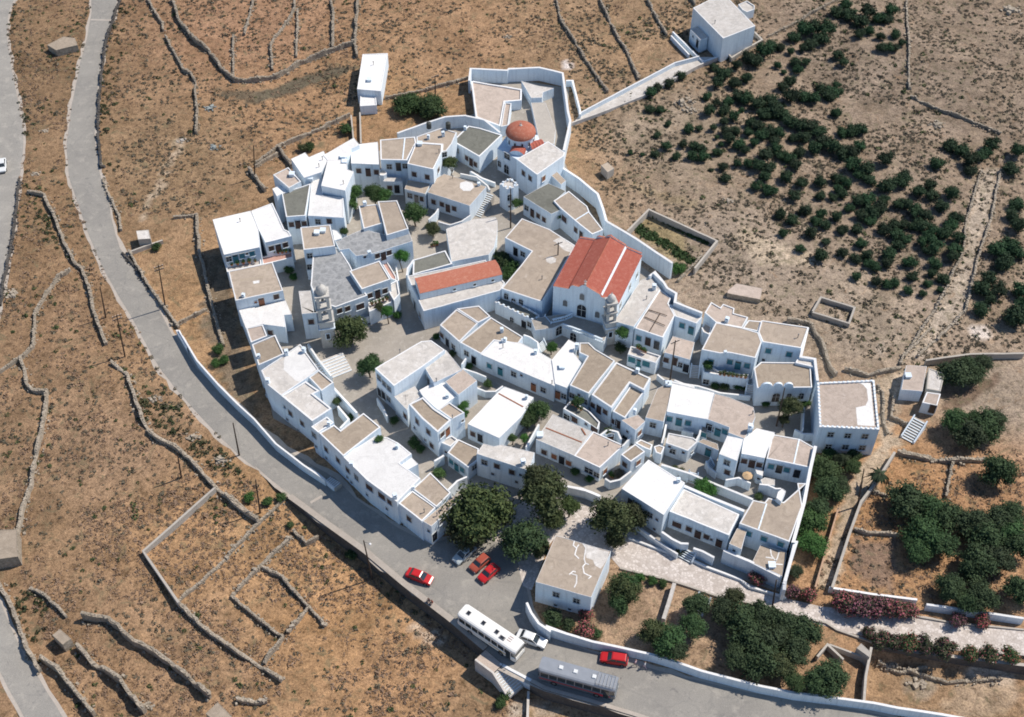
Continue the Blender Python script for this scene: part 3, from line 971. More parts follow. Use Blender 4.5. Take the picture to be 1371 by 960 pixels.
def bus(rear, front, label, L, style):
    zt = 3.1
    a, b_ = at(*pts(rear)[0], zt), at(*pts(front)[0], zt)
    c = (a + b_) / 2
    rz = math.atan2(b_.y - a.y, b_.x - a.x)
    root = thing('bus', label, 'bus', (c.x, c.y, .01), rz)
    h = L / 2
    if style == 'cream': top, low, st = 'buscream', 'buscream', 'busgold'
    else: top, low, st = 'busgrey', 'busdark', 'busred'
    b = MB()
    loft(b, [rrect(x, w, z0, 1.45, .12) for x, w, z0 in ((-h, 1.1, .55), (-h + .25, 1.22, .42), (h - .5, 1.22, .42), (h - .1, 1.14, .45), (h, 1.0, .5))], low)
    for s in (-1, 1):   # side stripe
        b.box((-.2 if style != 'cream' else h * .45, s * 1.225, 1.0), (L * (.92 if style != 'cream' else .35), .03, .16), st)
        if style != 'cream': b.box((h * .62, s * 1.23, .72), (1.6, .03, .28), st)
    add(b.mesh('body'), 'body', root, (0, 0, 0))
    w_ = MB()
    loft(w_, [rrect(x, w, 1.45, z1, .06) for x, w, z1 in ((-h + .04, 1.06, 2.55), (-h + .22, 1.18, 2.62), (h - .7, 1.18, 2.62), (h - .12, 1.06, 2.6))], 'glass')
    add(w_.mesh('windows'), 'windows', root, (0, 0, 0))
    n = 8
    pl = MB(); pl.box((0, 0, 1.44), (.12, .05, 1.2), top); pm = pl.mesh('window_pillar')
    for i in range(n + 1):
        x = -h + .35 + (L - 1.2) * i / n
        for s in (-1, 1): add(pm, 'window_pillar', root, (x, s * 1.19, 0))
    r_ = MB()
    loft(r_, [[(x, -w, 2.6), (x, w, 2.6), (x, w, 2.85), (x, w - .1, 3.0), (x, w - .35, 3.1), (x, -w + .35, 3.1), (x, -w + .1, 3.0), (x, -w, 2.85)]
              for x, w in ((-h + .02, 1.05), (-h + .3, 1.22), (h - .7, 1.22), (h - .1, 1.1))], top)
    add(r_.mesh('roof'), 'roof', root, (0, 0, 0))
    if style == 'cream':
        for x in (-h + 1.3, -h + 4.0, h - 4.2):
            m = MB(); m.box((x, 0, 3.09), (.6, .6, .12), 'metal'); m.box((x, 0, 3.21), (.5, .5, .03), 'dark'); add(m.mesh('roof_hatch'), 'roof_hatch', root, (0, 0, 0))
        m = MB(); m.box((h - 3.0, -.3, 3.1), (.9, .5, .16), 'metal'); m.box((h - 3.0, -.3, 3.26), (.6, .3, .08), 'dark')
        add(m.mesh('air_vent'), 'air_vent', root, (0, 0, 0))
        m = MB()
        for y in (-.1, .25, .6): m.box((h - 2.0, y, 3.09), (.7, .06, .05), 'rust')
        add(m.mesh('roof_mark'), 'roof_mark', root, (0, 0, 0))
    else:
        for x in (-h + 3.0, -h + 5.1, h - 3.4):
            m = MB(); m.box((x, .1, 3.09), (.62, .62, .18), 'carwhite', taper=.85); add(m.mesh('roof_hatch'), 'roof_hatch', root, (0, 0, 0))
        m = MB()
        x0, x1 = h - 2.9, h - .9
        for s in (-1, 1): m.tube((x0, s * .95, 3.3), (x1 + .5, s * .95, 3.3), .03, .03, 'metal', 5)
        for i in range(6):
            x = x0 + (x1 + .5 - x0) * i / 5
            m.tube((x, -.95, 3.3), (x, .95, 3.3), .025, .025, 'metal', 5)
            for s in (-1, 1): m.tube((x, s * .95, 3.0), (x, s * .95, 3.32), .02, .02, 'metal', 4)
        m.box(((x0 + x1) / 2 - .4, 0, 3.1), (1.7, 1.7, .05), 'busgrey')
        add(m.mesh('luggage_rack'), 'luggage_rack', root, (0, 0, 0))
    for x in (-h + 2.4, h - 2.6):
        for y in (-1.1, 1.1): wheel(root, x, y, .48, .3)
    for s in (-1, 1):
        m = MB(); m.box((h - .03, s * .75, .75), (.1, .3, .2), 'lamp'); add(m.mesh('headlight'), 'headlight', root, (0, 0, 0))
        m = MB(); m.tube((h - .2, s * 1.15, 2.5), (h + .15, s * 1.4, 2.3), .02, .02, 'metal', 4); m.box((h + .15, s * 1.42, 2.05), (.06, .18, .32), 'dark'); add(m.mesh('wing_mirror'), 'wing_mirror', root, (0, 0, 0))
    m = MB(); m.box((h - .02, 0, .5), (.14, 2.1, .2), 'metal'); add(m.mesh('front_bumper'), 'front_bumper', root, (0, 0, 0))
    for x in (h - 1.3,):
        m = MB(); m.box((x, -1.235, .55), (.8, .03, 1.9), 'glass'); add(m.mesh('door'), 'door', root, (0, 0, 0))
    return root

def person(px, py, rz, label, top, bottom, pose='walk', z=0.0):
    p = at(px, py, z)
    # skeleton: joints with radii, one continuous skin
    if pose == 'walk':
        J = [(0, 0, .95, .13), (0, 0, 1.15, .12), (0, 0, 1.38, .14), (0, 0, 1.5, .055), (0, .01, 1.6, .085), (0, .01, 1.70, .085),
             (.09, 0, .9, .095), (.10, .18, .50, .062), (.10, .1, .08, .045), (.10, .24, .04, .04),
             (-.09, 0, .9, .095), (-.10, -.08, .50, .062), (-.10, -.35, .12, .045), (-.10, -.25, .03, .04),
             (.19, 0, 1.40, .055), (.25, -.1, 1.12, .042), (.24, .04, .88, .035), (.24, .08, .80, .04),
             (-.19, 0, 1.40, .055), (-.25, .1, 1.12, .042), (-.24, .26, .92, .035), (-.24, .32, .86, .04)]
    else:
        J = [(0, 0, .50, .14), (0, .02, .72, .13), (0, .06, .93, .14), (0, .09, 1.05, .055), (0, .13, 1.15, .085), (0, .14, 1.25, .085),
             (.10, .08, .48, .10), (.14, .48, .50, .065), (.13, .52, .12, .045), (.13, .68, .05, .04),
             (-.10, .08, .48, .10), (-.14, .48, .50, .065), (-.13, .45, .12, .045), (-.13, .60, .05, .04),
             (.19, .06, .95, .055), (.25, .12, .70, .042), (.18, .38, .60, .035), (.16, .46, .58, .04),
             (-.19, .06, .95, .055), (-.25, .12, .70, .042), (-.18, .38, .60, .035), (-.16, .46, .58, .04)]
    E = [(0, 1), (1, 2), (2, 3), (3, 4), (4, 5), (0, 6), (6, 7), (7, 8), (8, 9), (0, 10), (10, 11), (11, 12), (12, 13), (2, 14), (14, 15), (15, 16), (16, 17), (2, 18), (18, 19), (19, 20), (20, 21)]
    me = bpy.data.meshes.new('person')
    me.from_pydata([j[:3] for j in J], E, [])
    o = bpy.data.objects.new('person', me)
    COL.objects.link(o)
    sk = o.modifiers.new('skin', 'SKIN')
    for i, j in enumerate(J): me.skin_vertices[0].data[i].radius = (j[3], j[3])
    me.skin_vertices[0].data[0].use_root = True
    o.modifiers.new('sub', 'SUBSURF').levels = 1
    dg = bpy.context.evaluated_depsgraph_get()
    m2 = bpy.data.meshes.new_from_object(o.evaluated_get(dg))
    for n_ in (top, bottom, 'skin', 'hair'): m2.materials.append(M[n_])
    hd = Vector(J[4][:3])
    hip = J[0][2]
    for f in m2.polygons:
        c = f.center
        if c.z > J[3][2] + .02: f.material_index = 3 if (c.y < hd.y + .0 or c.z > hd.z + .1) else 2
        elif pose == 'walk': f.material_index = 0 if c.z > .93 and not (abs(c.x) > .21 and c.z < 1.1) else (2 if abs(c.x) > .2 and c.z > .7 else 1)
        else: f.material_index = 0 if (c.z > .60 and c.y < .25) else (2 if c.z > .55 and c.y > .3 and abs(c.x) > .1 and c.z > .57 else 1)
        f.use_smooth = True
    o.modifiers.clear()
    o.data = m2
    o.location = p
    o.rotation_euler = (0, 0, rz)
    tag(o, label, 'person')
    # face details
    fm = MB()
    for s in (-1, 1): fm.box((s * .033, hd.y + .083, hd.z + .03), (.018, .012, .012), 'dark')
    fm.box((0, hd.y + .095, hd.z - .01), (.02, .03, .04), 'skin')
    fm.box((0, hd.y + .082, hd.z - .045), (.045, .01, .01), 'shirt1')
    for s in (-1, 1): fm.box((s * .085, hd.y, hd.z), (.015, .035, .05), 'skin')
    k = bpy.data.objects.new('face', fm.mesh('face')); COL.objects.link(k); k.parent = o
    return o
# ------------------------------------------------------------------ ground, roads
def flatpoly(name, P, z, mat, grow=0.0, jit=0.0, kind='structure'):
    W = ccw([(p[0], p[1]) for p in [at(x, y, z) for x, y in pts(P)]])
    if grow or jit:
        r = random.Random(3)
        W = subdiv(W, 2.0, 0, r)
        W = [(p.x + r.uniform(-jit, jit), p.y + r.uniform(-jit, jit)) for p in (inset(W, -grow) if grow else W)]
    b = MB()
    b.face([(p[0], p[1], z) for p in W], mat)
    o = b.obj(name)
    o['kind'] = kind
    return o, W

ROAD = ("@0 485,-60 490,60 480,120 460,230 430,330 410,440 385,560 365,700 355,800 370,955 @4 430,170 480,310 540,450 620,600 700,730 760,840 820,955 "
        "@5 900,110 1000,230 1130,370 1280,520 1371,590 @h 200,150 350,280 530,420 @f 430,695 490,738 540,780 600,826 650,868 671,889 711,911 730,921 790,938 847,955 905,975 990,1010 1100,1060 "
        "1500,1100 1500,1030 1371,1000 1160,953 1080,940 1000,926 900,903 860,892 790,872 745,855 722,836 712,815 706,790 690,735 655,700 610,718 576,728 533,707 476,667 448,640 380,600 351,578 316,540 "
        "@k 230,640 120,480 0,320 @4 830,660 720,480 640,370 600,220 580,100 @0 540,955 520,850 505,720 515,600 525,450 545,330 560,200 605,100 640,-60")
ROAD2 = "@0 100,-60 60,30 45,80 38,200 60,350 100,560 125,700 125,800 105,955 @4 75,240 45,420 10,600 0,700 -60,900 -400,900 -400,-900"
ROAD3 = "@6 -200,100 0,340 60,480 130,640 200,740 300,900 400,1080 500,1300 -50,1300 130,1080 130,960 60,830 0,720 -60,600 -250,400"
COBBLE = ("655,722 668,690 700,672 745,668 790,680 850,705 903,741 925,752 950,760 1000,780 1053,801 1100,812 1240,825 1300,838 1371,845 1500,860 "
          "1500,890 1371,878 1250,868 1165,855 1105,838 1058,825 1000,808 925,786 830,760 828,758 817,745 745,717 735,730 712,790 700,785 690,735")
ALLEY = ("318,350 366,560 425,592 505,652 575,718 610,700 650,690 700,672 745,668 790,680 850,705 903,741 950,760 1050,795 1075,680 1092,600 1165,605 1168,525 1090,520 1070,470 1000,440 "
         "940,425 905,400 890,380 850,350 795,290 770,250 755,215 762,118 700,108 640,108 640,150 530,195 480,210 400,235 375,260 365,300 310,320")
SPINE = []

ZC = [((60, 100), (.25, .18, .115)), ((60, 300), (.29, .205, .13)), ((150, 600), (.33, .24, .165)), ((100, 450), (.31, .22, .145)), ((250, 850), (.33, .235, .155)), ((450, 800), (.45, .295, .165)),
      ((550, 900), (.42, .275, .16)), ((250, 740), (.43, .29, .17)), ((340, 730), (.44, .30, .175)), ((330, 40), (.37, .245, .165)), ((420, 150), (.37, .25, .155)), ((600, 50), (.38, .26, .165)),
      ((800, 60), (.34, .25, .165)), ((900, 180), (.335, .27, .20)), ((1000, 350), (.375, .305, .235)), ((1150, 80), (.31, .245, .185)), ((1300, 100), (.30, .235, .175)),
      ((1200, 300), (.31, .245, .185)), ((1150, 430), (.385, .315, .24)), ((1320, 540), (.37, .305, .235)), ((1230, 650), (.46, .29, .16)), ((1320, 640), (.42, .27, .165)),
      ((1180, 760), (.42, .27, .155)), ((1300, 900), (.38, .27, .18)), ((230, 220), (.31, .23, .15)), ((240, 430), (.40, .28, .17)), ((520, 140), (.38, .26, .155)),
      ((900, 850), (.40, .31, .23)), ((150, 830), (.33, .235, .155)), ((30, 700), (.30, .215, .14)), ((720, 200), (.38, .27, .17)), ((640, 940), (.36, .26, .17))]
ZC = [(at(p[0], p[1], 0), (c[0] * .94, c[1] * .945, c[2] * .99) if p[0] > 850 and p[1] < 560 else (c[0] * .97, c[1] * .90, c[2] * .86)) for p, c in ZC]
PATCH = [  # (outline, colour, blend)
    ("@b 1140,-60 1060,230 1040,400 990,500 940,620 880,720 730,955 800,955 1000,770 1060,700 1120,430 1190,220 1245,-60", (.49, .42, .35), .8),
    ("@p 250,740 230,420 200,370 420,290 440,270 430,500 350,700 400,800 300,960 @e 600,180 480,300 350,745 265,740 330,500 380,320 470,130 570,30", (.48, .39, .30), .95),
    ("@b 1060,800 1120,775 1170,790 1200,820 1180,850 1120,850 1080,830", (.68, .61, .56), .9),
    ("@b 820,900 870,910 850,955 790,955", (.64, .56, .5), .8), ("@b 590,900 620,850 630,890 660,910 610,920", (.62, .53, .45), .8),
    ("@d 250,330 290,315 340,345 310,380 270,375", (.70, .64, .62), .95),
    ("@f 1330,830 1371,930 1330,960 1250,950 1270,940", (.60, .51, .42), .7),
    ("@0 960,740 1000,745 960,830 880,955 820,955 900,850 @4 880,40 790,130 780,240 740,240 750,150 820,60", (.52, .42, .32), .8),
    ("@7 800,390 900,430 1000,500 980,540 880,500 820,450", (.56, .48, .40), .7),
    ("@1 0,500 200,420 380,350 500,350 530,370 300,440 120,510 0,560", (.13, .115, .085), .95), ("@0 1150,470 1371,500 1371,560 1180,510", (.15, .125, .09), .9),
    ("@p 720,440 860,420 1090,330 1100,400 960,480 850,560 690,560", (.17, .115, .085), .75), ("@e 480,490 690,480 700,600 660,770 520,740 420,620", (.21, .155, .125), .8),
    ("@a 590,730 780,830 1000,900 980,959 700,940 580,800", (.55, .455, .35), .7), ("@a 0,480 180,560 420,600 300,640 60,560", (.33, .27, .15), .35),
    ("@h 560,500 760,640 700,800 600,560", (.42, .29, .17), .4), ("@w 820,810 960,820 1060,900 1371,960 820,960", (.52, .45, .38), .6),
    ("@H 1000,460 1371,590 1371,900 1200,860 900,650", (.30, .25, .12), .6),
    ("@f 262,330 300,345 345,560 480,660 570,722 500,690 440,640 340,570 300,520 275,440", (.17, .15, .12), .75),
    ("@w 590,960 620,830 730,770 790,800 790,960", (.50, .44, .38), .8),
    ("@l 540,420 860,420 1371,520 1371,719 900,680 530,640", (.33, .23, .145), .6), ("@l 720,470 900,480 940,560 850,600 740,540", (.50, .45, .39), .5),
]
PATCH = [([at(x, y, 0) for x, y in pts(P)], c, k) for P, c, k in PATCH]
PATCH = [(P, c, k, min(p.x for p in P), max(p.x for p in P), min(p.y for p in P), max(p.y for p in P)) for P, c, k in PATCH]

def ground_colour(x, y):
    sw = 0; c = [0, 0, 0]
    for p, q in ZC:
        w = 1 / ((x - p.x) ** 2 + (y - p.y) ** 2 + 30) ** 1.6
        sw += w
        for i in range(3): c[i] += w * q[i]
    c = [v / sw for v in c]
    jx, jy = x + .9 * noise.noise(Vector((x * .5, y * .5, 0))), y + .9 * noise.noise(Vector((x * .5, y * .5, 7)))
    for P, q, k, x0, x1, y0, y1 in PATCH:
        if x0 <= jx <= x1 and y0 <= jy <= y1 and inpoly(jx, jy, P):
            c = [c[i] * (1 - k) + q[i] * k for i in range(3)]
    return c

def ground():
    step = 1.15
    x0, x1, y0, y1 = -185.0, 185.0, 62.0, 300.0
    nx, ny = int((x1 - x0) / step), int((y1 - y0) / step)
    V, Fc, Cc = [], [], []
    for j in range(ny + 1):
        for i in range(nx + 1):
            x, y = x0 + i * step, y0 + j * step
            e = min(x - x0, x1 - x, y - y0, y1 - y)
            z = terrain(x, y)
            if e < 12: z = z * e / 12 - .0
            V.append((x, y, z)); Cc.append(ground_colour(x, y))
    for j in range(ny):
        for i in range(nx):
            a = j * (nx + 1) + i
            Fc.append((a, a + 1, a + nx + 2, a + nx + 1))
    k = len(V)
    X1, Y1 = V[nx][0], V[-1][1]
    # far apron to the horizon
    ap = [(-3000, -3000), (3000, -3000), (3000, 3000), (-3000, 3000)]
    inn = [(x0, y0), (X1, y0), (X1, Y1), (x0, Y1)]
    for p in ap: V.append((p[0], p[1], -2)); Cc.append((.34, .25, .17))
    for p in inn: V.append((p[0], p[1], 0 if p[1] > 70 else -3.6)); Cc.append((.34, .25, .17))
    for i in range(4):
        j = (i + 1) % 4
        Fc.append((k + i, k + j, k + 4 + j, k + 4 + i))
    me = bpy.data.meshes.new('ground')
    me.from_pydata(V, [], Fc)
    ca = me.color_attributes.new('soil', 'FLOAT_COLOR', 'POINT')
    flat = []
    for c in Cc: flat += [c[0], c[1], c[2], 1]
    ca.data.foreach_set('color', flat)
    me.polygons.foreach_set('use_smooth', [True] * len(Fc))
    m, nt, b = nodes('dry_hillside')
    at_ = nt.nodes.new('ShaderNodeAttribute'); at_.attribute_name = 'soil'
    base = at_.outputs['Color']
    n1 = tex(nt, .13, 5, .65, 'World', dist=.8)
    n2 = tex(nt, .9, 6, .75, 'World', dist=.5)
    n3 = tex(nt, 3.5, 5, .8, 'World')
    n4 = tex(nt, .35, 5, .7, 'World', dist=1.2)
    c = mix(nt, .9, base, ramp(nt, n1, [(.3, (.62, .60, .55)), (.7, (1.22, 1.2, 1.18))]), 'MULTIPLY')
    c = mix(nt, .9, c, ramp(nt, n2, [(.34, (.40, .39, .35)), (.48, (.95, .95, .95)), (.68, (1.4, 1.38, 1.3))]), 'MULTIPLY')
    c = mix(nt, .8, c, ramp(nt, n3, [(.34, (.38, .37, .33)), (.52, (1.05, 1.05, 1.05)), (.68, (1.55, 1.52, 1.45))]), 'MULTIPLY')
    c = mix(nt, ramp(nt, n4, [(.58, (0, 0, 0)), (.7, (.45,) * 3)]), c, (.31, .19, .105))
    c = mix(nt, ramp(nt, n4, [(.33, (.65,) * 3), (.45, (0, 0, 0))]), c, (.16, .145, .085))
    nt.links.new(c, b.inputs['Base Color'])
    b.inputs['Roughness'].default_value = .95
    b.inputs['Specular IOR Level'].default_value = .1
    bump(nt, b, mix(nt, .5, n2, n3), .9, .35)
    me.materials.append(m)
    o = bpy.data.objects.new('ground', me)
    COL.objects.link(o)
    o['kind'] = 'structure'
ground()
flatpoly('road_shoulder', ROAD, .012, 'shoulder', .6, .35)
_, ROAD_W = flatpoly('road', ROAD, .03, 'asphalt', 0, .06)
flatpoly('far_road_shoulder', ROAD2, .012, 'shoulder', .6, .35)
_, ROAD2_W = flatpoly('far_road', ROAD2, .03, 'asphalt', 0, .06)
flatpoly('lower_road_shoulder', ROAD3, .012, 'shoulder', .5, .15)
_, ROAD3_W = flatpoly('lower_road', ROAD3, .03, 'asphalt', 0, .06)
_, COB_W = flatpoly('stone_pavement', COBBLE, .045, 'cobble', 0, .05)
_, ALLEY_W = flatpoly('village_paving', ALLEY, .02, 'alley', 0, .0)
# pale drain seams crossing the road
for P in ("@0 485,105 605,108 @f", "@h 725,500 830,440 @f"):
    q = [at(x, y, .04) for x, y in pts(P.replace('@f', ''))]
    b = MB(); d = (q[1] - q[0]).normalized(); n_ = Vector((-d.y, d.x, 0)) * .22
    b.face([q[0] - n_, q[1] - n_, q[1] + n_, q[0] + n_], 'shoulder'); o = b.obj('road_seam'); o['kind'] = 'structure'

GARD = [at(x, y, 0) for x, y in [(705, 790), (800, 765), (830, 762), (1058, 828), (1160, 860), (1371, 880), (1371, 960), (1155, 945), (900, 888), (745, 850), (712, 815)]]
def open_land(x, y):
    for P in (ALLEY_W, ROAD_W, ROAD2_W, ROAD3_W, COB_W):
        if inpoly(x, y, P): return False
    return True

def scatter(name, label, regions, mat, n, r0, r1, k, s, seed, flat=.7, gate=True):
    """regions: [(outline, weight)]"""
    r = random.Random(seed)
    b = MB()
    for P, w in regions:
        W = [at(x, y, 0) for x, y in pts(P)]
        x0, x1 = min(p.x for p in W), max(p.x for p in W); y0, y1 = min(p.y for p in W), max(p.y for p in W)
        cnt = 0; tries = 0
        while cnt < n * w and tries < n * w * 8:
            tries += 1
            x, y = r.uniform(x0, x1), r.uniform(y0, y1)
            if not inpoly(x, y, W) or not open_land(x, y): continue
            if gate and noise.noise(Vector((x * .09, y * .09, seed))) + .7 * noise.noise(Vector((x * .3, y * .3, seed))) < r.uniform(-.35, .35): continue
            cnt += 1
            z = terrain(x, y)
            rr = r.uniform(r0, r1) * (1.5 if r.random() < .12 else 1)
            for _ in range(k):
                v = Vector((r.gauss(0, 1), r.gauss(0, 1), abs(r.gauss(0, 1)) + .1)).normalized()
                leaf(b, Vector((x, y, z)) + Vector((v.x * rr, v.y * rr, v.z * rr * flat)) * r.uniform(.6, 1), s * rr, mat, r, v)
    o = b.obj(name)
    o['kind'] = 'stuff'
    return tag(o, label, 'vegetation')
RIGHT = "760,60 900,0 1371,-10 1371,470 1190,500 1100,440 960,400 890,340 800,250 765,180"
UPMID = "150,-10 860,-10 770,80 620,90 500,160 400,200 280,290 160,290 140,150"
LEFTF = "0,0 120,0 95,200 150,380 330,630 200,680 0,720"
LOWF = "0,700 330,640 540,780 690,900 700,960 100,960"
EASTF = "1190,600 1371,600 1371,810 1080,790 1150,680"
scatter('hillside_scrub', 'low grey green scrub cushions dotted over the stony slopes', [(RIGHT, .62), (UPMID, .22), (LEFTF, .08), (LOWF, .05), (EASTF, .02)], 'scrub', 11000, .2, .46, 12, .42, 11, .5)
scatter('dry_grass', 'short straw coloured dry grass tufts covering the fields', [(UPMID, .25), (LEFTF, .25), (LOWF, .4), (EASTF, .1)], 'straw', 12000, .15, .38, 7, .45, 12, .5)
scatter('green_weeds', 'scattered dark green weeds among dry grass', [(UPMID, .15), (LEFTF, .22), (LOWF, .1), (RIGHT, .53)], 'leaf', 1100, .22, .5, 14, .42, 13)

scatter('crop_rows', 'green crop rows growing inside the cement walled plot', [("@a 20,745 60,712 130,760 200,800 330,880 390,935 330,930 200,850 90,790", .55), ("@a 110,665 130,660 280,745 440,815 430,835 300,770", .45)], 'ivy', 420, .3, .6, 12, .42, 21, .6, False)
scatter('bank_weeds', 'dark olive weeds thick on the banks beside the roads', [("@0 45,60 110,30 120,300 150,600 180,900 130,900 125,700 100,560 60,350", .25), ("@0 640,0 700,100 650,300 620,500 640,700 640,900 560,950 520,720 530,500 560,280", .2), ("@4 110,50 180,60 260,200 330,400 300,420 200,250", .12), ("@5 700,150 950,250 1150,450 1330,640 1250,700 950,440 780,330", .28), ("@6 60,250 200,300 300,480 200,700 120,560", .1)], 'leaf', 420, .25, .55, 13, .42, 22)

b = MB()
W = ccw([(p.x, p.y) for p in [at(x, y, .5) for x, y in pts("@d 330,655 360,612 500,537 690,437 870,342 1000,305 1100,305 990,350 880,410 700,510 500,590")]])
b.hull([(x, y, -2) for x, y in W], [(x, y, .5) for x, y in W], 'roofpale'); o = b.obj('walkway'); o['kind'] = 'structure'
# ------------------------------------------------------------------ the houses
H = house
# --- north-west quarter
H('big whitewashed house at the far left corner of the village with a plain white roof', "@A 100,780 450,700 520,870 @E 532,212 205,282", 7.0, 'roofwhite', 0,
  '@E wk250,320 dt312,318 wt372,290 s415,270 wt462,270', '@A p355,800')
H('sunny planted terrace block below the far left white house', "@E 212,330 540,262 548,372 232,440", 4.0, 'roofpale', .35, '', '', name='terrace_house')
H('white house with a thin dark gutter line on its roof near the far left corner', "@A 455,700 650,628 760,870 800,890 @E 825,110 585,170 522,45", 6.5, 'roofwhite', .15,
  '@E w640,222 d705,222 w768,190', '')
H('pink paved terrace block in front of the white house near the far left corner', "@E 545,300 830,250 838,305 560,372", 3.0, 'pink', .3, name='terrace_house')
H('small house with a square rose brown roof and white rim at the north west edge', "@A 655,370 795,300 912,430 800,492", 8.0, 'roofrose', .25, '', '@A v830,375')
H('tiny white lean-to stepping down at the north west edge', "@A 648,497 735,460 805,495 835,490 722,550 690,567", 6.9, 'roofwhite', .0)
H('house with a dark grey green fan shaped roof and white rim', "@A 735,540 1000,450 988,520 952,745 775,757", 7.0, 'roofgrey', .2, '@A w825,825 d885,825 w952,815', '@A v1000,415')
H('high white roofed house at the upper left corner of the village', "@A 820,225 950,165 985,208 1120,152 1160,235 1098,345 940,397", 8.0, 'roofwhite', .0, '', '@A p1110,232 p1078,298')
H('white house with an arched brown fringe on its right parapet', "@A 1002,400 1100,342 1112,560 1300,580 1306,765 975,745 1005,470", 6.6, 'roofwhite', .1, '@A w1068,800 w1172,795', '')
H('plain white block standing higher behind the grey green roof', "@B 60,235 235,240 240,320 300,340 220,515 0,470", 8.3, 'roofwhite', .0, '', '@B p205,455')
H('long white roof at the north edge with two open skylight boxes', "@B 20,190 300,30 352,95 275,130 235,200 165,245 60,240", 8.1, 'roofwhite', .0, '', '@B v200,215 v215,262')
H('white roofed cottage with a brown door between two brown windows, north row', "@B 275,130 330,90 520,68 532,275 275,265", 7.0, 'roofwhite', .0, '@B w345,333 d432,345 w508,345', '@B p268,140')
H('tan roofed house with a white stripe across its roof, north row', "@B 540,48 860,20 872,75 787,235 545,232", 7.0, 'rooftan', .12, '@B wk625,295 dk710,295 w780,290', '', rw=.35)
H('tall tan roofed house jutting forward in the north row', "@B 870,75 1110,90 1105,165 1030,320 790,268", 7.6, 'rooftan', .15, '@B wb855,365 wb975,390 wb1075,325 ', '@B v905,95 p1082,165')
H('low tan roofed house under the tall jutting north row house', "@B 795,415 1003,450 955,547 765,500", 3.8, 'rooftan', .0, '@B w815,560 dg878,590 w920,590')
H('broad low tan roofed house with a round white patch beside the curved stairs', "@B 1060,400 1130,362 @D 130,320 420,410 265,585 @B 975,530", 4.0, 'rooftan', .0, '@B wb1033,618 wb1110,640 d1165,675 w1222,680', '@D c350,400 p110,335')
H('tan roofed house with walled roof yard behind the jutting north row house', "@B 875,20 1100,-60 1245,-20 1200,85 1150,150 1107,160 1112,90 880,72", 7.2, 'rooftan', .2, '@B w1130,185', '@B c985,35 c1120,10')
H('long house with a dark grey roof below the curved white wall', "@C 105,745 255,605 360,625 565,690 355,890", 4.2, 'roofgrey', .18, '@D w150,75 w242,148 d282,185 w320,205', '@C c225,640', rw=.35)
H('small blue shaded house with one dark door above the green courtyard trees', "@B 590,385 735,400 747,435 570,430", 3.4, 'roofpale', .0, '@B w630,490 dk697,500')
H('little round whitewashed turret with tan top between courtyards', "@B 520,340 545,322 580,322 602,340 600,362 575,375 540,375 520,360", 4.4, 'roofpale', .1, '@B s508,350', name='turret')
H('left tan roof of the twin houses with dark green courtyard tree beside it', "@B 345,655 515,640 562,815 390,865", 6.8, 'rooftan', .15, '', '@B c402,650')
H('right tan roof of the twin houses, slightly higher with white edge', "@B 520,615 697,605 802,865 600,925", 7.4, 'rooftan', .18, '', '')
H('wide grey slab roofed house in front of the twin tan roofs', "@F 130,157 390,45 600,102 795,40 838,155 480,268 320,292 255,225 170,238", 6.1, 'roofslate', .0, '@F wb517,290 db570,292 wb622,262 s400,298', '@F c445,285')
H('grey slab roofed building behind the bell tower with dark brown windows on its front', "@E 1025,240 1190,207 1350,235 @F 175,235 262,370 350,560 425,655 130,762 @E 1195,750 1085,780 1000,560", 5.7, 'roofslate', .12, '@F wb168,795 wb242,775 Wb357,755')
H('square tan roofed house with white rim between the grey roofs and the lane', "@F 260,430 535,335 635,507 372,597", 6.8, 'rooftan', .18, '@F wb448,655 db518,640 wb585,612')
H('curved white balcony block at the corner of the tan house', "@F 600,562 700,512 722,640 668,702 632,640", 4.0, 'roofpale', .4, name='balcony_block')
H('small planted terrace block in front of the square tan house', "@F 425,722 640,640 655,712 440,805", 3.4, 'roofpale', .35, name='terrace_house')
H('pink terrace block beside the lane with a green tree', "@F 500,300 560,345 600,330 690,480 690,520 640,500 540,335", 2.8, 'pink', .25, name='terrace_house')
H('upper tan roofed house with a large box skylight on its roof', "@E 905,30 1180,5 1225,202 935,237", 7.5, 'rooftan', .12, '@E wk992,290 wk992,392', '@E v1060,90 v1115,70')
H('narrow white fanned roof beside the skylight house', "@E 1198,50 1240,60 1285,110 1280,135 1218,150", 6.3, 'roofwhite', .0)
H('large tan roofed house with a pale streak on its roof at the west edge', "@E 245,432 650,348 747,610 310,702", 6.5, 'rooftan', .12, '@E dr550,715 wb685,665 sb690,722 sr495,715', '@E c385,665')
H('white terraced house below the tan west edge house', "@E 325,735 430,672 490,770 770,700 @K 620,75 552,80 562,190 352,165 200,200 130,20", 4.2, 'roofwhite', .0, '@K w425,240')
H('smallest rose roofed block in the west row with white rim', "@K 203,200 355,167 397,272 247,332", 5.4, 'roofrose', .2)
H('mottled brown roofed block with thick white rim in the west row', "@K 255,350 470,262 552,437 317,540", 6.0, 'roofbrown', .25, '', '@K c320,470')
H('pale narrow house with sand coloured roof left of the bell tower', "@E 890,615 1000,610 1030,815 1062,810 1060,812 920,825", 6.4, 'roofpale', .0, '@E wb1005,895')
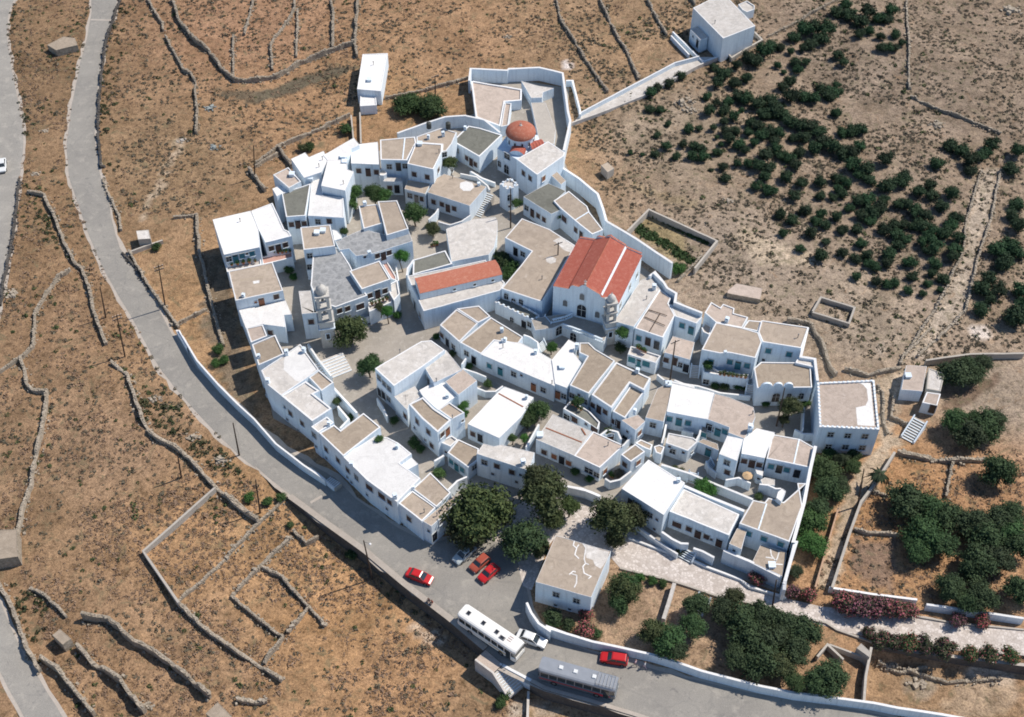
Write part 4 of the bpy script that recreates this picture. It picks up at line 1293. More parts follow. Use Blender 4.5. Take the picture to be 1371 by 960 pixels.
# --- south-west row along the road
H('widest roof of the west row, half white and half tan, with white rim', "@K 340,590 700,345 870,580 525,820 400,720", 6.5, 'roofpale', .2, '@Q s90,130', '@K c575,440 c735,415 c405,700')
H('square tan roof with white rim beside the courtyard in the west row', "@K 778,652 870,585 1005,700 895,777", 6.2, 'rooftan', .25)
H('pale tan roofed house with broad white rim above the road lane', "@Q 250,205 475,70 605,160 547,188 715,320 535,437", 6.3, 'roofpale', .25, '@Q wb337,365 wb445,457 s205,240 sb215,342 sb408,520', '', rw=.4)
H('small white rimmed roof between two bigger tan roofs above the road', "@Q 525,487 670,395 732,450 590,542", 6.7, 'roofpale', .3, '@Q wk548,560 sb483,590', '@Q c690,470')
H('brown roofed house with white rim in the middle of the road row', "@Q 600,547 735,470 795,520 1005,362 1162,492 820,757", 6.4, 'roofbrown', .2, '@Q w665,695 wb775,795 sb668,775', '')
H('longest white roofed house of the road row with chimney pots', "@R 130,145 420,-40 540,-30 640,20 762,120 650,205 842,345 627,562 350,360 200,212", 6.0, 'roofwhite', .06, '@R w178,268 w257,337 W377,430 W490,507 w562,562 sb108,268 sb212,380 sb537,622 s383,520', '@R c210,225 c630,65 c610,530')
H('little white lean-to with boxes on the lane side of the long white house', "@R 650,207 762,155 822,215 732,262", 5.1, 'roofwhite', .0)
H('upper tan roof of the pair at the car park end of the road row', "@R 770,442 932,290 1122,477 990,608", 5.3, 'rooftan', .15, '', '@R c775,440')
H('lower tan roof of the pair at the car park end of the road row', "@R 640,572 768,457 985,612 855,740", 5.2, 'rooftan', .15, '@R wb740,715 s680,762', '@R p878,655')
H('tan topped end bay of the road row with an open porch facing the car park', "@R 865,737 1150,500 1197,547 943,785", 5.0, 'rooftan', .0, '@R sb920,825 Wk1045,725 dk1130,640 dk970,880', '@R p995,690')
# --- centre
H('L shaped pale roofed corner house with tall windows on two floors', "@L 425,570 850,320 942,312 1067,402 872,547 600,732", 6.9, 'roofpale', .08, '@L wk465,655 wk512,710 wk557,755 dk470,790 dk507,815 wk553,850', '@L p655,425')
H('pale cream roofed house joined behind the L shaped corner house', "@L 870,540 1075,402 1222,582 967,702", 6.0, 'roofpale', .0, '@L wk890,640 dk920,690', '@L p990,690')
H('low tan terrace roof under the white side wall of the corner house', "@L 600,830 792,732 850,825 735,905 722,955", 4.5, 'roofpale', .0, '@S wb20,320', '@L m712,900')
H('pale rose roofed house with a bright white side wall', "@L 1072,692 1230,577 1362,682 1192,812", 5.7, 'roofrose', .0)
H('white roofed house with a dirty brown corner next to the rose roofed house', "@L 830,770 980,690 1075,700 1187,812 1002,952 870,832", 5.0, 'roofwhite', .0, '', '@L c1090,835')
H('long brown roofed two storey house with broad white rim facing the steep lane', "@S 50,212 180,148 282,252 440,357 315,472 170,345", 6.6, 'roofbrown', .22, '@S wb130,370 wb232,467 sb107,427 sb182,522 wb263,592 wb355,490 dr405,465', '', rw=.38)
H('square tan roofed block with white rim and bright right wall', "@S 320,262 420,195 562,290 447,352", 6.2, 'rooftan', .22, '@S sb543,362', '@S p452,342')
H('white balcony block with open porch below the two rimmed roofs', "@S 322,555 445,500 502,540 432,602", 3.2, 'roofpale', .35, '@S sb393,650', name='balcony_block')
H('low brown roofed cottage with teal door beside the round bush', "@S 405,657 505,535 692,620 682,725 595,792", 3.4, 'roofbrown', .12, '@S wt443,740 dt492,790 wt541,812 wk650,790')
H('long white roofed house standing free in the centre of the village', "@S 590,395 870,100 930,52 1197,150 1080,332 880,525", 3.9, 'roofwhite', .0, '@S wb640,485 dk707,522 ut0,0'.replace(' ut0,0', ''), '@S c1130,160')
H('white roofed house with small brown windows in its high shaded front by the plaza trees', "@S 672,667 735,575 830,600 900,585 1205,657 1150,822", 5.7, 'roofpale', .0, '@S w745,745 w860,780 w997,835 s822,850 s1040,925 s1078,860', '@S c1100,765')
H('left tan roof with white rim at the west end of the curved middle row', "@M 60,240 212,95 412,222 240,397", 4.05, 'rooftan', .15, '@M w82,335 dk133,400 w187,440', '', rw=.32)
H('triangular tan roof with white rim behind the west end of the middle row', "@M 215,90 420,62 527,162 412,220", 4.15, 'rooftan', .15, rw=.3)
H('brown roofed house with a white chimney in the curved middle row', "@M 245,400 530,168 825,350 780,412 560,382 440,508", 4.1, 'roofbrown', .15, '@M wk307,500 dk375,562', '@M c630,300 c640,395', rw=.3)
H('big brilliant white roof in the curved middle row', "@M 440,510 565,387 800,402 960,480 1200,620 1112,800 855,690", 4.1, 'roofwhite', .0, '@M wt517,615 dt617,665 wk740,690 s812,700 dr922,810 wk1010,835', '@M c660,390 c940,500 p640,450 p1090,780')
H('white roofed house with a curved white wing right of the brilliant white roof', "@N 60,217 215,30 292,70 250,140 332,245 197,475 90,435", 4.25, 'roofwhite', .0, '@N dr117,537 wk170,550', '@N v155,290')
H('stepped brown roofed house with white rim below the church terrace', "@N 315,60 400,60 462,120 640,225 400,527 225,450 387,185 312,150", 4.7, 'roofbrown', .15, '@N wk247,545 s310,537 wk365,600', '@N c290,105')
H('long brown roofed house with a broad white dividing rim in the middle row', "@N 425,537 650,237 970,385 907,497 777,430 610,660", 4.8, 'roofbrown', .18, '@N wb437,632 db495,672 wb553,695', '@N c845,330', rw=.4)
H('narrow brown roofed wing behind a white L shaped rim', "@N 620,690 785,450 915,500 732,750", 4.2, 'roofbrown', .2, '@N wb623,780 db668,805', '@N c820,700')
H('small tan roofed gatehouse jutting from the brown roofed wing', "@N 700,772 850,722 917,782 830,862", 3.9, 'roofrose', .0, '@U sb1030,257 dk1005,332 wr1137,270')
H('white terrace block with tables below the brown middle row roofs', "@N 165,665 235,590 400,682 502,790 480,860 352,770", 2.6, 'roofgrey', .3, '@U Wk478,127 Wb540,145 sb650,187 Wb727,240', name='terrace_house')
H('narrow tan roofed strip house with one dark window on its short end', "@N 920,747 1030,480 1120,440 1167,480 1087,785", 4.2, 'rooftan', .0, '@N wk988,815', '@N v1130,450')
H('pale roofed long house with a white dividing ridge above the plaza, left half', "@U 190,330 345,100 705,258 540,480", 3.7, 'roofpale', .0, '@U wb265,447 wr357,487 dk427,520 wr490,547', '@U v225,300')
H('tan roofed right half of the long house above the plaza', "@U 540,480 715,258 995,385 775,590", 3.75, 'roofrose', .12, '@U Wk675,617 wk745,655 wr820,622', '@U p975,405 p850,385', rw=.25)
H('small tan roofed block at the corner of the curved wall garden', "@U 970,470 1100,372 1192,442 1060,537", 4.3, 'roofbrown', .1, '@U wb1005,560 wr1127,542')
# --- right hand quarter
H('brilliant white roofed half of the long house with teal doors', "@O 225,350 275,90 662,175 600,420 490,402", 4.3, 'roofwhite', .0, '@O wt250,415 dt335,442 wt420,452', '@O p235,110')
H('rose tan roofed half of the long house with teal doors', "@O 600,420 667,185 800,220 1020,310 1037,400 940,600 790,542 800,495", 4.3, 'roofrose', .0, '@O dk520,462 wk628,505 dt692,537 wt757,532', '@O c990,520 p1010,372')
H('white house with two brown openings one above the other in its front', "@O 705,737 780,570 925,602 870,802", 6.0, 'roofwhite', .0, '@O wk777,817 wb780,905')
H('brilliant white roofed house with a little balcony left of the tan roofed teal windows house', "@O 930,600 1050,502 1215,540 1215,560 1150,700 1125,777 910,735", 4.7, 'roofwhite', .0, '@O wb935,802 db1005,827 wb1073,837', '@P c25,650')
H('rose roofed house with four teal openings beside the long slanting white wall', "@P 180,915 235,695 485,738 627,820 @W 880,20 860,180 455,95", 4.5, 'roofrose', .08, '@W wt497,165 dk570,190 wt640,197 dk732,232', '')
H('small white cube house with a worn roof and terrace rim', "@O 215,637 240,545 470,590 512,622 418,710", 3.1, 'roofpale', .15, '@O wk278,712 s378,722 s252,668 s455,722', name='terrace_house')
H('small low block with a teal door under the rose tan roof', "@O 510,627 560,600 690,645 702,705", 2.8, 'rooftan', .0, '@O dt605,722')
H('rose roofed house with stepped white rim at the top of the right quarter', "@J 298,195 358,98 442,147 467,115 572,155 565,200 697,237 642,335 400,285", 5.1, 'roofrose', .22, '', '@J c500,275')
H('large brown roofed house with teal door above a planted terrace', "@J 270,535 400,285 642,335 790,378 822,465 765,612 520,562 440,570", 6.4, 'rooftan', .08, '@J wt355,645 wt523,645 dt603,677 wt687,680', '@J c485,575')
H('curved white terrace block with shrubs in front of the teal door house', "@J 282,640 420,722 700,762 702,800 560,790 290,742", 3.0, 'roofpale', .4, '@J wk310,830', name='terrace_house')
H('rightmost brown roofed house with two teal shuttered windows', "@J 820,265 1252,330 1185,522 830,465 790,370", 6.0, 'rooftan', .15, '@J wt882,545 wt1072,577 sk838,627', '@J p1153,422')
H('little dark roofed infill between the rose and brown roofs', "@J 700,265 818,275 788,368 647,335", 5.6, 'roofbrown', .06)
H('arched doorway house with three scalloped gable shells above its front', "@J 750,705 815,648 1130,652 1270,680 1285,882 780,887", 4.6, 'roofbrown', .2, '@P Ak265,355 ak385,345 ak497,342', '')
H('stair head block behind the scalloped house', "@J 1160,600 1320,615 1330,700 1275,690 1130,655", 5.0, 'roofpale', .2, name='terrace_house')
H('wide pale roofed terrace house right of the red roofed church', "@I 565,617 810,242 893,212 985,322 745,667", 5.6, 'roofpale', .0, '@I dk670,720', '@I c930,320 p860,415')
H('pale pink roofed house with a wooden pole frame lying on its roof', "@I 755,680 985,322 1085,402 1062,455 1122,562 1012,767", 5.4, 'roofrose', .08, '@I wt790,770 db875,802 dk955,835', '')
H('low wing with pale roof and teal door right of the pole frame roof', "@I 1075,457 1310,545 1371,580 1320,638 1125,572", 5.4, 'roofpale', .05, '@I wt1188,655 dt1270,700')
H('small house with a plain pale rose roof behind the utility pole', "@N 1095,150 1172,0 1371,55 1328,217", 3.8, 'roofrose', .0, '@N w1107,217 db1190,230 w1237,262 dk1325,302')
H('shop like white block with three teal openings under a flower balcony', "@N 757,165 787,90 1060,180 1015,247", 3.0, 'roofpale', .35, '@N Wt800,215 dt858,247 Wt922,250', name='balcony_block')
H('cream roofed house with a clean white roof above the cobbled promenade', "@V 85,370 330,105 665,317 470,612", 5.6, 'roofwhite', .05, '@V dk167,500 wk347,610 s410,652 s387,740', '@V c605,305')
H('pink tinted roof of the long house with five brown openings on the promenade terrace', "@V 525,580 655,375 1165,607 1070,800", 4.2, 'roofpale', .03, '@V Wb592,700 wb703,740 db785,790 wb865,812 s907,835 db978,870')
H('tan roofed block with teal windows at the lower right corner of the village', "@W 205,690 330,475 435,500 470,455 610,495 800,330 750,330 785,530 665,860", 5.2, 'rooftan', .05, '@W wt432,830 wt585,880 wt290,782', '')
H('tiny tan topped annex with a scalloped white cornice facing the promenade', "@X 112,190 185,50 272,75 225,240", 4.4, 'rooftan', .0, '@X sk157,250 sk127,352')
H('walled roof terrace with a painted white branch pattern at the lower right corner', "@X 320,365 400,200 640,270 600,490", 3.2, 'rooftan', .0, '', '@X v500,400', name='terrace_house')
H('two storey white house with a crenellated roof edge on the east edge of the village', "@P 645,220 1170,195 1217,652 665,628", 6.6, 'roofrose', .3, '@P wk768,697 wk925,707 wk1083,713 wk747,807 wk902,812 wk1058,818', '', rw=.4)
H('detached square white house with tan roof and crooked white sealant lines by the cobbled plaza', "@Z 255,610 440,185 945,330 765,752", 5.4, 'rooftan', .0, '@Z wk443,725 wk630,782 sk437,820 sk567,858', '')
# --- near the domed church
H('tall whitewashed hall with a cream roof right of the domed church', "@D 695,158 @C 985,748 1140,850 @D 1130,130 885,302", 6.8, 'roofpale', .05, '@D wb762,287 wb823,332 wr943,335')
H('battlemented white corner tower at the foot of the domed church', "@D 540,385 640,332 715,395 665,420 610,435", 5.6, 'roofpale', .3, '@D ak595,517 sb600,597', name='corner_tower')
H('house with a grey green roof below the battlemented tower', "@D 760,502 880,437 990,380 1150,450 1040,547 1098,625 1015,662", 4.6, 'roofgrey', .0, '@D w790,605 db843,652 wb897,677 wb950,712')
H('tan roofed row with wide arched veranda under the tall white back wall', "@H 145,335 285,245 455,385 475,440 600,600 500,642 340,515 205,400", 5.0, 'rooftan', .08, '@H Wb245,500 wb350,600 db400,652')
H('small tan topped shed by the tall white back wall', "@D 1010,302 1060,265 1150,355 1105,392", 4.0, 'rooftan', .0)
H('L shaped tan roofed hall with a round white patch left of the red roofed church', "@D 590,880 745,702 1000,800 @G 1240,200 1160,330 1020,575 930,712 557,592 735,380 835,248", 5.2, 'rooftan', .05, '@G dk690,252 wk755,275 ak603,660 ak670,707 ak738,715', '@G p930,505')
H('white terrace block with a battlement rim under the arched windows of the tan hall', "@G 497,715 560,650 740,740 910,835 868,895", 2.9, 'roofgrey', .35, '@G ak655,880 dk765,922 wk818,922', name='terrace_house')
H('round fronted pale terrace in the middle of the village', "@D 50,800 70,790 300,710 500,690 520,722 @G 517,100 490,215 440,278 100,345", 3.2, 'roofpale', .0, name='terrace_house')
H('small grey roofed annex with white rim beside the long red tiled building', "@F 845,327 1140,240 1205,365 840,465", 4.0, 'roofgrey', .2, rw=.35)
# --- outlying
H('lone whitewashed farm building with a long white roof north of the village', "@T 380,155 610,145 548,492 330,475", 3.6, 'roofwhite', .1, '', '@T v445,400 p480,250', name='farm_building')
H('low white annex with a sunken yard at the foot of the lone farm building', "@T 360,495 500,500 510,622 355,632", 2.2, 'roofwhite', .2, name='farm_building')
H('big detached white house at the top right edge of the photo', "@n 465,72 610,0 790,-15 1037,237 742,352", 6.2, 'roofpale', .05, '', '@n p665,215', name='detached_house')
H('small porch block with a dark doorway against the detached white house', "@n 440,265 510,238 602,342 532,367", 3.3, 'roofpale', .0, '@n sk467,335 dk507,400', name='porch_block')
H('small white walled water cistern beside the detached white house', "@n 880,40 960,5 1030,50 1030,85 960,110 920,90", 2.2, 'roofpale', .3, name='cistern')
H('left pale pink roof of the two farm sheds at the right edge', "@p 445,262 590,268 560,447 410,435", 2.7, 'roofrose', .0, '', '@p v455,345', name='farm_shed')
H('upper cement roof of the right hand farm shed', "@p 605,280 720,322 690,448 590,430", 2.6, 'roofpale', .1, name='farm_shed', wall='concrete')
H('lower tan roof of the right hand farm shed with a dark doorway', "@p 590,452 692,465 665,552 558,528", 2.5, 'roofrose', .05, '@p dk630,572', name='farm_shed')
H('tiny flat roofed pump hut beside the road bend at left', "@4 728,275 795,270 805,318 738,322", 2.2, 'roofpale', .0, name='hut', wall='concrete')
H('small square stone hut among the scrub above the church', "@d 475,885 510,868 545,900 510,922", 1.9, 'sand', .0, name='hut', wall='concrete')
H('collapsed stone field hut near the lower left road', "@6 280,520 320,488 380,540 335,572", 2.2, 'roofbrown', .0, name='stone_hut', wall='stone')
H('half hidden stone hut cut off by the bottom edge at left', "@6 1100,940 1165,880 1240,955 1180,1010", 1.8, 'roofbrown', .0, name='stone_hut', wall='stone')
H('old round cornered stone sheepfold between the two upper left roads', "@0 252,240 340,195 400,203 415,240 300,268", 1.7, 'roofbrown', .0, name='stone_hut', wall='stone')
H('long cement tomb like cistern on the slope, left of the pair', "@J 510,-10 590,-75 @J 830,-30 810,75 505,18", 1.0, 'roofrose', .0, name='cistern', wall='stone')
H('small stone barn at the left edge beside the lower road', "@6 -120,-40 90,-45 95,100 -80,125", 2.6, 'roofbrown', .0, name='stone_hut', wall='stone')
# ------------------------------------------------------------------ crenels / scallops on some roofs
def find(label_part):
    for o in COL.objects:
        if o.get('label') and label_part in o['label']: return o
def edge_teeth(label_part, P, z, mat='white', size=(.35, .4, .28), gap=.95, edges=None):
    root = find(label_part)
    W = ccw([(p[0], p[1]) for p in [at(x, y, z) for x, y in pts(P)]])
    W = inset(W, .2)
    b = MB(); b.box((0, 0, 0), size, mat); me = b.mesh('merlon')
    for i in range(len(W)):
        a, c = W[i], W[(i + 1) % len(W)]
        L = (c - a).length; n = max(1, int(L / gap)); rz = math.atan2((c - a).y, (c - a).x)
        for j in range(n):
            q = a.lerp(c, (j + .5) / n)
            o = add(me, 'merlon', root, (q.x - root.location.x, q.y - root.location.y, z - .02)); o.rotation_euler = (0, 0, rz)
edge_teeth('crenellated roof edge', "@P 645,220 1170,195 1217,652 665,628", 6.62, size=(.3, .3, .13), gap=.75)
edge_teeth('battlemented white corner tower', "@D 540,385 640,332 715,395 665,420 610,435", 5.62, gap=.8)
edge_teeth('battlement rim under', "@G 497,715 560,650 740,740 910,835 868,895", 2.93, gap=1.0, size=(.4, .3, .2))
# white patch on the crenellated roof
root = find('crenellated roof edge')
zp = max(v.co.z for c in root.children if c.name.startswith('roof') for v in c.data.vertices) + .02
W = [at(x, y, zp) for x, y in pts("@P 1020,222 1135,225 1172,620 1015,612 1000,450 1090,430 1112,380 1100,280 1065,240")]
b = MB(); b.face([(p.x, p.y, zp) for p in W], 'roofwhite'); put(b, 'whitewashed_patch', root, root.location)
def roof_mark(label_part, P, z, mat, name, line=None):
    root = find(label_part)
    z = max(v.co.z for c in root.children if c.name.startswith('roof') for v in c.data.vertices) + (.03 if line else .015)
    b = MB()
    if line:
        W = [at(x, y, z) for x, y in pts(P)]
        for i in range(len(W) - 1):
            d = (W[i + 1] - W[i]).normalized(); n_ = Vector((-d.y, d.x, 0)) * line
            b.face([W[i] - n_ - d * line * .5, W[i + 1] - n_ + d * line * .5, W[i + 1] + n_ + d * line * .5, W[i] + n_ - d * line * .5], mat)
            for v in range(4): b.v[-4 + v] = (b.v[-4 + v][0], b.v[-4 + v][1], z + i * .002)
    else:
        W = [at(x, y, z) for x, y in pts(P)]
        W = subdiv(ccw([(p.x, p.y) for p in W]), .6, .08)
        b.face([(p.x, p.y, z) for p in W], mat)
    put(b, name, root, root.location)
for P in ("@Z 610,235 600,275 630,300 650,270", "@Z 632,300 615,360 650,395", "@Z 690,260 715,300 700,400 712,440 740,450", "@Z 712,440 688,470 700,530 740,550 765,560 740,580",
          "@Z 565,540 600,512 620,520", "@Z 585,535 632,550 630,620 610,660"):
    roof_mark('crooked white sealant', P, 5.42, 'roofwhite', 'sealant_line', .09)
roof_mark('crooked white sealant', "@Z 690,262 930,335 915,400 850,490 800,460 780,410 720,390 712,300", 5.405, 'roofpale', 'pale_patch')
roof_mark('widest roof of the west row', "@K 545,580 560,440 690,370 850,580 690,695 650,680", 6.36, 'roofwhite', 'whitewashed_patch')
roof_mark('round white patch beside the curved stairs', "@D 180,375 230,360 290,375 305,420 270,450 210,450 175,420", 4.02, 'roofwhite', 'whitewashed_patch')
roof_mark('L shaped tan roofed hall', "@G 965,310 1010,295 1060,315 1055,350 1010,365 970,345", 5.19, 'roofpale', 'pale_patch')
roof_mark('L shaped tan roofed hall', "@G 1030,155 1100,120 1230,200 1210,270 1120,230 1080,180", 5.19, 'roofpale', 'pale_patch')
roof_mark('pale streak on its roof', "@E 350,505 570,475 570,495 355,525", 6.42, 'sand', 'sand_streak')
roof_mark('pale streak on its roof', "@E 470,525 530,515 530,540 475,548", 6.42, 'roofwhite', 'white_patch')
for P in ("@X 490,240 500,300 540,350", "@X 570,265 555,320 535,360 525,420", "@X 450,315 510,325", "@X 530,378 600,382"):
    roof_mark('painted white branch pattern', P, 3.215, 'roofwhite', 'white_paint_line', .1)
for P, lb in (("@B 768,35 748,228", 'tan roofed house with a white stripe'), ("@W 455,510 380,745", 'tan roofed block with teal windows'), ("@P 480,742 430,965", 'rose roofed house with four teal'),
              ("@H 340,515 470,435", 'tan roofed row with wide arched veranda'), ("@U 280,225 610,358", 'pale roofed long house with a white dividing'), ("@S 875,115 1100,238", 'long white roofed house standing free'), ("@U 608,230 645,290", 'pale roofed long house with a white dividing')):
    z = {'tan roofed house with a white': 6.95, 'tan roofed block with teal wi': 5.2}.get(lb[:29], None)
    rt = find(lb)
    zz = max(v.co.z for c in rt.children if c.name.startswith('roof') for v in c.data.vertices) + .02
    q = [at(x, y, zz) for x, y in pts(P)]
    b = MB(); d = (q[1] - q[0]).normalized(); rz = math.atan2(d.y, d.x); c = (q[0] + q[1]) / 2
    red = 'white dividing' in lb or 'standing free' in lb
    b.box((c.x, c.y, zz - .06), ((q[1] - q[0]).length, .22, .12 if not red else .1), 'rust' if red else 'white', rz)
    put(b, 'roof_seam', rt, rt.location)
# three scalloped shells
root = find('scalloped gable shells')
for x0, x1 in ((125, 235), (240, 330), (335, 425)):
    a, c = at(*pts("@P %d,272" % x0)[0], 4.6), at(*pts("@P %d,272" % x1)[0], 4.6)
    d = c - a; b = MB(); n = 10
    front = []; 
    for k in range(n + 1):
        t = math.pi * k / n
        p = a.lerp(c, .5 - .5 * math.cos(t))
        front.append(Vector((p.x, p.y, 4.5 + 1.25 * math.sin(t) ** .8)))
    back = [p + Vector((0, .35, 0)) for p in front]
    b.face(front, 'white'); b.face(list(reversed(back)), 'white')
    for k in range(n): b.face([front[k], front[k + 1], back[k + 1], back[k]], 'white')
    put(b, 'scallop_gable', root, root.location)
# wooden pole frame on the roof
z = 5.5
root = thing('pole_frame', 'frame of crossed weathered poles lying on the pale pink roof', 'pole frame', at(*pts("@I 950,600")[0], z))
for A_, B_ in (("@I 985,550", "@I 888,715"), ("@I 840,578", "@I 1030,660"), ("@I 885,515", "@I 1050,570"), ("@I 885,515", "@I 850,560")):
    p, q = at(*pts(A_)[0], z), at(*pts(B_)[0], z)
    m = MB(); m.tube(p - root.location + Vector((0, 0, .06)), q - root.location + Vector((0, 0, .1)), .08, .06, 'wood')
    add(m.mesh('pole'), 'pole', root, (0, 0, 0))

# ------------------------------------------------------------------ red roofed church
def church():
    z0 = 9.0
    A, B_ = at(*pts("@I 5,300")[0], z0), at(*pts("@I 592,448")[0], z0)
    D_ = at(*pts("@H 430,675")[0], z0)
    u = (B_ - A).normalized(); Wd = (B_ - A).length
    v = (D_ - A); v = (v - u * v.dot(u) * .6); L = v.length; v.normalize()
    root = thing('church', 'big whitewashed church with three aisles under red tiled roofs', 'church', (A.x, A.y, 0))
    def P(s, t, z): q = u * (s * Wd) + v * t; return (q.x, q.y, z)
    prof = [(0, 9.0), (.25, 9.35), (.25, 9.75), (.49, 11.0), (.735, 9.6), (.735, 9.25), (1.0, 8.6)]
    wl = MB()
    fr = [(0, 9.0), (.13, 9.15), (.25, 9.3), (.27, 10.0), (.30, 10.35), (.40, 10.35), (.44, 10.9), (.49, 11.2), (.53, 10.85), (.58, 10.55), (.735, 9.75), (.745, 9.35), (1.0, 8.7)]
    for t, bk in ((0, False), (L, True)):
        wl.face([P(0, t, -.5)] + [P(s, t, z + .12) for s, z in fr] + [P(1, t, -.5)], 'white')
        t2 = t + (.35 if not bk else -.35)
        wl.face([P(0, t2, 5)] + [P(s, t2, z + .12) for s, z in fr] + [P(1, t2, 5)], 'white')
        for i in range(len(fr) - 1):
            wl.face([P(fr[i][0], t, fr[i][1] + .12), P(fr[i + 1][0], t, fr[i + 1][1] + .12), P(fr[i + 1][0], t2, fr[i + 1][1] + .12), P(fr[i][0], t2, fr[i][1] + .12)], 'brightile')
    wl.face([P(0, 0, -.5), P(0, L, -.5), P(0, L, 9.0), P(0, 0, 9.0)], 'white')
    wl.face([P(1, 0, -.5), P(1, L, -.5), P(1, L, 8.6), P(1, 0, 8.6)], 'white')
    put(wl, 'wall', root, (0, 0, 0))
    for s0, z0_, s1, z1_, nm in ((-.012, 8.95, .25, 9.33, 'aisle_roof'), (.25, 9.72, .49, 10.98, 'nave_roof'), (.49, 10.98, .735, 9.72, 'nave_roof'), (.755, 9.28, 1.015, 8.55, 'aisle_roof')):
        r_ = MB(); n = 5
        for i in range(n):
            t0, t1 = .36 + (L - .72) * i / n, .36 + (L - .72) * (i + 1) / n
            a_, b2 = s0 * Wd, s1 * Wd
            r_.face([P(s0, t0, z0_), P(s1, t0, z1_), P(s1, t1, z1_), P(s0, t1, z0_)], 'tile', [(t0, a_), (t0, b2), (t1, b2), (t1, a_)])
            r_.face([P(s0, t0, z0_ - .15), P(s1, t0, z1_ - .15), P(s1, t1, z1_ - .15), P(s0, t1, z0_ - .15)], 'tile')
        r_.face([P(s0, .36, z0_), P(s0, L - .36, z0_), P(s0, L - .36, z0_ - .15), P(s0, .36, z0_ - .15)], 'tile')
        r_.face([P(s1, .36, z1_), P(s1, L - .36, z1_), P(s1, L - .36, z1_ - .15), P(s1, .36, z1_ - .15)], 'tile')
        put(r_, nm, root, (0, 0, 0))
    m = MB(); m.hull([P(.735, .4, 9.1), P(.757, .4, 9.1), P(.757, L - .4, 9.1), P(.735, L - .4, 9.1)], [P(.735, .4, 9.76), P(.757, .4, 9.40), P(.757, L - .4, 9.40), P(.735, L - .4, 9.76)], 'white'); put(m, 'gutter_wall', root, (0, 0, 0))
    m = MB(); m.tube(P(.49, .4, 11.02), P(.49, L - .4, 11.02), .09, .09, 'brightile'); put(m, 'ridge', root, (0, 0, 0))
    m = MB(); q = P(.49, .15, 11.2)
    m.box((q[0], q[1], 11.2), (.35, .35, .3), 'marble'); m.box((q[0], q[1], 11.5), (.1, .1, .9), 'marble'); m.box((q[0], q[1], 11.95), (.55, .1, .1), 'marble', math.atan2(u.y, u.x)); put(m, 'cross', root, (0, 0, 0))
    Pw = [(p[0] + A.x, p[1] + A.y) for p in (P(0, 0, 0), P(1, 0, 0), P(1, L, 0), P(0, L, 0))]
    for k, x, y in parse("@I Ak265,520 ag115,450 ag410,555 ag270,392 a790,200".replace(' a790,200', '') + " @I wk772,195 wk707,300 wk620,470"):
        q, rz = hit_wall(x, y, Pw, 0, 12)
        fm, pm = win_meshes(k[0], k[1:])
        nm = 'door' if k[0] == 'A' else 'window'
        o = bpy.data.objects.new(nm, fm); COL.objects.link(o); o.parent = root
        o.location = (q.x - A.x, q.y - A.y, q.z); o.rotation_euler = (0, 0, rz)
        if nm == 'door': o.scale = (1.35, 1, 1.35)
        k2 = bpy.data.objects.new('pane', pm); COL.objects.link(k2); k2.parent = o
church()

# raised church forecourt with balustrade and arched undercroft
H('raised church forecourt with a balustrade over two arched openings', "@I -200,590 170,545 430,640 520,700 470,800 90,640 0,680 -160,700", 3.0, 'alley', .0, '@I Ak55,700 Ak190,762', name='forecourt')
def balustrade(label, P, z, n_per=.38, h=.85):
    W = [at(x, y, z + h) for x, y in pts(P)]
    root = thing('balustrade', label, 'balustrade', (W[0].x, W[0].y, z))
    rail, bal = MB(), MB()
    for i in range(len(W) - 1):
        a, c = W[i] - W[0], W[i + 1] - W[0]
        L = (c - a).length; rz = math.atan2((c - a).y, (c - a).x); m = (a + c) / 2
        rail.box((m.x, m.y, h - .12), (L + .1, .28, .14), 'white', rz); rail.box((m.x, m.y, 0), (L + .1, .28, .1), 'white', rz)
        for j in range(max(1, int(L / n_per))):
            q = a.lerp(c, (j + .5) / max(1, int(L / n_per)))
            bal.tube((q.x, q.y, .1), (q.x, q.y, h - .12), .07, .07, 'white', 6)
    add(rail.mesh('rail'), 'rail', root, (0, 0, 0)); add(bal.mesh('balusters'), 'balusters', root, (0, 0, 0))
balustrade('white balustrade along the front of the church forecourt', "@I 95,640 290,710 455,780", 3.0)
balustrade('curved white balustrade of the church steps', "@I 0,600 110,575 180,545", 3.0)
stairs('broad steps climbing to the church forecourt beside the tan hall', "@M 985,330", "@M 1060,190", 1.8, 0, 3.0, 12, 'concrete')

# ------------------------------------------------------------------ bell towers
def tier(root, w, z0, z1, openw, mat, rz=0.0):
    """open belfry storey: four corner piers, arches and a cornice"""
    b = MB(); h = z1 - z0; p = (w - openw) / 2
    for sx in (-1, 1):
        for sy in (-1, 1): b.box((sx * (w - p) / 2, sy * (w - p) / 2, z0), (p, p, h), mat)
    for ax in (0, 1):
        for s in (-1, 1):
            n = 8; r = openw / 2
            zs = z1 - .25 - r
            for k in range(n):
                t0, t1 = math.pi * k / n, math.pi * (k + 1) / n
                x0, x1 = -r * math.cos(t0), -r * math.cos(t1)
                a0, a1 = zs + r * math.sin(t0), zs + r * math.sin(t1)
                yy = s * (w / 2 - .002); y2 = s * (w / 2 - p)
                q = [(x0, yy, a0), (x1, yy, a1), (x1, yy, z1), (x0, yy, z1)]
                q2 = [(x0, yy, a0), (x1, yy, a1), (x1, y2, a1), (x0, y2, a0)]
                if ax: q, q2 = [(y, x, z) for x, y, z in q], [(y, x, z) for x, y, z in q2]
                b.face(q, mat); b.face(q2, mat)
    b.box((0, 0, z1), (w + .35, w + .35, .2), mat)
    return b
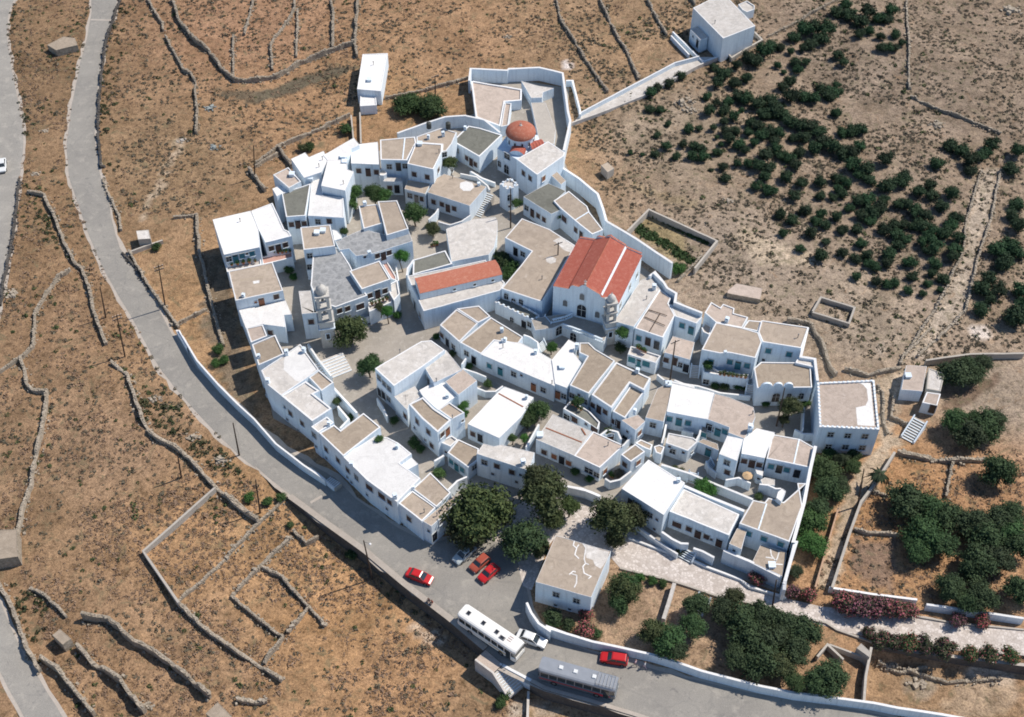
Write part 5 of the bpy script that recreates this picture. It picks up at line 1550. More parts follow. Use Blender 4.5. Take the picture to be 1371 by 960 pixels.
def bell_tower(px, py, ztop_base, label, w, levels, dome_r, dome_h, mat, rz, tall):
    c = at(px, py, 0)
    root = thing('bell_tower', label, 'bell tower', (c.x, c.y, 0), rz)
    b = MB(); b.box((0, 0, -.5), (w * 1.08, w * 1.08, ztop_base + .5), mat); b.box((0, 0, ztop_base), (w + .6, w + .6, .25), mat)
    b.box((0, -w * .55, ztop_base * .35), (.9, .12, 1.5), 'white'); b.box((0, -w * .56, ztop_base * .38), (.6, .14, 1.2), 'dark')
    b.box((0, 0, ztop_base * .75), (w * 1.25, w * 1.25, .2), 'white')
    add(b.mesh('base'), 'base', root, (0, 0, 0))
    z = ztop_base + .25
    for i in range(levels):
        t = tier(root, w * (1 - .06 * i), z, z + tall, w * .5, mat)
        add(t.mesh('belfry'), 'belfry', root, (0, 0, 0))
        m = MB(); m.dome((0, 0, z + tall * .35), .3, .45, 'metal', 10, 4); m.tube((0, 0, z + tall * .75), (0, 0, z + tall), .04, .04, 'metal', 5)
        add(m.mesh('bell'), 'bell', root, (0, 0, 0))
        z += tall + .2
    m = MB(); m.tube((0, 0, z), (0, 0, z + .45), dome_r, dome_r, mat, 8); m.dome((0, 0, z + .45), dome_r, dome_h, mat, 14, 6); m.box((0, 0, z + .4 + dome_h), (.07, .07, .7), 'marble'); m.box((0, 0, z + .75 + dome_h), (.4, .07, .07), 'marble')
    add(m.mesh('dome'), 'dome', root, (0, 0, 0))
bell_tower(441, 459, 6.4, 'three storey grey marble bell tower with a small dome at the west square', 2.3, 2, .98, 1.2, 'marble', .18, 2.75)
bell_tower(814, 457, 5.6, 'pierced white bell tower at the right corner of the red roofed church', 1.7, 2, .72, .9, 'marble', .25, 2.0)

# ------------------------------------------------------------------ long red tiled building
H('white lower storey of the long red tiled building with pink edged parapet', "@F 790,478 @G 100,395 410,328 590,540 550,607 @F 940,800", 4.7, 'roofpale', .15, '@F ak815,635 dk862,745 wk910,840', name='lean_to_building')
def red_long():
    z = 6.1
    c = [at(*pts(s)[0], z) for s in ("@F 905,640", "@G 565,465", "@G 500,330", "@F 858,500")]
    o = c[0].copy(); o.z = 0
    root = thing('long_building', 'long narrow building with an orange red tiled roof west of the church', 'building', o)
    lo = [(p.x - o.x, p.y - o.y, 4) for p in c]; hi = [(p.x - o.x, p.y - o.y, z) for p in c]
    b = MB(); b.hull(lo, hi, 'white', False)
    r0 = [(hi[0][i] + hi[3][i]) / 2 for i in range(3)]; r1 = [(hi[1][i] + hi[2][i]) / 2 for i in range(3)]
    r0[2] = r1[2] = z + .55
    b.face([hi[0], r0, hi[3]], 'white'); b.face([hi[1], r1, hi[2]], 'white')
    put(b, 'wall', root, (0, 0, 0))
    m = MB(); Lx = (c[1] - c[0]).length; Wx = (c[3] - c[0]).length
    def up(p, dz=.08): return (p[0], p[1], p[2] + dz)
    m.face([up(hi[0]), up(hi[1]), up(r1), up(r0)], 'brightile', [(0, 0), (Lx, 0), (Lx, Wx / 2), (0, Wx / 2)])
    m.face([up(hi[3]), up(hi[2]), up(r1), up(r0)], 'brightile', [(0, Wx), (Lx, Wx), (Lx, Wx / 2), (0, Wx / 2)])
    m.face([up(hi[0]), up(hi[1]), hi[1], hi[0]], 'brightile')
    put(m, 'roof', root, (0, 0, 0))
    m = MB(); m.hull([up(hi[0], -.1), up(r0, -.1), up(hi[3], -.1)], [up(hi[0], .3), up(r0, .3), up(hi[3], .3)], 'white')
    P = [(p.x, p.y) for p in c]
    for k, x, y in parse("@G sk127,598 sk312,555 sk478,515"):
        q, rz = hit_wall(x, y, P, 4, 6.1)
        fm, pm = win_meshes('s', 'k'); w_ = bpy.data.objects.new('window', fm); COL.objects.link(w_); w_.parent = root
        w_.location = (q.x - o.x, q.y - o.y, q.z); w_.rotation_euler = (0, 0, rz)
        k2 = bpy.data.objects.new('pane', pm); COL.objects.link(k2); k2.parent = w_
red_long()

# ------------------------------------------------------------------ domed church
def dome_church():
    zr = 7.9
    c = at(*pts("@C 735,661")[0], zr); c.z = 0
    rad = 2.85
    root = thing('domed_church', 'small white church with a shallow red tiled dome on a round drum', 'church', c)
    Wp = [at(x, y, 5.4) for x, y in pts("@D 520,60 610,-60 @C 890,690 910,760 @D 700,160 690,155")]
    b = MB(); W = ccw([(p.x - c.x, p.y - c.y) for p in Wp])
    b.hull([(x, y, -.5) for x, y in W], [(x, y, 5.4) for x, y in W], 'white')
    put(b, 'wall', root, (0, 0, 0))
    m = MB(); m.tube((0, 0, 5), (0, 0, zr), rad * .97, rad * .97, 'white', 28); add(m.mesh('drum'), 'drum', root, (0, 0, 0))
    m = MB(); m.dome((0, 0, zr), rad * 1.05, 1.6, 'brightile', 32, 8)
    m.tube((0, 0, zr - .12), (0, 0, zr), rad * 1.05, rad * 1.06, 'brightile', 32); add(m.mesh('dome'), 'dome', root, (0, 0, 0))
    m = MB(); m.tube((0, 0, zr + 1.2), (0, 0, zr + 1.7), .55, .25, 'marble', 8); m.box((0, 0, zr + 1.6), (.08, .08, .8), 'marble'); m.box((0, 0, zr + 2.0), (.45, .08, .08), 'marble'); add(m.mesh('cross'), 'cross', root, (0, 0, 0))
    for i in range(12):
        a = 2 * math.pi * i / 12 + .1
        fm, pm = win_meshes('s', 'k')
        o = bpy.data.objects.new('window', fm); COL.objects.link(o); o.parent = root
        o.location = (rad * .97 * math.cos(a), rad * .97 * math.sin(a), 6.6); o.rotation_euler = (0, 0, a + math.pi / 2); o.scale = (.8, 1, 1.8)
        k2 = bpy.data.objects.new('pane', pm); COL.objects.link(k2); k2.parent = o
    # barrel shaped tiled arms
    for (x, y, rz, L, r) in ((-.6, -3.2, 1.35, 2.2, 1.5), (3.1, -1.6, .35, 2.8, 1.45)):
        m = MB(); n = 10; ca, sa = math.cos(rz), math.sin(rz)
        for k in range(n):
            t0, t1 = math.pi * k / n, math.pi * (k + 1) / n
            q = []
            for (s, t) in ((-L / 2, t0), (L / 2, t0), (L / 2, t1), (-L / 2, t1)):
                w = r * math.cos(t); q.append((x + s * ca - w * sa, y + s * sa + w * ca, 5.45 + r * .75 * math.sin(t)))
            m.face(q, 'tile', [(0, t0), (1, t0), (1, t1), (0, t1)])
        for s in (-L / 2, L / 2):
            m.face([(x + s * ca - r * math.cos(math.pi * k / n) * sa, y + s * sa + r * math.cos(math.pi * k / n) * ca, 5.45 + r * .75 * math.sin(math.pi * k / n)) for k in range(n + 1)], 'white')
        add(m.mesh('vaulted_arm'), 'vaulted_arm', root, (0, 0, 0))
    PW = [(x + c.x, y + c.y) for x, y in W]
    for k, x, y in parse("@D Ak605,250 Wk610,130 ak540,200"):
        q, rz = hit_wall(x, y, PW, 0, 5.4)
        fm, pm = win_meshes(k[0], k[1:]); nm = 'door' if k[0] == 'A' else 'window'
        o = bpy.data.objects.new(nm, fm); COL.objects.link(o); o.parent = root
        o.location = (q.x - c.x, q.y - c.y, q.z); o.rotation_euler = (0, 0, rz)
        k2 = bpy.data.objects.new('pane', pm); COL.objects.link(k2); k2.parent = o
dome_church()

# ------------------------------------------------------------------ enclosure north of the domed church
H('walled tan roof terrace behind the domed church', "@C 280,200 300,195 745,270 742,372 590,385 548,612 322,525", 2.4, 'roofrose', .3, name='terrace_house', rw=.45)
H('narrow pale walled block inside the churchyard', "@C 590,392 650,400 620,600 552,615", 2.6, 'roofrose', .3, name='terrace_house')
H('long pale paved ramp roof descending to the domed church', "@C 830,395 960,390 1055,650 1040,775 905,745", 1.6, 'concrete', .0, name='ramp_block')
H('stepped white corner blocks at the top of the churchyard ramp', "@C 740,195 900,240 1040,260 940,300 930,345 830,350", 2.4, 'roofpale', .0, name='ramp_block')
plain_wall('tall white wall round the churchyard at the top of the village', "@C 262,190 275,80 610,95 625,82 905,70 1120,120 1170,480 1190,560 1130,830", 3.3, .45)
plain_wall('white outer wall of the narrow passage beside the churchyard', "@C 1150,190 1210,190 1280,460 1280,500", 1.6, .35)
plain_wall('curved white wall above the dark grey roofed house', "@1 755,712 900,660 1010,625 1120,617 @C 240,515 400,550 545,665", 3.0, .4)
plain_wall('tall white back wall curving behind the church quarter', "@H 180,0 380,130 550,270 600,410 630,520", 3.6, .45)
plain_wall('long tall white wall from the bend down to the walled garden', "@H 630,520 700,560 900,680 1235,905", 4.0, .45)
plain_wall('low stepped white parapet behind the wide terrace right of the church', "@I 890,200 930,165 1020,260 1050,310 1135,360 1120,440 1220,480 1371,540", 6.4, .4, base=-.5)
plain_wall('white rim wall of the rightmost quarter down to the crenellated house', "@J 1245,330 1180,600 1310,620 1335,820", 5.4, .45)
plain_wall('long slanting whitewashed wall down the east side of the village', "@W 905,-20 860,180 800,500 700,860 @X 730,150 640,480 640,540", 5.2, .5, hs=[5.2, 5.0, 5.2, 5.0, 4.8, 3.6, 3.0])
# promenade kerb walls
plain_wall('low white kerb wall rising along the promenade front', "@Y 150,90 340,230 530,355", 1.3, .3)
plain_wall('long low white ledge beside the cobbled promenade', "@Y 80,200 300,285 500,355", .45, .3)
plain_wall('terrace wall in front of the five brown openings house', "@Y 385,150 480,215 560,255 630,260", 2.6, .35)
plain_wall('short white terrace wall right of the promenade steps', "@Y 675,300 760,330 865,385", 2.2, .35)
plain_wall('white ledge at the foot of the promenade houses', "@Y 650,400 800,470 1110,585 @X 300,585 640,680", .5, .3)
plain_wall('high white front wall with a scalloped edge above the promenade', "@X 60,250 150,290 300,350 580,490", 3.2, .4)
plain_wall('blue shaded retaining wall behind the plaza trees', "@8 822,85 940,105 1040,145", 2.0, .4)
plain_wall('white wall closing the lane behind the plaza', "@U 425,750 690,810 780,850", 2.0, .35)
plain_wall('long white parapet between the road and the lane under the village', "@4 940,790 1000,890 @k 60,270 230,560 430,790 600,960 @Q 0,415 200,640 450,830 650,960 @h 720,150 935,325", 2.0, .28, hs=[1.2, 1.4, 1.6, 1.8, 2.0, 2.0, 2.0, 1.9, 1.8, 1.6, 1.2, .9])
plain_wall('curved white boundary wall round the detached house garden and down the road', "@w 790,0 830,90 900,190 1010,260 @x 210,140 400,200 640,265 900,320 1190,385 1371,440 @q 350,520 700,610 900,650 1150,680 1371,710 @l 700,670 930,705 1371,780", 1.9, .35, hs=[2.6, 2.6, 2.6, 2.5, 2.3, 2.1] + [1.9] * 20)
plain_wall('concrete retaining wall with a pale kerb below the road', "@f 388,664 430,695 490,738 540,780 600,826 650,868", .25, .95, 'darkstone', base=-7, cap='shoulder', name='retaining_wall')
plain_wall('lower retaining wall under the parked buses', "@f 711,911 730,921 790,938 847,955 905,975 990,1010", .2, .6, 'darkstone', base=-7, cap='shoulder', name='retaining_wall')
stairs('concrete steps dropping from the road beside the white bus to the field', "@w 540,575", "@w 695,795", 2.5, .02, -1.9, 10, 'roofpale', False)
plain_wall('pale coping on the outer side of the road steps', "@w 318,500 480,618 600,760", .35, .3, 'roofpale', hs=[.4, .35, -1.3], base=-4)
H('square concrete landing at the head of the road steps', "@w 320,495 412,405 575,545 490,620", .12, 'roofrose', .0, name='landing', base=-4, wall='darkstone')
stairs('small steps in the lane below the long white house', "@R -10,360", "@R 90,420", 1.4, .02, .8, 6, 'concrete', False)
stairs('promenade steps with white edges', "@Y 595,415", "@Y 640,320", 2.0, .05, 1.2, 5)
stairs('whitewashed steps by the brown rimmed terrace wall', "@V 720,330", "@V 745,225", 1.2, .0, 2.0, 6)
stairs('outdoor steps up to the brown roofed terrace in the right quarter', "@J 725,900", "@J 730,800", 1.2, 0, 2.2, 8)
stairs('striped steps beside the small pale rose house', "@J 200,800", "@J 215,680", 1.2, 0, 2.2, 8)
stairs('wide shallow steps of the west square', "@L 90,640", "@L 0,470", 5.2, .02, .9, 7, 'roofpale', False)
stairs('stepped alley climbing round the low tan roofed house', "@D 330,680", "@D 450,470", 2.0, .02, 2.0, 12, 'concrete', False)
stairs('stone stairs down from the farm sheds', "@p 450,800", "@p 545,650", 2.0, .02, 1.6, 9, 'concrete')
stairs('garden steps half hidden in the trees below the promenade', "@Y 700,900", "@Y 780,740", 1.6, .02, 1.5, 9, 'concrete')
plain_wall('white sloping garden divider with dark gaps below the promenade', "@Y 500,620 460,760 400,950", 1.5, .55, 'roofpale')
plain_wall('courtyard wall of the planted yard in the west row', "@Q 730,130 860,270 945,360", 3.0, .35)
plain_wall('inner courtyard wall beside the potted plants of the west row', "@Q 770,300 870,420 790,500", 2.4, .3)
plain_wall('curved garden wall with terracotta pots under the tan block', "@U 825,690 870,720 960,700 1060,625", 1.9, .3)
plain_wall('white lane wall below the brown roofed wing', "@U 780,290 850,240 940,260 970,330", 2.4, .3)
plain_wall('straight white wall over the planted bank below the white cube house', "@V 450,150 720,235 1290,470", 2.1, .35)
plain_wall('white coping above the five openings house', "@V 655,345 900,450 1210,575", 4.5, .45)
plain_wall('arched yard wall left of the round bush', "@S 285,735 360,690 370,680", 2.2, .3)
plain_wall('white yard wall right of the round bush', "@R 1100,450 1180,370 1270,330", 2.6, .3)
plain_wall('slender white wall beside the central white house garden', "@U 100,400 215,190", 2.0, .3)
plain_wall('white parapet along the curved alley by the domed church', "@D 180,290 330,320 430,400 450,440", 1.0, .3)
plain_wall('white bench like wall in front of the dark grey roofed house', "@D 270,265 380,330 500,375", 1.1, .35)
plain_wall('white rail wall below the long red tiled building', "@M 310,50 430,15 540,-20", 1.8, .3)
plain_wall('white garden wall at the foot of the west square', "@K 770,345 860,480 985,640", 1.6, .3)
plain_wall('white lane wall under the tall windows of the L shaped house', "@Q 1130,225 1180,300 1222,390", 1.8, .25)
plain_wall('white wall round the shaded pocket garden below the church terrace', "@M 830,330 890,350 960,400 970,490", 2.6, .25)
plain_wall('balcony wall of the table terrace', "@W 80,290 200,270 310,320", 2.0, .25)
plain_wall('white yard wall with a curved top beside the small block', "@W 390,330 470,340 540,370 590,370", 2.4, .25)
plain_wall('low roadside wall hugging the little house west of the pump hut', "@4 700,385 780,355 870,325", .9, .3, 'concrete')
# outlying plain walls
plain_wall('white parapet of the long walkway from the churchyard to the detached house', "@d 360,605 500,530 690,430 870,335 1000,300", 1.5, .3)
plain_wall('outer kerb of the long sloping walkway', "@d 320,655 500,590 700,510 880,410 990,350 1100,305", .9, .3, 'roofpale')
plain_wall('terrace wall of the detached white house', "@n 265,325 430,500", .9, .3)
plain_wall('white yard wall of the detached white house', "@n 280,290 490,495 560,560 690,520", 1.0, .35)
plain_wall('stone wall of the red earth bed behind the detached house', "@n 740,430 820,525 960,440 1100,360 1030,290", 1.2, .35, 'concrete')
plain_wall('cement wall round the walled green plot right of the church', "@a 0,755 115,640 480,808 360,955", 1.6, .35, 'concrete')
plain_wall('thin concrete field wall making a pointed corner in the lower left fields', "@5 1150,690 850,955 @6 765,70 955,345", 1.1, .35, 'concrete')
plain_wall('concrete cistern rim on the slope, right hand one', "@b 240,705 285,630 465,685 435,770 240,710", 1.0, .35, 'concrete', name='cistern')
plain_wall('curved pale wall of the threshing yard at the right edge', "@p 585,225 720,205 900,180 1285,175", 1.4, .35, 'concrete')
plain_wall('orange topped wall on the left of the stone lane', "@e 378,320 325,500 255,742", 1.1, .25, 'sand', cap='orange')
plain_wall('concrete wall on the right of the stone lane', "@e 680,20 590,165 500,285 440,450 345,745", 1.5, .4, 'concrete')
plain_wall('white wall piece at the lane mouth on the promenade', "@e 330,745 560,780 800,810", 1.2, .35)
plain_wall('blue shaded garden wall right of the oleanders', "@e 850,835 1100,870 1371,910", 1.6, .35)
plain_wall('low kerb in front of the right hand oleanders', "@l 800,180 1000,215 1371,250", .3, .25, 'concrete')
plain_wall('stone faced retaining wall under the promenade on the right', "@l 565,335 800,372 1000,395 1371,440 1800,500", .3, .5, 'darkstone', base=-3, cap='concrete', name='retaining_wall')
plain_wall('concrete kerb at the lower edge of the promenade', "@Y 0,480 480,600 640,650 900,740 @q 620,115 900,195 1085,235 @l 370,250 570,320", .35, .3, 'concrete')
plain_wall('concrete yard wall in the garden ruins', "@l 330,330 440,370 520,400", 1.2, .25, 'concrete')
plain_wall('concrete boundary running down to the road beside the garden ruins', "@l 555,345 525,500 515,640", 1.6, .35, 'concrete')
H('small concrete pump house at the corner of the garden ruins', "@l 475,350 500,325 555,375 545,400", 2.2, 'concrete', .0, name='hut', wall='concrete')
plain_wall('slanting concrete slab wall in the garden ruins', "@l 265,395 320,330 405,410", 1.2, .3, 'concrete')
plain_wall('white wall along the narrow earth passage north of the white roofs', "@1 508,615 520,740", 1.2, .3, 'concrete')
plain_wall('concrete wall right of the narrow earth passage', "@1 555,600 560,765", 1.0, .3, 'concrete')
plain_wall('low kerb and drain in the field below the retaining wall', "@7 375,30 540,180 600,250 650,300", .35, .3, 'concrete', z0=-3.6, base=-4.3)

# ------------------------------------------------------------------ dry stone walls
SW = [("@0 790,0 830,70 870,130 875,170", 1.0), ("@0 885,200 940,300 985,385 1020,400 1050,450 1045,500 1060,600 1050,720", 1.1),
      ("@0 925,0 960,120 1040,220 1120,280 1190,380 1260,440 1371,440 @1 110,420 230,350 400,280 520,240", 1.5), ("@1 205,0 210,50 170,120 90,220 80,250 90,380", 1.0),
      ("@1 225,60 215,310", .9), ("@1 400,0 415,80 410,260", 1.2), ("@1 545,0 530,240 540,310", 1.3), ("@0 1360,0 1310,190", .8), ("@0 1250,200 1250,430", .8),
      ("@1 690,530 800,515 960,475 1135,425", 1.0), ("@1 0,880 130,790 250,740 380,680 500,625", 1.1), ("@A 710,140 830,315", 1.5), ("@A 435,330 590,530", 1.5), ("@A 490,305 700,190", .9),
      ("@d 235,0 260,120 380,310 510,500", 1.0), ("@d 465,0 540,160 620,300 675,430", 1.0), ("@d 720,0 770,100 825,195", 1.0), ("@d 945,-20 975,30", .9),
      ("@c 0,200 200,100 380,0", .9), ("@c 740,10 755,480", .8), ("@c 760,520 860,570 1000,620 1245,720", .8),
      ("@b 1140,-40 1060,230 1040,400 990,500 940,620 880,720 730,955", .8), ("@b 1245,-40 1190,220 1120,430 1060,700 1000,770 800,955", .8),
      ("@4 150,75 240,95 290,200 340,330 400,450 440,490 480,590 500,700 570,890", 1.2), ("@4 380,490 320,530 250,620 190,730 180,900 130,955 @5 60,40 0,80", 1.0),
      ("@5 115,0 150,150 180,180 255,185 240,330 190,550 170,690 130,800 95,955", 1.2), ("@5 600,30 680,90 720,190 760,320 800,400 860,445 940,480 1020,550 1150,690 1260,790 1371,870", 1.3),
      ("@6 960,345 1010,300 1130,190 1300,20", .7), ("@h 20,930 250,700 540,430", .8), ("@6 950,350 1100,500 1371,680 @7 140,770", 1.4), ("@h 570,770 690,890 800,830", 1.1), ("@h 0,470 100,560 260,700", 1.3),
      ("@7 30,150 190,0", .8), ("@7 30,160 140,220 280,380 175,510", 1.1), ("@7 290,380 370,480", .9), ("@6 1240,320 @7 0,430 150,540 45,680", 1.1), ("@6 1240,320 @7 -20,200 30,150", .9),
      ("@6 450,435 590,450 700,550 850,640 1000,750 1130,860", 2.3), ("@6 420,590 500,680 650,780 780,940", 2.4), ("@6 230,660 320,720 420,850 510,955", 2.3), ("@6 160,275 220,300 @6 260,330 360,430", 1.0),
      ("@6 0,255 80,400 150,600 220,720", 1.6), ("@6 1270,870 1371,890 @7 60,880", 1.2), ("@e 690,30 820,60 980,80 1160,70", 1.2), ("@e 985,80 950,270", .9), ("@e 460,440 530,460 700,470", .9), ("@e 560,240 640,262", .9), ("@9 700,350 746,355", .9),
      ("@p 0,300 170,340 400,290", 1.2), ("@p 350,500 330,640 450,700", 1.1), ("@p 620,0 520,110 430,190 400,260", .8), ("@P 1190,260 1250,330 1250,600 1290,700", .7), ("@J 1050,280 1250,300 1371,480 @P 760,100 815,170", 1.2),
      ("@I 1150,260 1371,30", 1.0), ("@4 550,0 590,100 640,200 650,280", .8), ("@4 690,390 800,580 900,720 960,800", 1.1), ("@4 930,210 1050,200", .8), ("@4 1055,200 1070,400 1110,560 1140,700 1200,900", 1.2), ("@4 955,780 1110,700", .9),
      ("@p 400,890 550,920 700,950", .9), ("@l 720,470 960,540 1250,520", .8), ("@l 590,420 700,490 850,460", .8)]
WL = """winding wall beside the upper left road verge, top piece|winding wall running down the middle of the upper left slope|longest curving wall under the upper terraces at top left|bent wall dividing two terraces at the very top left|short straight wall with weeds at the top left terraces|straight wall between two brown terraces at the top|top wall ending by the lone white farm building|thin short wall at the top edge left of the terraces|thin dark wall above the curve of the longest wall|wall climbing from the farm building to the churchyard|wall from the left slope up to the narrow earth passage|thick end wall right beside the north west white roofs|thick slanting wall next to the north west utility pole|short joining wall behind the north west utility pole|left of three slanting walls above the long walkway|middle of three slanting walls above the long walkway|short slanting wall left of the detached white house|tiny wall piece behind the detached white house|pale wall along the top edge of the pine plantation|straight faint wall right of the plantation top|slanting faint wall reaching the stony track|left edge wall of the stony track|right edge wall of the stony track|winding wall left of the road bend with crossarm pole|curved pale wall enclosing the left brown field|angular wall down the far left field|winding wall below the roadside bank in the left field|rubble wall crossing the thin concrete walled plot|rubble wall rising to the road edge from the cells|wall with thick shadow under the concrete walled plot|broken wall piece below the weeds by the road|slanting wall under the weedy pole|pale rubble wall closing the stone cells|zigzag wall along the right side of the cells|short wall ending the zigzag|wall forming the lower stone cell|upper left side of the lower stone cell|big dark terrace wall across the bottom left|second big dark terrace wall near the bottom left hut|third dark terrace wall beside the lower left road|small wall fragments above the bottom left hut|dark wall hugging the lower left road|wall behind the hut cut by the bottom edge|wall between threshing yard and orange field|rough wall with pale stones dividing orange field|dark little wall over the brown thicket|tiny wall by the palm tree|small wall stub at the right edge|wall skirting the slope above the crenellated house|curved wall round the small round plot by the sheds|wall beside the track down to the farm sheds|low wall along the crenellated house path|curved wall behind the rightmost brown roof|rising wall beside the green plot and pale rubble|short wall right of the road above the pump hut|dark wall along the road below the pump hut|short wall above the shaded ditch|long wall left of the shaded ditch under the village|little wall crossing the ditch to the road|lower wall of the threshing yard|rubble wall below the lower oleanders|stepped rubble under the stone faced wall|dark bank strip added for the cut bank shadow right of the upper road|dark bank wall on the right of the far left road|dark bank wall right of the main road in mid slope""".split('|')
SW += [("@0 650,-20 600,130 565,240 545,400 530,560 525,700 545,900", .9), ("@4 105,10 85,200 55,400 20,560 5,680", .8), ("@4 655,395 720,470 800,590", .5)]  # dark strips added along the road edges as the cut banks' shadow
assert len(WL) == len(SW), (len(WL), len(SW))
for i, (P, h) in enumerate(SW):
    stone_wall('dry stone ' + WL[i], P, h, .38 if h < 1.2 else .5, 'darkstone' if 'dark bank' in WL[i] else 'stone')

plain_wall('white faced wall between the road and the descending steps', "@w 545,535 640,590 830,690", .15, .4)
plain_wall('low pale wall at the foot of the road steps', "@w 805,790 800,960 795,1100", .9, .35, 'roofpale', z0=-2.7, base=-4)

# yards, steps and small annexes that fill the lanes
H('little white cube between the teal wing and the teal door house', "@J 270,335 300,288 362,325 345,400 285,372", 3.2, 'roofrose', .1, '', '', name='annex')
H('low white annex with a worn top under the rose tan roof of the long house', "@O 540,495 560,480 602,490 590,545 545,530", 2.2, 'rooftan', .0, '@O wt565,560', name='annex')
H('small chimney like white block beside the sand coloured parasol', "@W 350,185 400,178 425,215 420,255 365,235", 2.4, 'roofwhite', .0, '@W sk378,275', name='annex')
H('white block with a tiny window below the four teal openings', "@W 400,290 440,268 530,290 530,340 415,330", 1.8, 'roofpale', .0, '@W sk488,345', name='annex')
H('white flat box on the tan roof of the lower right corner', "@W 560,400 600,370 632,395 590,490 545,455", 6.2, 'roofwhite', .0, '', base=5.0, name='roof_box')
H('pale stepped annex on the lane side of the brown roofed wing', "@U 800,265 850,240 920,245 950,265 900,285 830,290", 2.0, 'roofpale', .0, '@U sk872,282 db915,315', name='annex')
H('tan walled garden shed beside the curved wall garden', "@U 1100,365 1150,330 1260,380 1240,430 1190,410", 2.0, 'rooftan', .12, name='annex')
H('tiny white box room next to the chimney of the right quarter cube', "@U 1270,395 1320,380 1371,400 1340,470 1290,450", 2.6, 'rooftan', .12, name='annex')
plain_wall('left yard wall of the brilliant white half house', "@O 222,450 200,560 180,640", 2.2, .3)
plain_wall('right yard wall of the brilliant white half house', "@O 548,460 525,560 480,640", 2.4, .3)
plain_wall('short front wall of the shaded terrace of the white half house', "@O 365,515 470,545", 1.6, .3)
plain_wall('curved parapet in front of the middle row by the teal door', "@M 275,640 400,680 485,715", 1.8, .25)
plain_wall('low yard wall with plants in the middle of the village', "@M 395,815 480,850 570,850 640,800", 1.6, .25)
plain_wall('thin white stair wall against the middle row facade', "@M 262,600 300,545", 2.6, .25)
plain_wall('garden wall of the sunken yard north of the twin roofs', "@B 350,430 470,445 530,450", 2.2, .3)
plain_wall('yard wall with gate in front of the low tan roofed house', "@B 985,780 1050,720 1075,680", 2.2, .25)
plain_wall('curved yard wall beside the stepped alley', "@B 1075,800 1180,830 1290,795 1371,740", 1.8, .25)
plain_wall('narrow yard wall by the pink terrace', "@F 685,370 710,520", 2.8, .25)
plain_wall('lane wall under the white balcony of the square tan house', "@F 550,740 640,705 720,640", 2.0, .25)
plain_wall('white wall at the foot of the grey slab roofed building', "@F 330,890 420,850 480,835", 1.6, .3)
plain_wall('low wall beside the grey annex of the red tiled building', "@F 785,470 795,400 850,325", 4.3, .3)
plain_wall('front wall of the stage like yard under the shop block', "@N 1030,350 1090,400 1250,440 1371,470", 1.4, .3)
plain_wall('thin yard wall beside the small tan gatehouse', "@U 960,420 1040,330 1060,300", 2.0, .25)
plain_wall('yard wall below the white house with two brown openings', "@O 590,800 610,860 680,910", 1.6, .25)
plain_wall('white wall along the foot of the curved planted terrace', "@J 20,815 110,850 240,870 440,930 720,960", 1.2, .3)
plain_wall('white wall of the strip garden gate by the crenellated house', "@P 440,650 520,690 640,690", 1.8, .3)
plain_wall('blue shaded stairwell wall left of the crenellated house', "@P 525,440 520,560 515,640", 2.6, .25)
stairs('outdoor stair on the lane side of the scalloped house', "@P 20,370", "@P 40,240", 1.2, 0, 2.4, 8)
stairs('stepped path beside the pocket garden', "@M 1020,480", "@M 985,400", 1.4, 0, 1.6, 7)
stairs('small stair in the sunken yard north of the twin roofs', "@B 545,500", "@B 540,430", 1.0, 0, 1.8, 6)
stairs('short stair at the corner of the white house with two brown openings', "@O 640,880", "@O 600,800", 1.0, 0, 1.4, 6)
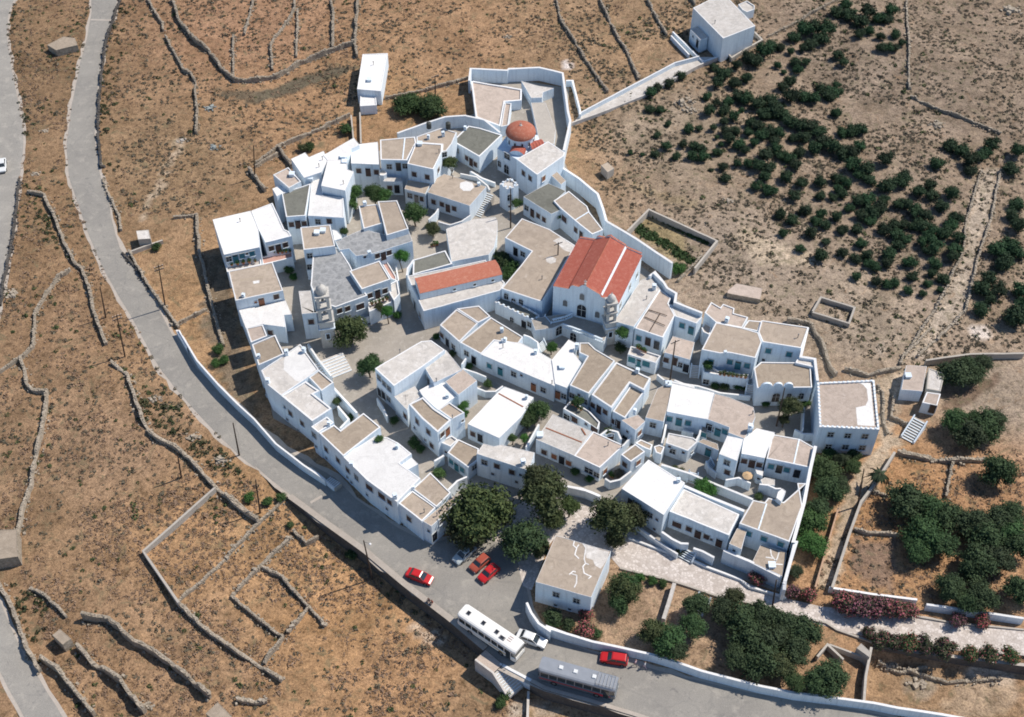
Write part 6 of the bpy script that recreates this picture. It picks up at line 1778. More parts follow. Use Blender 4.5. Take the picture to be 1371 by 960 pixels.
# ------------------------------------------------------------------ pines on the slope
PT = {'a': [(430,30,32),(120,100,30),(175,105,28),(440,105,36),(480,70,30),(535,60,34),(520,105,35),(590,30,40),(640,40,45),(700,70,50),(760,50,45),(790,100,50),(730,130,45),(830,130,45),(870,30,45),(940,30,45),(1000,40,40),(1080,30,45),(1130,10,30),(1120,122,30),(1150,225,38),(1200,215,40),(1250,210,42),(330,205,32),(385,205,25),(220,178,24),(160,240,22),(570,140,38),(520,165,30),(460,200,25),(530,215,35),(580,215,30),(545,260,35),(600,290,38),(630,320,30),(660,170,34),(700,190,38),(650,225,30),(720,240,36),(760,220,38),(810,225,40),(790,265,34),(680,280,28),(500,290,18),(478,253,16),(610,108,18),(880,170,45),(930,190,45),(980,190,48),(1020,220,48),(940,250,42),(890,255,32),(1000,310,45),(1050,270,48),(1090,300,48),(1150,330,50),(1200,330,45),(1240,300,42),(300,288,26),(355,300,32),(400,310,32),(350,350,34),(410,355,40),(480,330,28),(210,298,30),(145,342,28),(262,352,26),(15,335,18),(80,347,14),(510,410,32),(447,428,16),(528,470,34),(590,392,26),(650,390,32),(700,400,45),(760,410,45),(740,340,45),(800,310,40),(740,460,34),(820,350,38),(870,360,40),(920,330,35),(900,400,42),(850,460,42),(690,515,34),(770,535,42),(740,520,25),(930,495,42),(1030,490,36),(895,565,40),(1120,470,38),(1170,490,34),(1210,400,50),(1280,420,50),(1240,450,40),(1300,480,40),(1130,530,32),(1150,555,36),(1035,565,32),(1100,575,28),(950,640,38),(820,660,36),(880,695,40),(835,765,28),(1035,665,34),(1010,700,34),(1060,720,36),(1120,675,36),(985,760,38),(1150,750,36),(930,848,30),(1063,810,28),(1040,885,42),(1155,868,34)],
 'b': [(480,110,40),(540,100,48),(600,150,45),(500,190,42),(560,170,45),(620,110,34),(440,150,32),(550,220,36),(480,265,38),(400,270,34),(500,340,38),(530,400,36),(470,420,34),(475,515,34),(575,465,34),(540,450,34),(620,260,42),(680,240,40),(730,240,36),(690,290,42),(740,320,38),(700,350,36),(650,395,42),(640,445,34),(780,250,30),(700,130,36),(750,130,45),(810,60,42),(870,30,45),(880,80,42),(800,170,45),(850,190,45),(820,240,45),(890,270,40),(930,140,42),(980,70,46),(1010,200,46),(980,240,42),(860,300,36),(830,330,38),(900,350,50),(870,380,40),(950,280,42),(1020,310,38),(1000,370,42),(990,410,40),(765,440,44),(895,445,42),(880,500,30),(940,530,38),(775,520,34),(855,555,28),(750,590,30),(920,590,24),(830,610,24),(580,545,32),(640,555,32),(680,550,32),(285,400,44),(640,30,50),(720,10,50),(1330,130,50),(1310,190,45),(1340,240,50),(1240,370,60),(1300,350,55),(1340,390,50),(1270,440,50),(1180,530,50),(1150,580,50),(1240,590,50),(1190,640,38),(1140,690,50),(1350,590,50),(1330,730,70),(1371,670,50)],
 'c': [(420,15,36),(370,60,45),(440,80,50),(500,110,45),(540,60,45),(600,90,40),(640,100,34),(665,50,45),(545,160,32),(490,180,34),(607,190,28),(685,178,30),(720,225,26),(610,250,32),(650,255,32),(685,250,26),(140,195,40),(200,150,50),(250,140,50),(320,150,50),(290,200,45),(230,230,40),(190,255,28),(375,290,32),(405,330,34),(55,345,24),(150,330,34),(205,330,28),(160,370,34),(85,385,20),(20,240,40),(70,250,28),(122,270,26),(120,430,36),(80,460,34),(290,470,38),(340,495,42),(370,455,32),(367,602,30),(630,850,45),(980,770,50),(1040,800,50),(1090,850,50),(1140,830,40),(1200,770,45),(1170,810,40),(1090,910,40),(910,870,45),(1300,900,50),(1340,800,45),(730,935,45)],
 'd': [(1260,300,40),(1300,320,50),(1350,260,50),(1200,345,32),(1080,355,28),(1130,390,42),(1100,440,36),(1190,440,40),(1250,415,36),(900,400,32),(840,440,34),(740,490,36),(780,465,28)]}
r = random.Random(99)
k = 0
for tn, L in PT.items():
    ox, oy, s = TILES[tn]
    for (x, y, rr) in L:
        px, py = ox + x * s, oy + y * s
        rad = rr * s / scale_at(px, py) * 1.16
        q = g(px, py); z = terrain(q.x, q.y)
        hz = r.uniform(.9, 1.2)
        p = at(px, py, z + rad * .65 * hz)
        o = add(PINES[k % 5], 'pine_shrub', None, (p.x, p.y, z + rad * .62 * hz))
        o.scale = (rad, rad * r.uniform(.85, 1.1), rad * hz); o.rotation_euler = (0, 0, r.uniform(0, 6.28))
        if rr >= 44: lb = 'large dark green pine bush in the young plantation on the right hand slope'
        elif rr >= 33: lb = 'medium sized dark green pine bush in the young plantation on the right slope'
        else: lb = 'small round dark green pine bush standing in the plantation on the right slope'
        tag(o, lb, 'pine bush', 'young pines on the slope right of the village')
        k += 1
T_ = tree
G1 = 'plaza trees'
T_(*pts("@8 360,250")[0], 51, 3.6, 'leaf', 'biggest broad olive green tree at the left of the car park', z0=0, group=G1, sx=1.0)
T_(*pts("@8 290,340")[0], 31, 3.2, 'leaf', 'lower left crown shading the parked silver car', group=G1)
T_(*pts("@8 720,120")[0], 38, 5.0, 'leaf', 'tall dark tree in front of the shaded white house', group=G1)
T_(*pts("@8 680,60")[0], 25, 6.2, 'leaf', 'top of the tall plaza tree nearest the shaded house wall', group=G1)
T_(*pts("@8 600,400")[0], 34, 3.4, 'olive', 'dark green tree between the car park and the square tan roof', group=G1)
T_(*pts("@8 700,450")[0], 17, 2.6, 'leaf', 'small tree touching the corner of the square tan roofed house', group=G1)
T_(*pts("@8 870,200")[0], 17, 3.0, 'leaf', 'small brownish tree between the two tall plaza trees', group=G1)
T_(*pts("@8 780,270")[0], 18, 2.4, 'leaf', 'thin crowned tree over the cobbles in the plaza centre', group=G1)
T_(*pts("@8 1120,270")[0], 37, 3.8, 'leaf', 'wide tree right of the plaza below the white roofed house', group=G1)
T_(*pts("@8 1230,260")[0], 22, 3.6, 'leaf', 'right hand lobe of trees against the cream roofed house wall', group=G1)
T_(*pts("@8 1130,390")[0], 16, 2.4, 'leaf', 'small tree hanging over the cobbles left of the promenade ledge', group=G1)
T_(*pts("@L 200,220")[0], 27, 3.2, 'leaf', 'olive green tree beside the marble bell tower')
T_(*pts("@L 370,540")[0], 19, 3.2, 'olive', 'dark tree at the corner of the L shaped two storey house')
T_(*pts("@F 740,290")[0], 11, 4.2, 'bright', 'small bushy tree beside the pink terrace')
T_(*pts("@F 530,760")[0], 8, 3.2, 'leaf', 'slim left tree of the pair on the west square')
T_(*pts("@F 610,800")[0], 10, 3.2, 'bright', 'right tree of the pair on the west square')
T_(*pts("@B 295,520")[0], 13, 5.0, 'bright', 'bright green courtyard tree between white walls')
T_(*pts("@B 275,620")[0], 11, 3.6, 'bright', 'lower fresh green courtyard tree near the twin tan roofs')
T_(*pts("@B 480,540")[0], 15, 4.2, 'bright', 'dense green tree in the sunken yard north of the twin roofs')
T_(*pts("@B 570,560")[0], 13, 4.0, 'bright', 'right hand green tree in the sunken yard')
T_(*pts("@B 860,720")[0], 18, 3.4, 'bright', 'leafy tree right of the twin tan roofs')
T_(*pts("@B 1170,260")[0], 13, 4.4, 'leaf', 'greyish tree in the yard of the dark grey roofed house')
T_(*pts("@B 1020,860")[0], 12, 2.2, 'leaf', 'small tree over the steps above the round fronted terrace')
T_(*pts("@S 1230,270")[0], 19, 2.8, 'bright', 'dense tree right of the central white roofed house')
T_(*pts("@S 1140,360")[0], 14, 2.4, 'bright', 'lower tree beside the central white roofed house')
T_(*pts("@S 1000,520")[0], 7, 1.8, 'bright', 'small garden tree at the corner of the central white house')
T_(*pts("@S 1110,520")[0], 7, 1.8, 'bright', 'round garden tree left of the slender white wall')
T_(*pts("@S 545,230")[0], 10, 2.6, 'bright', 'green tree in the gap behind the square tan block')
T_(*pts("@P 400,440")[0], 18, 3.6, 'leaf', 'feathery tree in front of the scalloped house')
T_(*pts("@P 340,560")[0], 9, 2.0, 'leaf', 'greyish small tree left of the feathery tree')
T_(*pts("@V 850,370")[0], 19, 1.6, 'bright', 'fig like tree on the bank above the five openings house')
T_(*pts("@M 1090,440")[0], 9, 2.0, 'ivy', 'shaded green tree in the pocket garden below the church terrace')
# east garden strip
for x, y, rr, m, lb in ((300, 110, 26, 'bright', 'top bright green tree in the strip garden by the crenellated house'), (330, 220, 24, 'olive', 'dark tree in the middle of the strip garden'), (390, 200, 16, 'olive', 'smaller dark tree by the lane in the strip garden'),
                        (240, 390, 24, 'bright', 'lower bright green tree against the slanting white wall'), (265, 320, 20, 'olive', 'dark hedge tree against the slanting white wall'), (240, 510, 22, 'bright', 'broad green tree near the foot of the strip garden'),
                        (150, 660, 12, 'olive', 'small dark tree at the bottom of the strip garden'), (460, 100, 14, 'bright', 'light green shrubby tree by the lane bend'), (400, 60, 13, 'olive', 'dark shrubby tree under the crenellated house')):
    px, py = TILES['e'][0] + x * .25018, TILES['e'][1] + y * .25018
    T_(px, py, rr * 1.0, 2.0 if rr > 14 else 1.4, m, lb, group='trees of the strip garden', flat=.8)
# east orchard
E_ = [(750, 290, 36, 'upper left'), (860, 330, 28, 'upper middle'), (960, 360, 26, 'second from the top middle'), (850, 470, 34, 'middle left'), (930, 510, 26, 'middle'), (800, 540, 22, 'lower left'), (1100, 400, 30, 'upper right'), (1240, 400, 30, 'right'),
      (1180, 470, 32, 'inner right'), (1300, 450, 26, 'far right'), (1120, 620, 34, 'lower middle'), (1220, 590, 28, 'lower right'), (980, 750, 26, 'bottom left'), (1150, 790, 28, 'bottom'), (1080, 820, 20, 'bottom by the blue wall'), (1350, 760, 26, 'bottom far right'), (1340, 520, 24, 'right edge'), (1310, 350, 22, 'top right')]
for x, y, rr, w in E_:
    T_(TILES['e'][0] + x * .25018, TILES['e'][1] + y * .25018, rr * .95, 2.6, 'olive', 'dark leafy orchard tree, %s of the orchard at the right' % w, group='orchard trees right of the lane', flat=.85)
T_(*pts("@e 1240,120")[0], 27, 3.0, 'olive', 'lone round dark tree near the right edge of the photo')
for x, y, rr, w in ((800, 320, 30, 'left part'), (900, 290, 24, 'middle part'), (980, 250, 18, 'right tip')):
    T_(TILES['p'][0] + x * .18755, TILES['p'][1] + y * .18755, rr, 2.2, 'olive', 'dark tree clump behind the farm sheds, %s' % w, group='trees behind the farm sheds', flat=.8)
for x, y, rr, w in ((800, 660, 24, 'left'), (900, 740, 28, 'lower middle'), (1010, 680, 28, 'upper right'), (1080, 660, 20, 'right'), (930, 640, 14, 'upper middle')):
    T_(TILES['p'][0] + x * .18755, TILES['p'][1] + y * .18755, rr * .95, 2.6, 'olive', 'very dark big tree group in the threshing yard, %s crown' % w, group='dark trees of the threshing yard', flat=.85)
# south gardens
Q_ = [(600, 230, 30, 'olive', 'upper left crown of the dense garden grove'), (720, 190, 26, 'olive', 'top crown of the dense garden grove'), (480, 160, 22, 'olive', 'left upper crown of the dense garden grove'), (830, 240, 26, 'olive', 'upper right crown of the dense garden grove'), (950, 290, 28, 'olive', 'right crown of the dense garden grove'),
      (640, 330, 32, 'olive', 'middle left crown of the dense garden grove'), (760, 340, 32, 'olive', 'middle crown of the dense garden grove'), (700, 450, 34, 'olive', 'lower left crown of the dense garden grove'), (800, 480, 28, 'leaf', 'lower grey green crown of the dense garden grove'), (900, 400, 26, 'olive', 'lower right crown of the dense garden grove'), (560, 440, 22, 'olive', 'shadowy lower left corner crown of the grove'),
      (1100, 560, 30, 'olive', 'rounded dark tree beside the concrete boundary'), (1020, 590, 20, 'olive', 'low dark tree left of the concrete boundary'), (900, 590, 16, 'bright', 'light green bush tree by the road wall'),
      (160, 350, 28, 'olive', 'dark tree in the middle of the south garden'), (70, 290, 22, 'leaf', 'spiky light tree in the middle south garden'), (200, 400, 18, 'olive', 'low dark tree over the road wall'), (300, 250, 20, 'olive', 'shady tree beside the garden steps'), (320, 130, 22, 'olive', 'tree above the garden steps'), (540, 90, 18, 'leaf', 'thin grey tree leaning over the promenade kerb')]
for x, y, rr, m, lb in Q_:
    T_(TILES['q'][0] + x * .22684, TILES['q'][1] + y * .22684, rr * 1.0, 2.8, m, lb, group='trees of the south garden', flat=.85)
T_(*pts("@Z 1070,680")[0], 25, 3.0, 'leaf', 'round olive green tree right of the detached square house')
T_(*pts("@Z 1030,790")[0], 18, 2.4, 'olive', 'dark lower tree right of the detached square house')
T_(*pts("@Y 60,640")[0], 20, 2.8, 'olive', 'dark tree below the cobbled promenade near the square house')
T_(*pts("@T 800,610")[0], 24, 1.7, 'ivy', 'left half of the big flat dark hedge tree north of the village', flat=.75)
T_(*pts("@T 1000,640")[0], 26, 1.7, 'ivy', 'right half of the big flat dark hedge tree north of the village', flat=.75)
# shrubs
S_ = shrub
S_(*pts("@T 230,840")[0], 11, 'ivy', 'dark bush in the corner of the stone walled plot')
S_(*pts("@1 290,780")[0], 9, 'ivy', 'green bush by the stone wall north west of the village')
S_(*pts("@1 250,790")[0], 8, 'leaf', 'olive bush against the north west plot wall')
S_(*pts("@4 835,360")[0], 8, 'ivy', 'small dark bush beside the pump hut')
S_(*pts("@G 600,350")[0], 14, 'ivy', 'upper part of the curved hedge behind the round terrace')
S_(*pts("@G 480,255")[0], 10, 'ivy', 'top end of the curved hedge')
S_(*pts("@G 560,300")[0], 12, 'ivy', 'bend of the curved hedge')
S_(*pts("@G 640,400")[0], 14, 'ivy', 'lower part of the curved hedge beside the tan hall')
S_(*pts("@G 620,470")[0], 10, 'ivy', 'foot of the curved hedge beside the red tiled building')
S_(*pts("@R 1015,285")[0], 11, 'bright', 'round yellow green bush in the small yard by the brown cottage')
S_(*pts("@Q 1150,600")[0], 7, 'bright', 'round potted bush on the roof terrace of the road row', z0=5.6)
S_(*pts("@S 340,1000")[0], 5, 'leaf', 'small bush at the gate of the small yard')
S_(*pts("@Y 565,320")[0], 9, 'leaf', 'clipped olive bush at the promenade steps')
S_(*pts("@L 990,270")[0], 7, 'ivy', 'dark creeper bush under the tan rimmed roof')
S_(*pts("@Q 1290,430")[0], 8, 'ivy', 'dark bush in the steep lane, upper')
S_(*pts("@S 100,570")[0], 11, 'ivy', 'dark bush in the steep lane under the brown roofed house')
S_(*pts("@S 160,620")[0], 8, 'ivy', 'lower dark bush in the steep lane')
S_(*pts("@W 380,435")[0], 8, 'bright', 'fresh green bush above the slanting coping')
S_(*pts("@I 640,720")[0], 11, 'ivy', 'leafy plants on the terrace right of the church bell tower', z0=3.5)
S_(*pts("@I 620,860")[0], 10, 'ivy', 'dark plants hanging below the church terrace')
S_(*pts("@J 330,670")[0], 9, 'ivy', 'creeper on the left of the curved planted terrace', z0=3)
S_(*pts("@J 390,860")[0], 8, 'ivy', 'dark shrub at the foot of the curved terrace, left')
S_(*pts("@J 480,870")[0], 8, 'leaf', 'grey shrub at the foot of the curved terrace, middle')
S_(*pts("@J 600,870")[0], 8, 'ivy', 'green shrub at the foot of the curved terrace, right')
S_(*pts("@J 670,890")[0], 6, 'ivy', 'small shrub beside the terrace stairs')
S_(*pts("@P 165,405")[0], 8, 'ivy', 'dark bush left of the arched doorway')
S_(*pts("@P 540,410")[0], 8, 'ivy', 'dark bush right of the arched windows')
S_(*pts("@P 760,870")[0], 12, 'ivy', 'dark creeper at the foot of the crenellated house')
S_(*pts("@P 980,880")[0], 12, 'ivy', 'dark bush under the right windows of the crenellated house')
S_(*pts("@U 545,625")[0], 8, 'ivy', 'dark bush at the foot of the long pale house')
S_(*pts("@U 680,690")[0], 7, 'ivy', 'low bush under the big window of the tan roofed half')
S_(*pts("@U 950,640")[0], 9, 'scrub', 'dry shrub in the curved wall garden')
S_(*pts("@I 1150,130")[0], 12, 'bright', 'green bush at the end of the long tall white wall')
S_(*pts("@7 510,90")[0], 11, 'ivy', 'dark tree like bush under the retaining wall')
S_(*pts("@w 590,830")[0], 9, 'bright', 'green bush below the road steps')
S_(*pts("@w 550,900")[0], 10, 'ivy', 'dark bush lower down beside the road steps')
S_(*pts("@h 450,450")[0], 9, 'bright', 'bright weed clump beside the road edge')
S_(*pts("@h 330,490")[0], 9, 'bright', 'bright weed clump by the utility pole')
S_(*pts("@h 160,450")[0], 9, 'bright', 'bright weed clump on the roadside bank')
S_(*pts("@h 540,700")[0], 7, 'bright', 'pale green weed clump in the stone cell')
S_(*pts("@k 420,460")[0], 10, 'ivy', 'tall weeds in the shaded ditch under the village')
S_(*pts("@k 480,560")[0], 9, 'ivy', 'lower weeds in the shaded ditch under the village')
S_(*pts("@k 400,590")[0], 8, 'ivy', 'dark weeds at the edge of the ditch')
S_(*pts("@Z 410,920")[0], 16, 'olive', 'dark bush in front of the detached square house')
S_(*pts("@w 1040,150")[0], 13, 'olive', 'green bush behind the curved road wall')
S_(*pts("@w 1180,180")[0], 12, 'olive', 'darker bush behind the curved road wall')
S_(*pts("@x 680,190")[0], 9, 'olive', 'bush at the right end of the pink oleander on the road wall')
S_(*pts("@Y 180,570")[0], 9, 'ivy', 'creeper under the promenade kerb, left')
S_(*pts("@Y 300,600")[0], 9, 'ivy', 'creeper under the promenade kerb, middle')
S_(*pts("@Y 400,620")[0], 8, 'ivy', 'creeper under the promenade kerb, right')
OL = [("@X 370,510", 12, 'left of the utility pole on the promenade'), ("@X 690,630", 12, 'first right of the pole on the promenade'), ("@X 850,660", 13, 'second right of the pole by the lane mouth'),
      ("@e 420,820", 21, 'large and left of the long oleander hedge'), ("@e 500,850", 20, 'second in the long oleander hedge'), ("@e 580,850", 19, 'third in the long oleander hedge'), ("@e 690,860", 18, 'fourth in the long oleander hedge'), ("@e 760,860", 15, 'last in the long oleander hedge'),
      ("@l 1020,200", 13, 'alone on the kerb bed'), ("@l 1150,205", 13, 'in front of the blue garden wall'), ("@l 620,305", 14, 'first on the lower side of the promenade'), ("@l 690,310", 12, 'second on the lower side of the promenade'), ("@l 760,320", 13, 'third on the lower side of the promenade'),
      ("@l 840,335", 13, 'fourth on the lower side of the promenade'), ("@l 950,345", 15, 'fifth on the lower side of the promenade'), ("@l 1080,372", 12, 'sixth on the lower side of the promenade'), ("@l 1185,380", 12, 'seventh on the lower side of the promenade'), ("@l 1300,390", 12, 'eighth on the lower side of the promenade'), ("@l 540,265", 9, 'small and sparse at the start of the lower side'),
      ("@x 560,150", 17, 'tall and trailing over the curved road wall'), ("@Z 720,880", 12, 'beside the front of the detached square house')]
for P, rr, w in OL:
    low = 'lower side' in w
    S_(*pts(P)[0], rr * (1.3 if low else 1.05), 'oleander2' if low else 'oleander', 'pink flowering oleander, ' + w, 'oleander', 'oleander', 'flowering oleanders', hz=1.1, z0=0)
# palm beside the lane
def palm():
    q = at(*pts("@e 600,130")[0], 4.0)
    root = thing('palm_tree', 'scruffy palm leaning over the stone lane', 'palm', (q.x, q.y, 0))
    m = MB(); m.tube((0, 0, -.2), (.1, 0, 3.6), .22, .16, 'trunk', 8); add(m.mesh('trunk'), 'trunk', root, (0, 0, 0))
    m = MB(); r = random.Random(4)
    for i in range(22):
        a = 2 * math.pi * i / 22 + r.uniform(-.15, .15); up = r.uniform(-.2, .8); L = r.uniform(1.6, 2.3)
        prev = Vector((.1, 0, 3.6))
        for k in range(7):
            t = (k + 1) / 7
            p = Vector((.1 + math.cos(a) * L * t, math.sin(a) * L * t, 3.6 + up * t * 1.2 - 1.7 * t * t))
            side = Vector((-math.sin(a), math.cos(a), 0)) * .32 * math.sin(math.pi * min(1, t + .1))
            m.face([prev, p + side - Vector((0, 0, .15)), p, prev], 'olive') if False else None
            m.face([prev, prev + side - Vector((0, 0, .18)), p + side * .8 - Vector((0, 0, .2)), p], 'olive')
            m.face([prev, prev - side - Vector((0, 0, .18)), p - side * .8 - Vector((0, 0, .2)), p], 'olive')
            prev = p
    add(m.mesh('fronds'), 'fronds', root, (0, 0, 0))
palm()

# ------------------------------------------------------------------ poles
PL = [("@4 848,460", "@4 885,690", 'twin crossarm pole on the bank between road and village', 2, False), ("@4 628,725", "@4 668,950", 'pole with crossarm left of the road bend', 2, False), ("@4 535,575", "@4 565,740", 'thin pole behind the one left of the road bend', 0, False),
      ("@5 1247,345", "@5 1280,518", 'bare pole at the road edge below the lane parapet', 0, False), ("@5 948,500", "@5 970,638", 'bare pole standing alone in the left field', 0, False), ("@h 220,290", "@h 262,595", 'pole among the weeds above the stone cells', 0, False),
      ("@7 575,15", "@7 622,222", 'street lamp pole below the retaining wall opposite the row end', 0, True), ("@G 1080,170", "@G 1070,470", 'pole beside the left eave of the red church roof', 1, False), ("@D 642,430", "@D 642,790", 'tall pole in front of the grey green roofed house', 0, False),
      ("@N 1195,40", "@N 1140,440", 'pole between the brown roofs and the brilliant white roof', 1, False), ("@P 347,270", "@P 272,620", 'leaning pole in front of the scalloped house', 0, False), ("@X 545,525", "@X 505,800", 'pole on the lower kerb of the promenade', 0, True),
      ("@W 1335,190", "@W 1290,535", 'pole in the stone lane beside the palm', 0, False), ("@T 1045,355", "@T 1048,575", 'pole standing in the dark hedge tree', 1, False), ("@A 475,100", "@A 487,400", 'pole at the stone wall corner north west', 0, False)]
for a_, b_, lb, ar, lm in PL:
    pole(a_, b_, lb, ar, lm)

# ------------------------------------------------------------------ vehicles
car("@v 45,520", "@v 255,600", 'carred', 'bright red car parked alone beside the retaining wall kerb', 4.2)
car("@v 850,470", "@v 715,590", 'carred', 'bright red car parked nose out, right of the faded brown one', 3.6)
car("@v 758,388", "@v 640,492", 'carbrown', 'faded orange brown car between the silver car and the red car', 3.4, 'hatch')
car("@v 620,300", "@v 500,405", 'carsilver', 'pale silver car half under the plaza tree', 4.1)
car("@w 730,270", "@w 940,350", 'carwhite', 'white sedan between the white coach and the curved wall', 4.5)
car("@x 950,440", "@x 725,405", 'carred', 'bright red hatchback parked under the road wall right of the buses', 4.0, 'hatch')
car("@0 10,845", "@0 10,925", 'carwhite', 'white car driving on the far left road', 4.1)
bus("@w 205,40", "@w 720,385", 'cream white coach with three roof hatches beside the road steps', 10.6, 'cream')
bus("@x 180,465", "@x 850,650", 'grey bus with a red side stripe and a roof luggage rack', 11.2, 'grey')

# ------------------------------------------------------------------ people
person(*pts("@v 240,795")[0], 2.4, 'person in dark red top and dark trousers sitting on the kerb, left of two', 'shirt4', 'trousers', 'sit', .1)
person(*pts("@v 268,812")[0], 2.4, 'person in rust red top and dark trousers sitting on the kerb, right of two', 'shirt1', 'trousers', 'sit', .1)
person(*pts("@x 1030,490")[0], 1.2, 'person in pale pink top walking nearest the red car under the road wall', 'shirt2', 'trousers', 'walk')
person(*pts("@x 1115,510")[0], 1.3, 'person in white top walking behind, further along the road wall', 'shirt3', 'shirt2', 'walk')

# ------------------------------------------------------------------ rocks
def rock(px, py, r_, label, mat='stone', seed=1, flat=.45):
    q = g(px, py); rr = random.Random(seed); b = MB()
    for k in range(26):
        a, d_ = rr.uniform(0, 6.28), rr.random() ** .7
        x, y = math.cos(a) * d_ * r_ * .8, math.sin(a) * d_ * r_ * .55
        s_ = rr.uniform(.10, .34) * r_ * (1.15 - .6 * d_)
        b.box((x, y, -.15), (s_ * rr.uniform(1, 1.8), s_, s_ * flat * rr.uniform(.8, 1.6) + .15), mat, rr.uniform(0, 3), .7, s_ * .15, rr)
    o = add(b.mesh('rock_outcrop'), 'rock_outcrop', None, (q.x, q.y, q.z))
    tag(o, label, 'rock')
M['greyrock'] = patchy('blue_grey_rock', (.30, .33, .32), (.18, .20, .19), (.42, .44, .42), .9, 2.5)
for i, (P, r_, lb, m) in enumerate([("@0 1132,580", 2.2, 'blue grey boulder right of the stone wall bend', 'greyrock'), ("@0 1145,790", 1.8, 'smaller grey boulder lower right of the stone wall bend', 'greyrock'), ("@0 975,755", 1.6, 'long pale slab beside the earth path', 'concrete'),
                                ("@0 195,930", 1.6, 'grey boulder between the two left roads', 'stone'), ("@0 240,700", 1.5, 'pale boulder in the scrub between the left roads', 'stone'), ("@4 60,610", 2.4, 'rocky outcrop at the far left road edge', 'stone'), ("@a 300,70", 3.2, 'pale cracked rock outcrop below the long walkway', 'stone'),
                                ("@a 340,110", 2.2, 'lower piece of the pale cracked outcrop', 'stone'), ("@c 905,670", 2.4, 'pale rock outcrop above the right hand pines', 'stone'), ("@c 1300,60", 3.5, 'rocky ledge in the top right corner', 'stone'), ("@a 540,600", 1.8, 'pale rock patch on the bare slope', 'stone'),
                                ("@5 830,220", 1.8, 'broken rocks beside the roadside bank', 'stone'), ("@5 1030,420", 2.0, 'white rocks on the bank by the stone wall', 'stone'), ("@5 1180,550", 2.2, 'pale rock slab near the road pole', 'stone'), ("@l 800,540", 2.4, 'rubble heap below the promenade', 'stone'), ("@1 1345,200", 1.6, 'small stone ruin on the slope above the churchyard', 'stone'),
                                ("@l 660,440", 2.0, 'long rubble ledge under the stone faced wall', 'stone'), ("@6 780,900", 1.8, 'fallen stones at the lower terrace wall', 'stone')]):
    rock(*pts(P)[0], r_, lb, m, i + 3)

# small belongings
tank(*pts("@C 70,625")[0], 7.4, 'dark round water tank on the tan roof by the curved white wall')
tank(*pts("@B 990,-60")[0], 7.4, 'dark barrel tank left of the roof yard')
def umbrella(P, z, label, mat):
    q = at(*pts(P)[0], z + 2.1)
    root = thing('parasol', label, 'parasol', (q.x, q.y, z))
    m = MB(); m.tube((0, 0, 0), (0, 0, 2.3), .03, .03, 'metal', 6); add(m.mesh('pole'), 'pole', root, (0, 0, 0))
    m = MB(); prev = [(0.85 * math.cos(2 * math.pi * i / 8), 0.85 * math.sin(2 * math.pi * i / 8), 2.0) for i in range(8)]
    m.hull(prev, [(p[0] * .05, p[1] * .05, 2.4) for p in prev], mat); add(m.mesh('canopy'), 'canopy', root, (0, 0, 0))
M['sandcloth'] = simple('sand_canvas', (.55, .38, .22), .9)
umbrella("@W 280,248", .3, 'sand coloured parasol in the little yard of the right quarter', 'sandcloth')
r = random.Random(17)
def pots(P, z, label, n):
    q = [at(x, y, z) for x, y in pts(P)]
    for i in range(n):
        p = q[0].lerp(q[1], (i + .5) / n)
        o = add(POT, 'potted_plant', None, (p.x, p.y, z)); s = r.uniform(.8, 1.3); o.scale = (s, s, s); o.rotation_euler = (0, 0, r.uniform(0, 6))
        tag(o, label, 'potted plant', label)
POT = pot_mesh()
pots("@E 250,385 520,345", 4.05, 'green potted plant on the terrace of the far left white house', 5)
pots("@E 650,275 830,255", 3.05, 'green potted plant on the pink paved terrace', 5)
pots("@Q 650,220 700,260", .05, 'potted plant in the west row courtyard', 3)
pots("@I 770,860 860,910", 3.1, 'terracotta potted plant on the flower balcony', 5)
pots("@N 240,620 340,690", 2.65, 'potted plant on the table terrace', 4)
pots("@J 420,765 690,800", 3.05, 'potted plant on the rim of the curved planted terrace', 7)
pots("@U 860,660 900,690", .1, 'terracotta pot plant behind the curved garden wall', 3)
pots("@F 450,745 620,690", 3.45, 'potted plant on the terrace before the square tan house', 5)
pots("@F 1000,210 1080,190", .05, 'potted plant in the alley above the grey annex', 3)

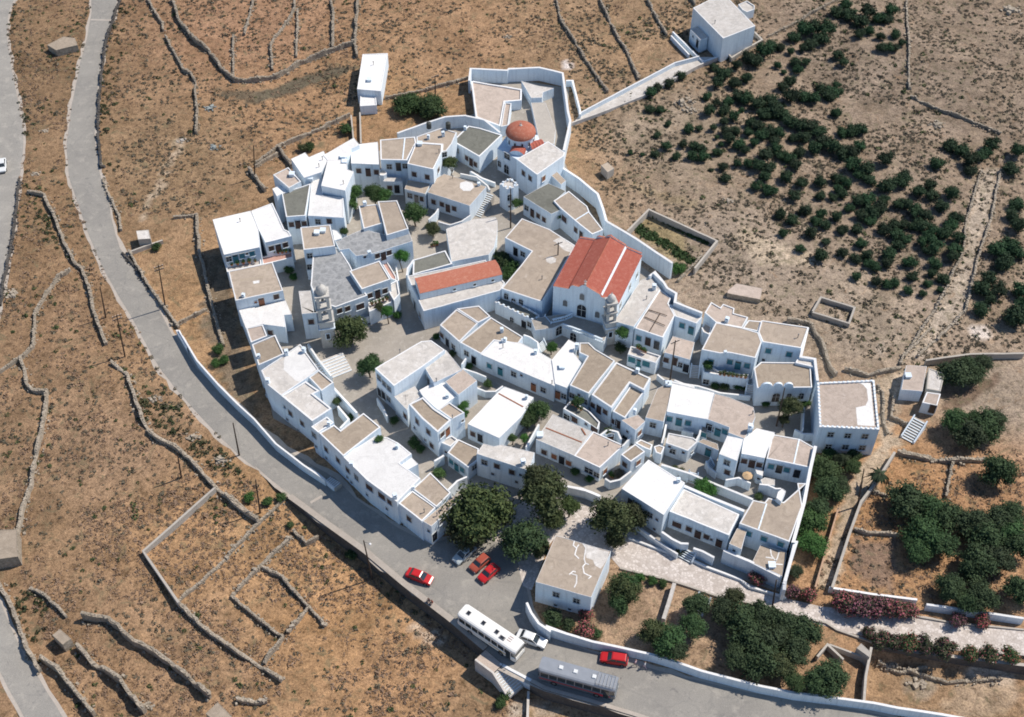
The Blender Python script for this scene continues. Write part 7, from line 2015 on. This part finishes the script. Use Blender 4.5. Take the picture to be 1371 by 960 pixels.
for P, rr, mt, lb, z in (("@E 800,420", 8, 'ivy', 'green creeper in the shaded alley by the west houses, upper', 0), ("@E 840,480", 7, 'ivy', 'green creeper in the shaded alley by the west houses, lower', 0), ("@E 1300,60", 8, 'ivy', 'dark bush in the small yard right of the skylight house', 3),
                     ("@B 440,730", 7, 'ivy', 'dark potted bush between the twin roofs and the white block', 0), ("@B 640,330", 9, 'ivy', 'dark climber under the striped tan roof house', 2), ("@B 750,360", 9, 'ivy', 'dark climber in the blue shaded yard corner', 1),
                     ("@D 180,640", 8, 'ivy', 'climbing plant on the low tan roofed house front', 0), ("@D 700,560", 9, 'bright', 'green creeper below the battlemented tower', 1.5), ("@D 1090,670", 9, 'ivy', 'creeper at the left end of the arched veranda', 2),
                     ("@N 300,590", 9, 'ivy', 'dark creeper over the table terrace', 3), ("@L 1280,550", 8, 'ivy', 'dark bush under the middle row facade', 0), ("@S 560,300", 7, 'ivy', 'bush against the bright side wall of the square tan block', 0),
                     ("@J 60,640", 6, 'ivy', 'dark plant beside the small pale rose house', 0), ("@U 850,250", 7, 'ivy', 'green plant on the little lane annex', 1.5), ("@O 290,880", 8, 'leaf', 'grey creeper on the bank wall', 0), ("@O 350,910", 8, 'leaf', 'second grey creeper on the bank wall', 0),
                     ("@Q 760,250", 8, 'bright', 'tall green plant in the west row courtyard', 1.5), ("@Q 880,400", 7, 'ivy', 'dark bush in the corner of the west row courtyard', .5), ("@Q 660,200", 7, 'leaf', 'olive bush at the top of the west row courtyard', 1.5),
                     ("@F 450,790", 8, 'ivy', 'dark shrub beside the grey slab building front', 0), ("@F 700,830", 8, 'ivy', 'dark shrub in the shade of the red tiled building', 0), ("@M 500,780", 8, 'ivy', 'plants in the low walled yard of the middle row', 0), ("@M 180,500", 7, 'ivy', 'plants under the west end of the middle row', 0), ("@S 620,60", 7, 'leaf', 'olive plant in the yard behind the rose roofed house', 0)):
    S_(*pts(P)[0], rr, mt, lb, z0=z)
# ------------------------------------------------------------------ light
w = bpy.data.worlds.new("World"); scene.world = w; w.use_nodes = True
nt = w.node_tree; bg = nt.nodes["Background"]
sky = nt.nodes.new("ShaderNodeTexSky"); sky.sky_type = 'NISHITA'; sky.sun_disc = False
EL = R(53); SD = Vector((.925, .38, 0)).normalized()
sky.sun_elevation = EL
sky.sun_rotation = math.atan2(SD.x, SD.y)
sky.air_density = 1.0; sky.dust_density = .1; sky.ozone_density = 4.0
nt.links.new(sky.outputs[0], bg.inputs[0]); bg.inputs[1].default_value = .105
sun = bpy.data.lights.new("sun", 'SUN'); sun.energy = 4.3; sun.angle = R(.5); sun.color = (1, .92, .82)
so = bpy.data.objects.new("sun", sun); COL.objects.link(so)
d = Vector((SD.x * math.cos(EL), SD.y * math.cos(EL), math.sin(EL)))
so.rotation_euler = d.to_track_quat('Z', 'Y').to_euler(); so.location = (0, 150, 200)
scene.view_settings.view_transform = 'Standard'; scene.view_settings.look = 'None'; scene.view_settings.gamma = 1; scene.view_settings.exposure = .2
scene.cycles.max_bounces = 6; scene.cycles.diffuse_bounces = 4

scene.cycles.filter_width = 1.8
